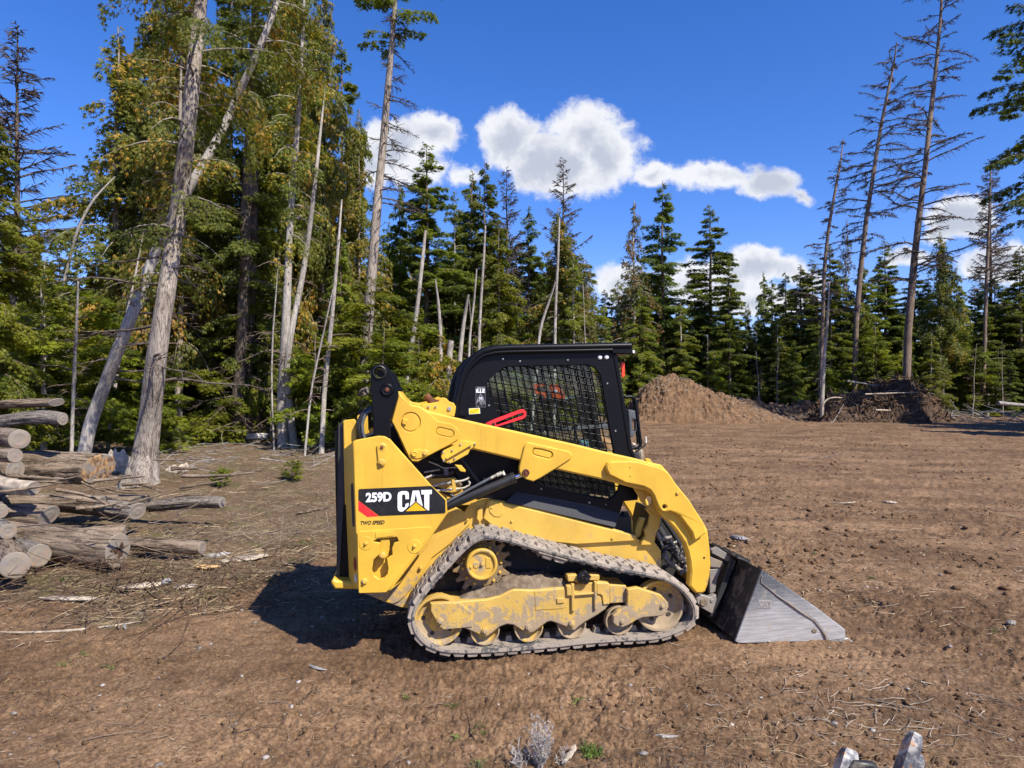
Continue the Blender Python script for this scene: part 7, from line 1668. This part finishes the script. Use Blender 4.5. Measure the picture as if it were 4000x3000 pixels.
pole3('forked_root', at_depth(3212, 1618, 41), at_depth(3290, 1555, 41), .06, 'dry_wood', 'pale forked root arching up at the left end of the root pile', 'root', at_depth(3205, 1540, 41))
pole3('fallen_pole', at_depth(3310, 1488, 42), at_depth(3440, 1508, 43), .05, 'grey_wood', 'thin grey pole poking left from the top of the root pile')
pole3('fallen_pole', at_depth(3380, 1540, 41.5), at_depth(3590, 1532, 41.5), .045, 'dry_wood', 'pale pole lying level across the middle of the root pile')
pole3('fallen_pole', at_depth(3420, 1602, 40.8), at_depth(3480, 1603, 40.8), .06, 'dry_wood', 'short pale board low on the front of the root pile')
pole3('fallen_pole', at_depth(3580, 1525, 43), at_depth(3650, 1540, 43), .05, 'grey_wood', 'grey stick poking right from the root pile')
pole3('fallen_log', at_depth(3900, 1575, 46), at_depth(4080, 1590, 46), .14, 'grey_wood', 'grey fallen tree lying in brush at the right edge', 'log')

# ------------------------------------------------------------------ foreground plants
def stalk_plant(name, px, py, n, h, spread, r, mat, label, seed, cat='plant', bend=.25, leafy=0):
    q = hit(px, py); rg = np.random.default_rng(seed); a = rg.random(n) * 6.28; d = rg.random(n) ** .7 * spread; L = h * (.35 + .7 * rg.random(n)); ks = np.linspace(0, 1, 9)
    tx = np.cos(a) * d; ty = np.sin(a) * d
    P = np.stack([(tx * .35)[:, None] + (tx * bend * 3)[:, None] * ks ** 1.5 + rg.normal(0, .005, (n, 9)), (ty * .35)[:, None] + (ty * bend * 3)[:, None] * ks ** 1.5 + rg.normal(0, .005, (n, 9)), L[:, None] * ks - .01], -1)
    V, F_ = tube_arrays(P, np.full((n, 9), r) * (1.2 - .7 * ks)[None], 4); parts = [(V, F_)]
    if leafy:
        b = np.repeat(np.arange(n), leafy); t_ = rg.random(len(b)) * .9 + .1; i = np.minimum(7, (t_ * 8).astype(int)); f = t_ * 8 - i
        q0 = P[b, i] * (1 - f)[:, None] + P[b, i + 1] * f[:, None]; dr_ = rg.normal(0, 1, (len(b), 3)); dr_[:, 2] = np.abs(dr_[:, 2]) + .6; dr_ /= np.linalg.norm(dr_, axis=1, keepdims=True)
        k2 = np.linspace(0, 1, 3); P2 = q0[:, None] + dr_[:, None] * (k2 * (.008 + .018 * rg.random(len(b)))[:, None])[..., None]; parts.append(tube_arrays(P2, np.full((len(b), 3), r * .9), 4))
    V, F_ = cat_mesh(parts); o = npmesh(name, V, F_, MAT[mat]); o.location = q; tag(o, label, cat); return o
simple('silver_stem', (0.46, 0.41, 0.37), .8, 0, var=.25, scale=30, bmp=.2)
stalk_plant('dry_plant', 2105, 2995, 30, .24, .07, .0014, 'silver_stem', 'silvery dry weed with upright downy stems at the bottom of the photo', 5, leafy=34)
stalk_plant('dry_plant', 2035, 2998, 10, .15, .07, .0013, 'silver_stem', 'thinner silvery weed leaning left beside the dense one', 6, leafy=22)
stalk_plant('dry_plant', 2200, 2985, 5, .10, .05, .0013, 'silver_stem', 'small silvery sprig right of the dense weed', 7, leafy=20)
stalk_plant('green_weed', 2310, 2945, 60, .035, .06, .0022, 'green_leaf', 'small bright green weed at the bottom right of the silvery plant', 8, leafy=6)
qa = hit(1862, 2905); m = MB()
pts_ = [(1862, 2905, 0), (1880, 2840, .08), (1912, 2765, .17), (1950, 2680, .28), (1966, 2645, .33), (1962, 2600, .38), (1975, 2560, .43), (1992, 2510, .48)]
Dq = qa.y; P_ = [at_depth(px, py, Dq + k * .02) for k, (px, py, _) in enumerate(pts_)]; P_[0] = qa - Vector((0, 0, .02))
m.tube(P_, [.0035, .003, .003, .0028, .0026, .0018, .0015, .001], 6); m.tube([P_[4], P_[4] + Vector((.012, 0, .012))], [.002, .001], 5); m.tube([P_[3].lerp(P_[4], .3), P_[4] + Vector((.02, .01, -.03))], [.0015, .0008], 5)
o = m.build('tall_weed', MAT['root_wood']); tag(o, 'single tall dark bare stem rising in front of the track', 'plant')
slab('wood_piece', 2222, 2960, .19, .030, .02, 1.15, 'dry_wood', 'flat pale piece of wood beside the silvery weed at the bottom', 'wood', 97, .03, .012)
tangle('brush_litter', rng, 260, -.05, 2.72, .0, .05, .28, .12, .05, .3, .0012, .003, 'grey_wood', azs=3, tilt=.25)
tangle('brush_litter', rng, 110, .95, 2.85, .0, .02, .5, .22, .03, .14, .001, .0028, 'twig_bark', azs=3, tilt=.1)
tangle('brush_litter', rng, 150, 1.9, 3.9, .0, .02, .5, .35, .03, .2, .001, .003, 'dry_wood', azs=3, tilt=.1)

# ------------------------------------------------------------------ steel grab tines reaching into the bottom edge
m_, t_ = material('scuffed_steel'); co = t_.node('ShaderNodeTexCoord').outputs['Object']
a_ = t_.noise(co, 14, 6, .65); b_ = t_.noise(co, 26, 4, .6)
c_ = t_.mix(t_.mapr(a_, .4, .6), (.10, .105, .12), (.50, .47, .42)); c_ = t_.mix(t_.math('MULTIPLY', t_.mapr(b_, .56, .64), .8), c_, (.45, .20, .05))
finish(t_, t_.node('ShaderNodeBsdfPrincipled', {'Base Color': c_, 'Roughness': .5, 'Metallic': .5, 'Normal': bump(t_, a_, .4, .004)}).outputs[0])
Dg = 2.62; gr = empty('steel_grab', at_depth(3420, 3110, Dg)); tag(gr, 'scuffed steel tines with rust spots poking up at the bottom right edge', 'attachment')
def g_at(px, py, D_): return at_depth(px, py, D_) - gr.location
def wedge(name, a, b, w0, w1, th, mat):
    """tapered bar with a blunt chamfered tip, from a (root) to b (tip)."""
    d = (b - a); L = d.length; d.normalize(); s = d.cross(Vector((0, 1, 0))).normalized(); n_ = s.cross(d).normalized(); m = MB(); vs = []
    for (t, w_, h_) in ((0, w0, th), (.82, w1 * 1.1, th * .9), (.97, w1 * .85, th * .55), (1.0, w1 * .6, th * .35)):
        for (su, sv) in ((-1, -1), (1, -1), (1, 1), (-1, 1)): vs.append(a + d * L * t + s * su * w_ / 2 + n_ * sv * h_ / 2)
    fs = [(k * 4 + i, k * 4 + (i + 1) % 4, k * 4 + 4 + (i + 1) % 4, k * 4 + 4 + i) for k in range(3) for i in range(4)] + [(0, 1, 2, 3), (12, 13, 14, 15)]
    m.add(vs, fs); return m.build(name, MAT[mat], gr)
wedge('tine', g_at(3490, 3120, Dg), g_at(3580, 2862, Dg + .05), .048, .046, .05, 'scuffed_steel')
wedge('tine', g_at(3560, 3120, Dg + .03), g_at(3590, 2945, Dg + .06), .04, .036, .03, 'scuffed_steel')
wedge('tine', g_at(3270, 3140, Dg), g_at(3322, 2925, Dg + .05), .085, .06, .05, 'scuffed_steel')
m = MB(); m.tube([g_at(3280, 3045, Dg + .02), g_at(3340, 2985, Dg + .02), g_at(3400, 2990, Dg + .02), g_at(3450, 3050, Dg + .02)], .018, 12); m.build('hose', MAT['black_hose'], gr)
m = MB(); m.tube([g_at(3180, 3130, Dg), g_at(3650, 3130, Dg)], .05, 16); m.build('crossbar', MAT['scuffed_steel'], gr)

# ------------------------------------------------------------------ the dog beyond the machine
m_, t_ = material('dog_coat'); co = t_.node('ShaderNodeTexCoord').outputs['Object']; z_ = t_.node('ShaderNodeSeparateXYZ', {0: co}).outputs[2]
fn = t_.noise(t_.node('ShaderNodeMapping', {'Vector': co, 'Scale': (1, 1, .4)}).outputs[0], 60, 4, .6)
c_ = t_.mix(t_.mapr(z_, .30, .55), (.58, .47, .33), (.42, .22, .09)); c_ = t_.mix(t_.mapr(fn, .4, .62), t_.mix(1.0, c_, (.6, .55, .5), 'MULTIPLY'), c_)
finish(t_, t_.node('ShaderNodeBsdfPrincipled', {'Base Color': c_, 'Roughness': .85, 'Normal': bump(t_, fn, .8, .01)}).outputs[0])
simple('cream_fur', (0.66, 0.57, 0.42), .85, 0, var=.25, scale=40)
def skin_figure(name, verts, edges, mat, sub=2):
    me = bpy.data.meshes.new(name); me.from_pydata([v[:3] for v in verts], edges, []); o = bpy.data.objects.new(name, me); link(o)
    sk = o.modifiers.new('skin', 'SKIN'); sk.use_smooth_shade = True
    for i, v in enumerate(verts): d = me.skin_vertices[0].data[i]; d.radius = (v[3], v[4] if len(v) > 4 else v[3]); d.use_root = (i == 0)
    ss = o.modifiers.new('sub', 'SUBSURF'); ss.levels = sub; ss.render_levels = sub; bpy.context.view_layer.update()
    m2 = bpy.data.meshes.new_from_object(o.evaluated_get(bpy.context.evaluated_depsgraph_get())); bpy.data.objects.remove(o)
    m2.materials.clear(); m2.materials.append(MAT[mat]); m2.polygons.foreach_set('use_smooth', [True] * len(m2.polygons)); m2.name = name
    return link(bpy.data.objects.new(name, m2))
# pelvis at origin, nose towards -X; standing; height at withers about .6 m
DV = [(0, 0, .56, .11, .12), (-.22, 0, .55, .105, .13), (-.42, 0, .53, .13, .16), (-.56, 0, .58, .10, .12), (-.68, 0, .70, .075, .085), (-.76, 0, .80, .085, .085), (-.85, 0, .80, .055, .055), (-.94, 0, .775, .035, .035)]
DE = [(i, i + 1) for i in range(7)]
for sy in (-1, 1):
    b = len(DV); DV += [(.04, sy * .09, .44, .075, .075), (-.03, sy * .10, .30, .05, .05), (.07, sy * .10, .19, .028, .028), (.045, sy * .10, .05, .024, .024), (.0, sy * .10, .018, .03, .02)]
    DE += [(0, b), (b, b + 1), (b + 1, b + 2), (b + 2, b + 3), (b + 3, b + 4)]
    b = len(DV); DV += [(-.48, sy * .09, .40, .055, .055), (-.46, sy * .10, .26, .034, .034), (-.47, sy * .10, .06, .024, .024), (-.51, sy * .10, .018, .03, .02)]
    DE += [(2, b), (b, b + 1), (b + 1, b + 2), (b + 2, b + 3)]
dog = skin_figure('dog', DV, DE, 'dog_coat')
Dd = 15.5; dp = at_depth(2462, 1720, Dd); dog.location = (dp.x - .02, Dd, gz(dp.x, Dd) ); dog.rotation_euler = (0, 0, .25)
tag(dog, 'tan dog with cream tail standing beyond the machine, mostly hidden by the cab', 'dog')
rg = np.random.default_rng(3); n = 900; s_ = rg.random(n); ang = rg.random(n) * 6.28
cx_ = .06 + .14 * s_ + .05 * np.sin(s_ * 3); cz_ = .60 - .06 * s_ - .34 * s_ ** 2; rr2 = .025 + .05 * np.sin(np.pi * s_)
P0 = np.stack([cx_ + .3 * rr2 * np.cos(ang), rr2 * np.sin(ang), cz_ + .2 * rr2 * np.cos(ang)], -1); dr_ = np.stack([.55 + .35 * np.cos(ang), .5 * np.sin(ang), -.9 + 0 * s_], -1) + rg.normal(0, .15, (n, 3)); dr_ /= np.linalg.norm(dr_, axis=1, keepdims=True)
k3 = np.linspace(0, 1, 4); PF = P0[:, None] + dr_[:, None] * (k3 * rg.uniform(.08, .20, n)[:, None])[..., None] - np.array([0, 0, 1.]) * (k3 ** 2 * .03)[None, :, None]
V, F_ = tube_arrays(PF, np.full((n, 1), .0055) * (1.1 - .9 * k3)[None], 3); tl_ = npmesh('tail', V, F_, MAT['cream_fur'], dog)
for sy in (-1, 1):
    m = MB(); m.add([(-.74, sy * .035, .86), (-.80, sy * .07, .87), (-.75, sy * .08, .80), (-.77, sy * .06, .95)], [(0, 1, 3), (1, 2, 3), (2, 0, 3), (0, 2, 1)]); m.build('ear', MAT['dog_coat'], dog)
    m = MB(); m.tube([(-.855, sy * .045, .825), (-.862, sy * .052, .826)], .012, 10); m.build('eye', MAT['char'], dog)
m = MB(); m.tube([(-.955, 0, .785), (-.975, 0, .785)], [.02, .012], 10); m.build('nose', MAT['char'], dog)
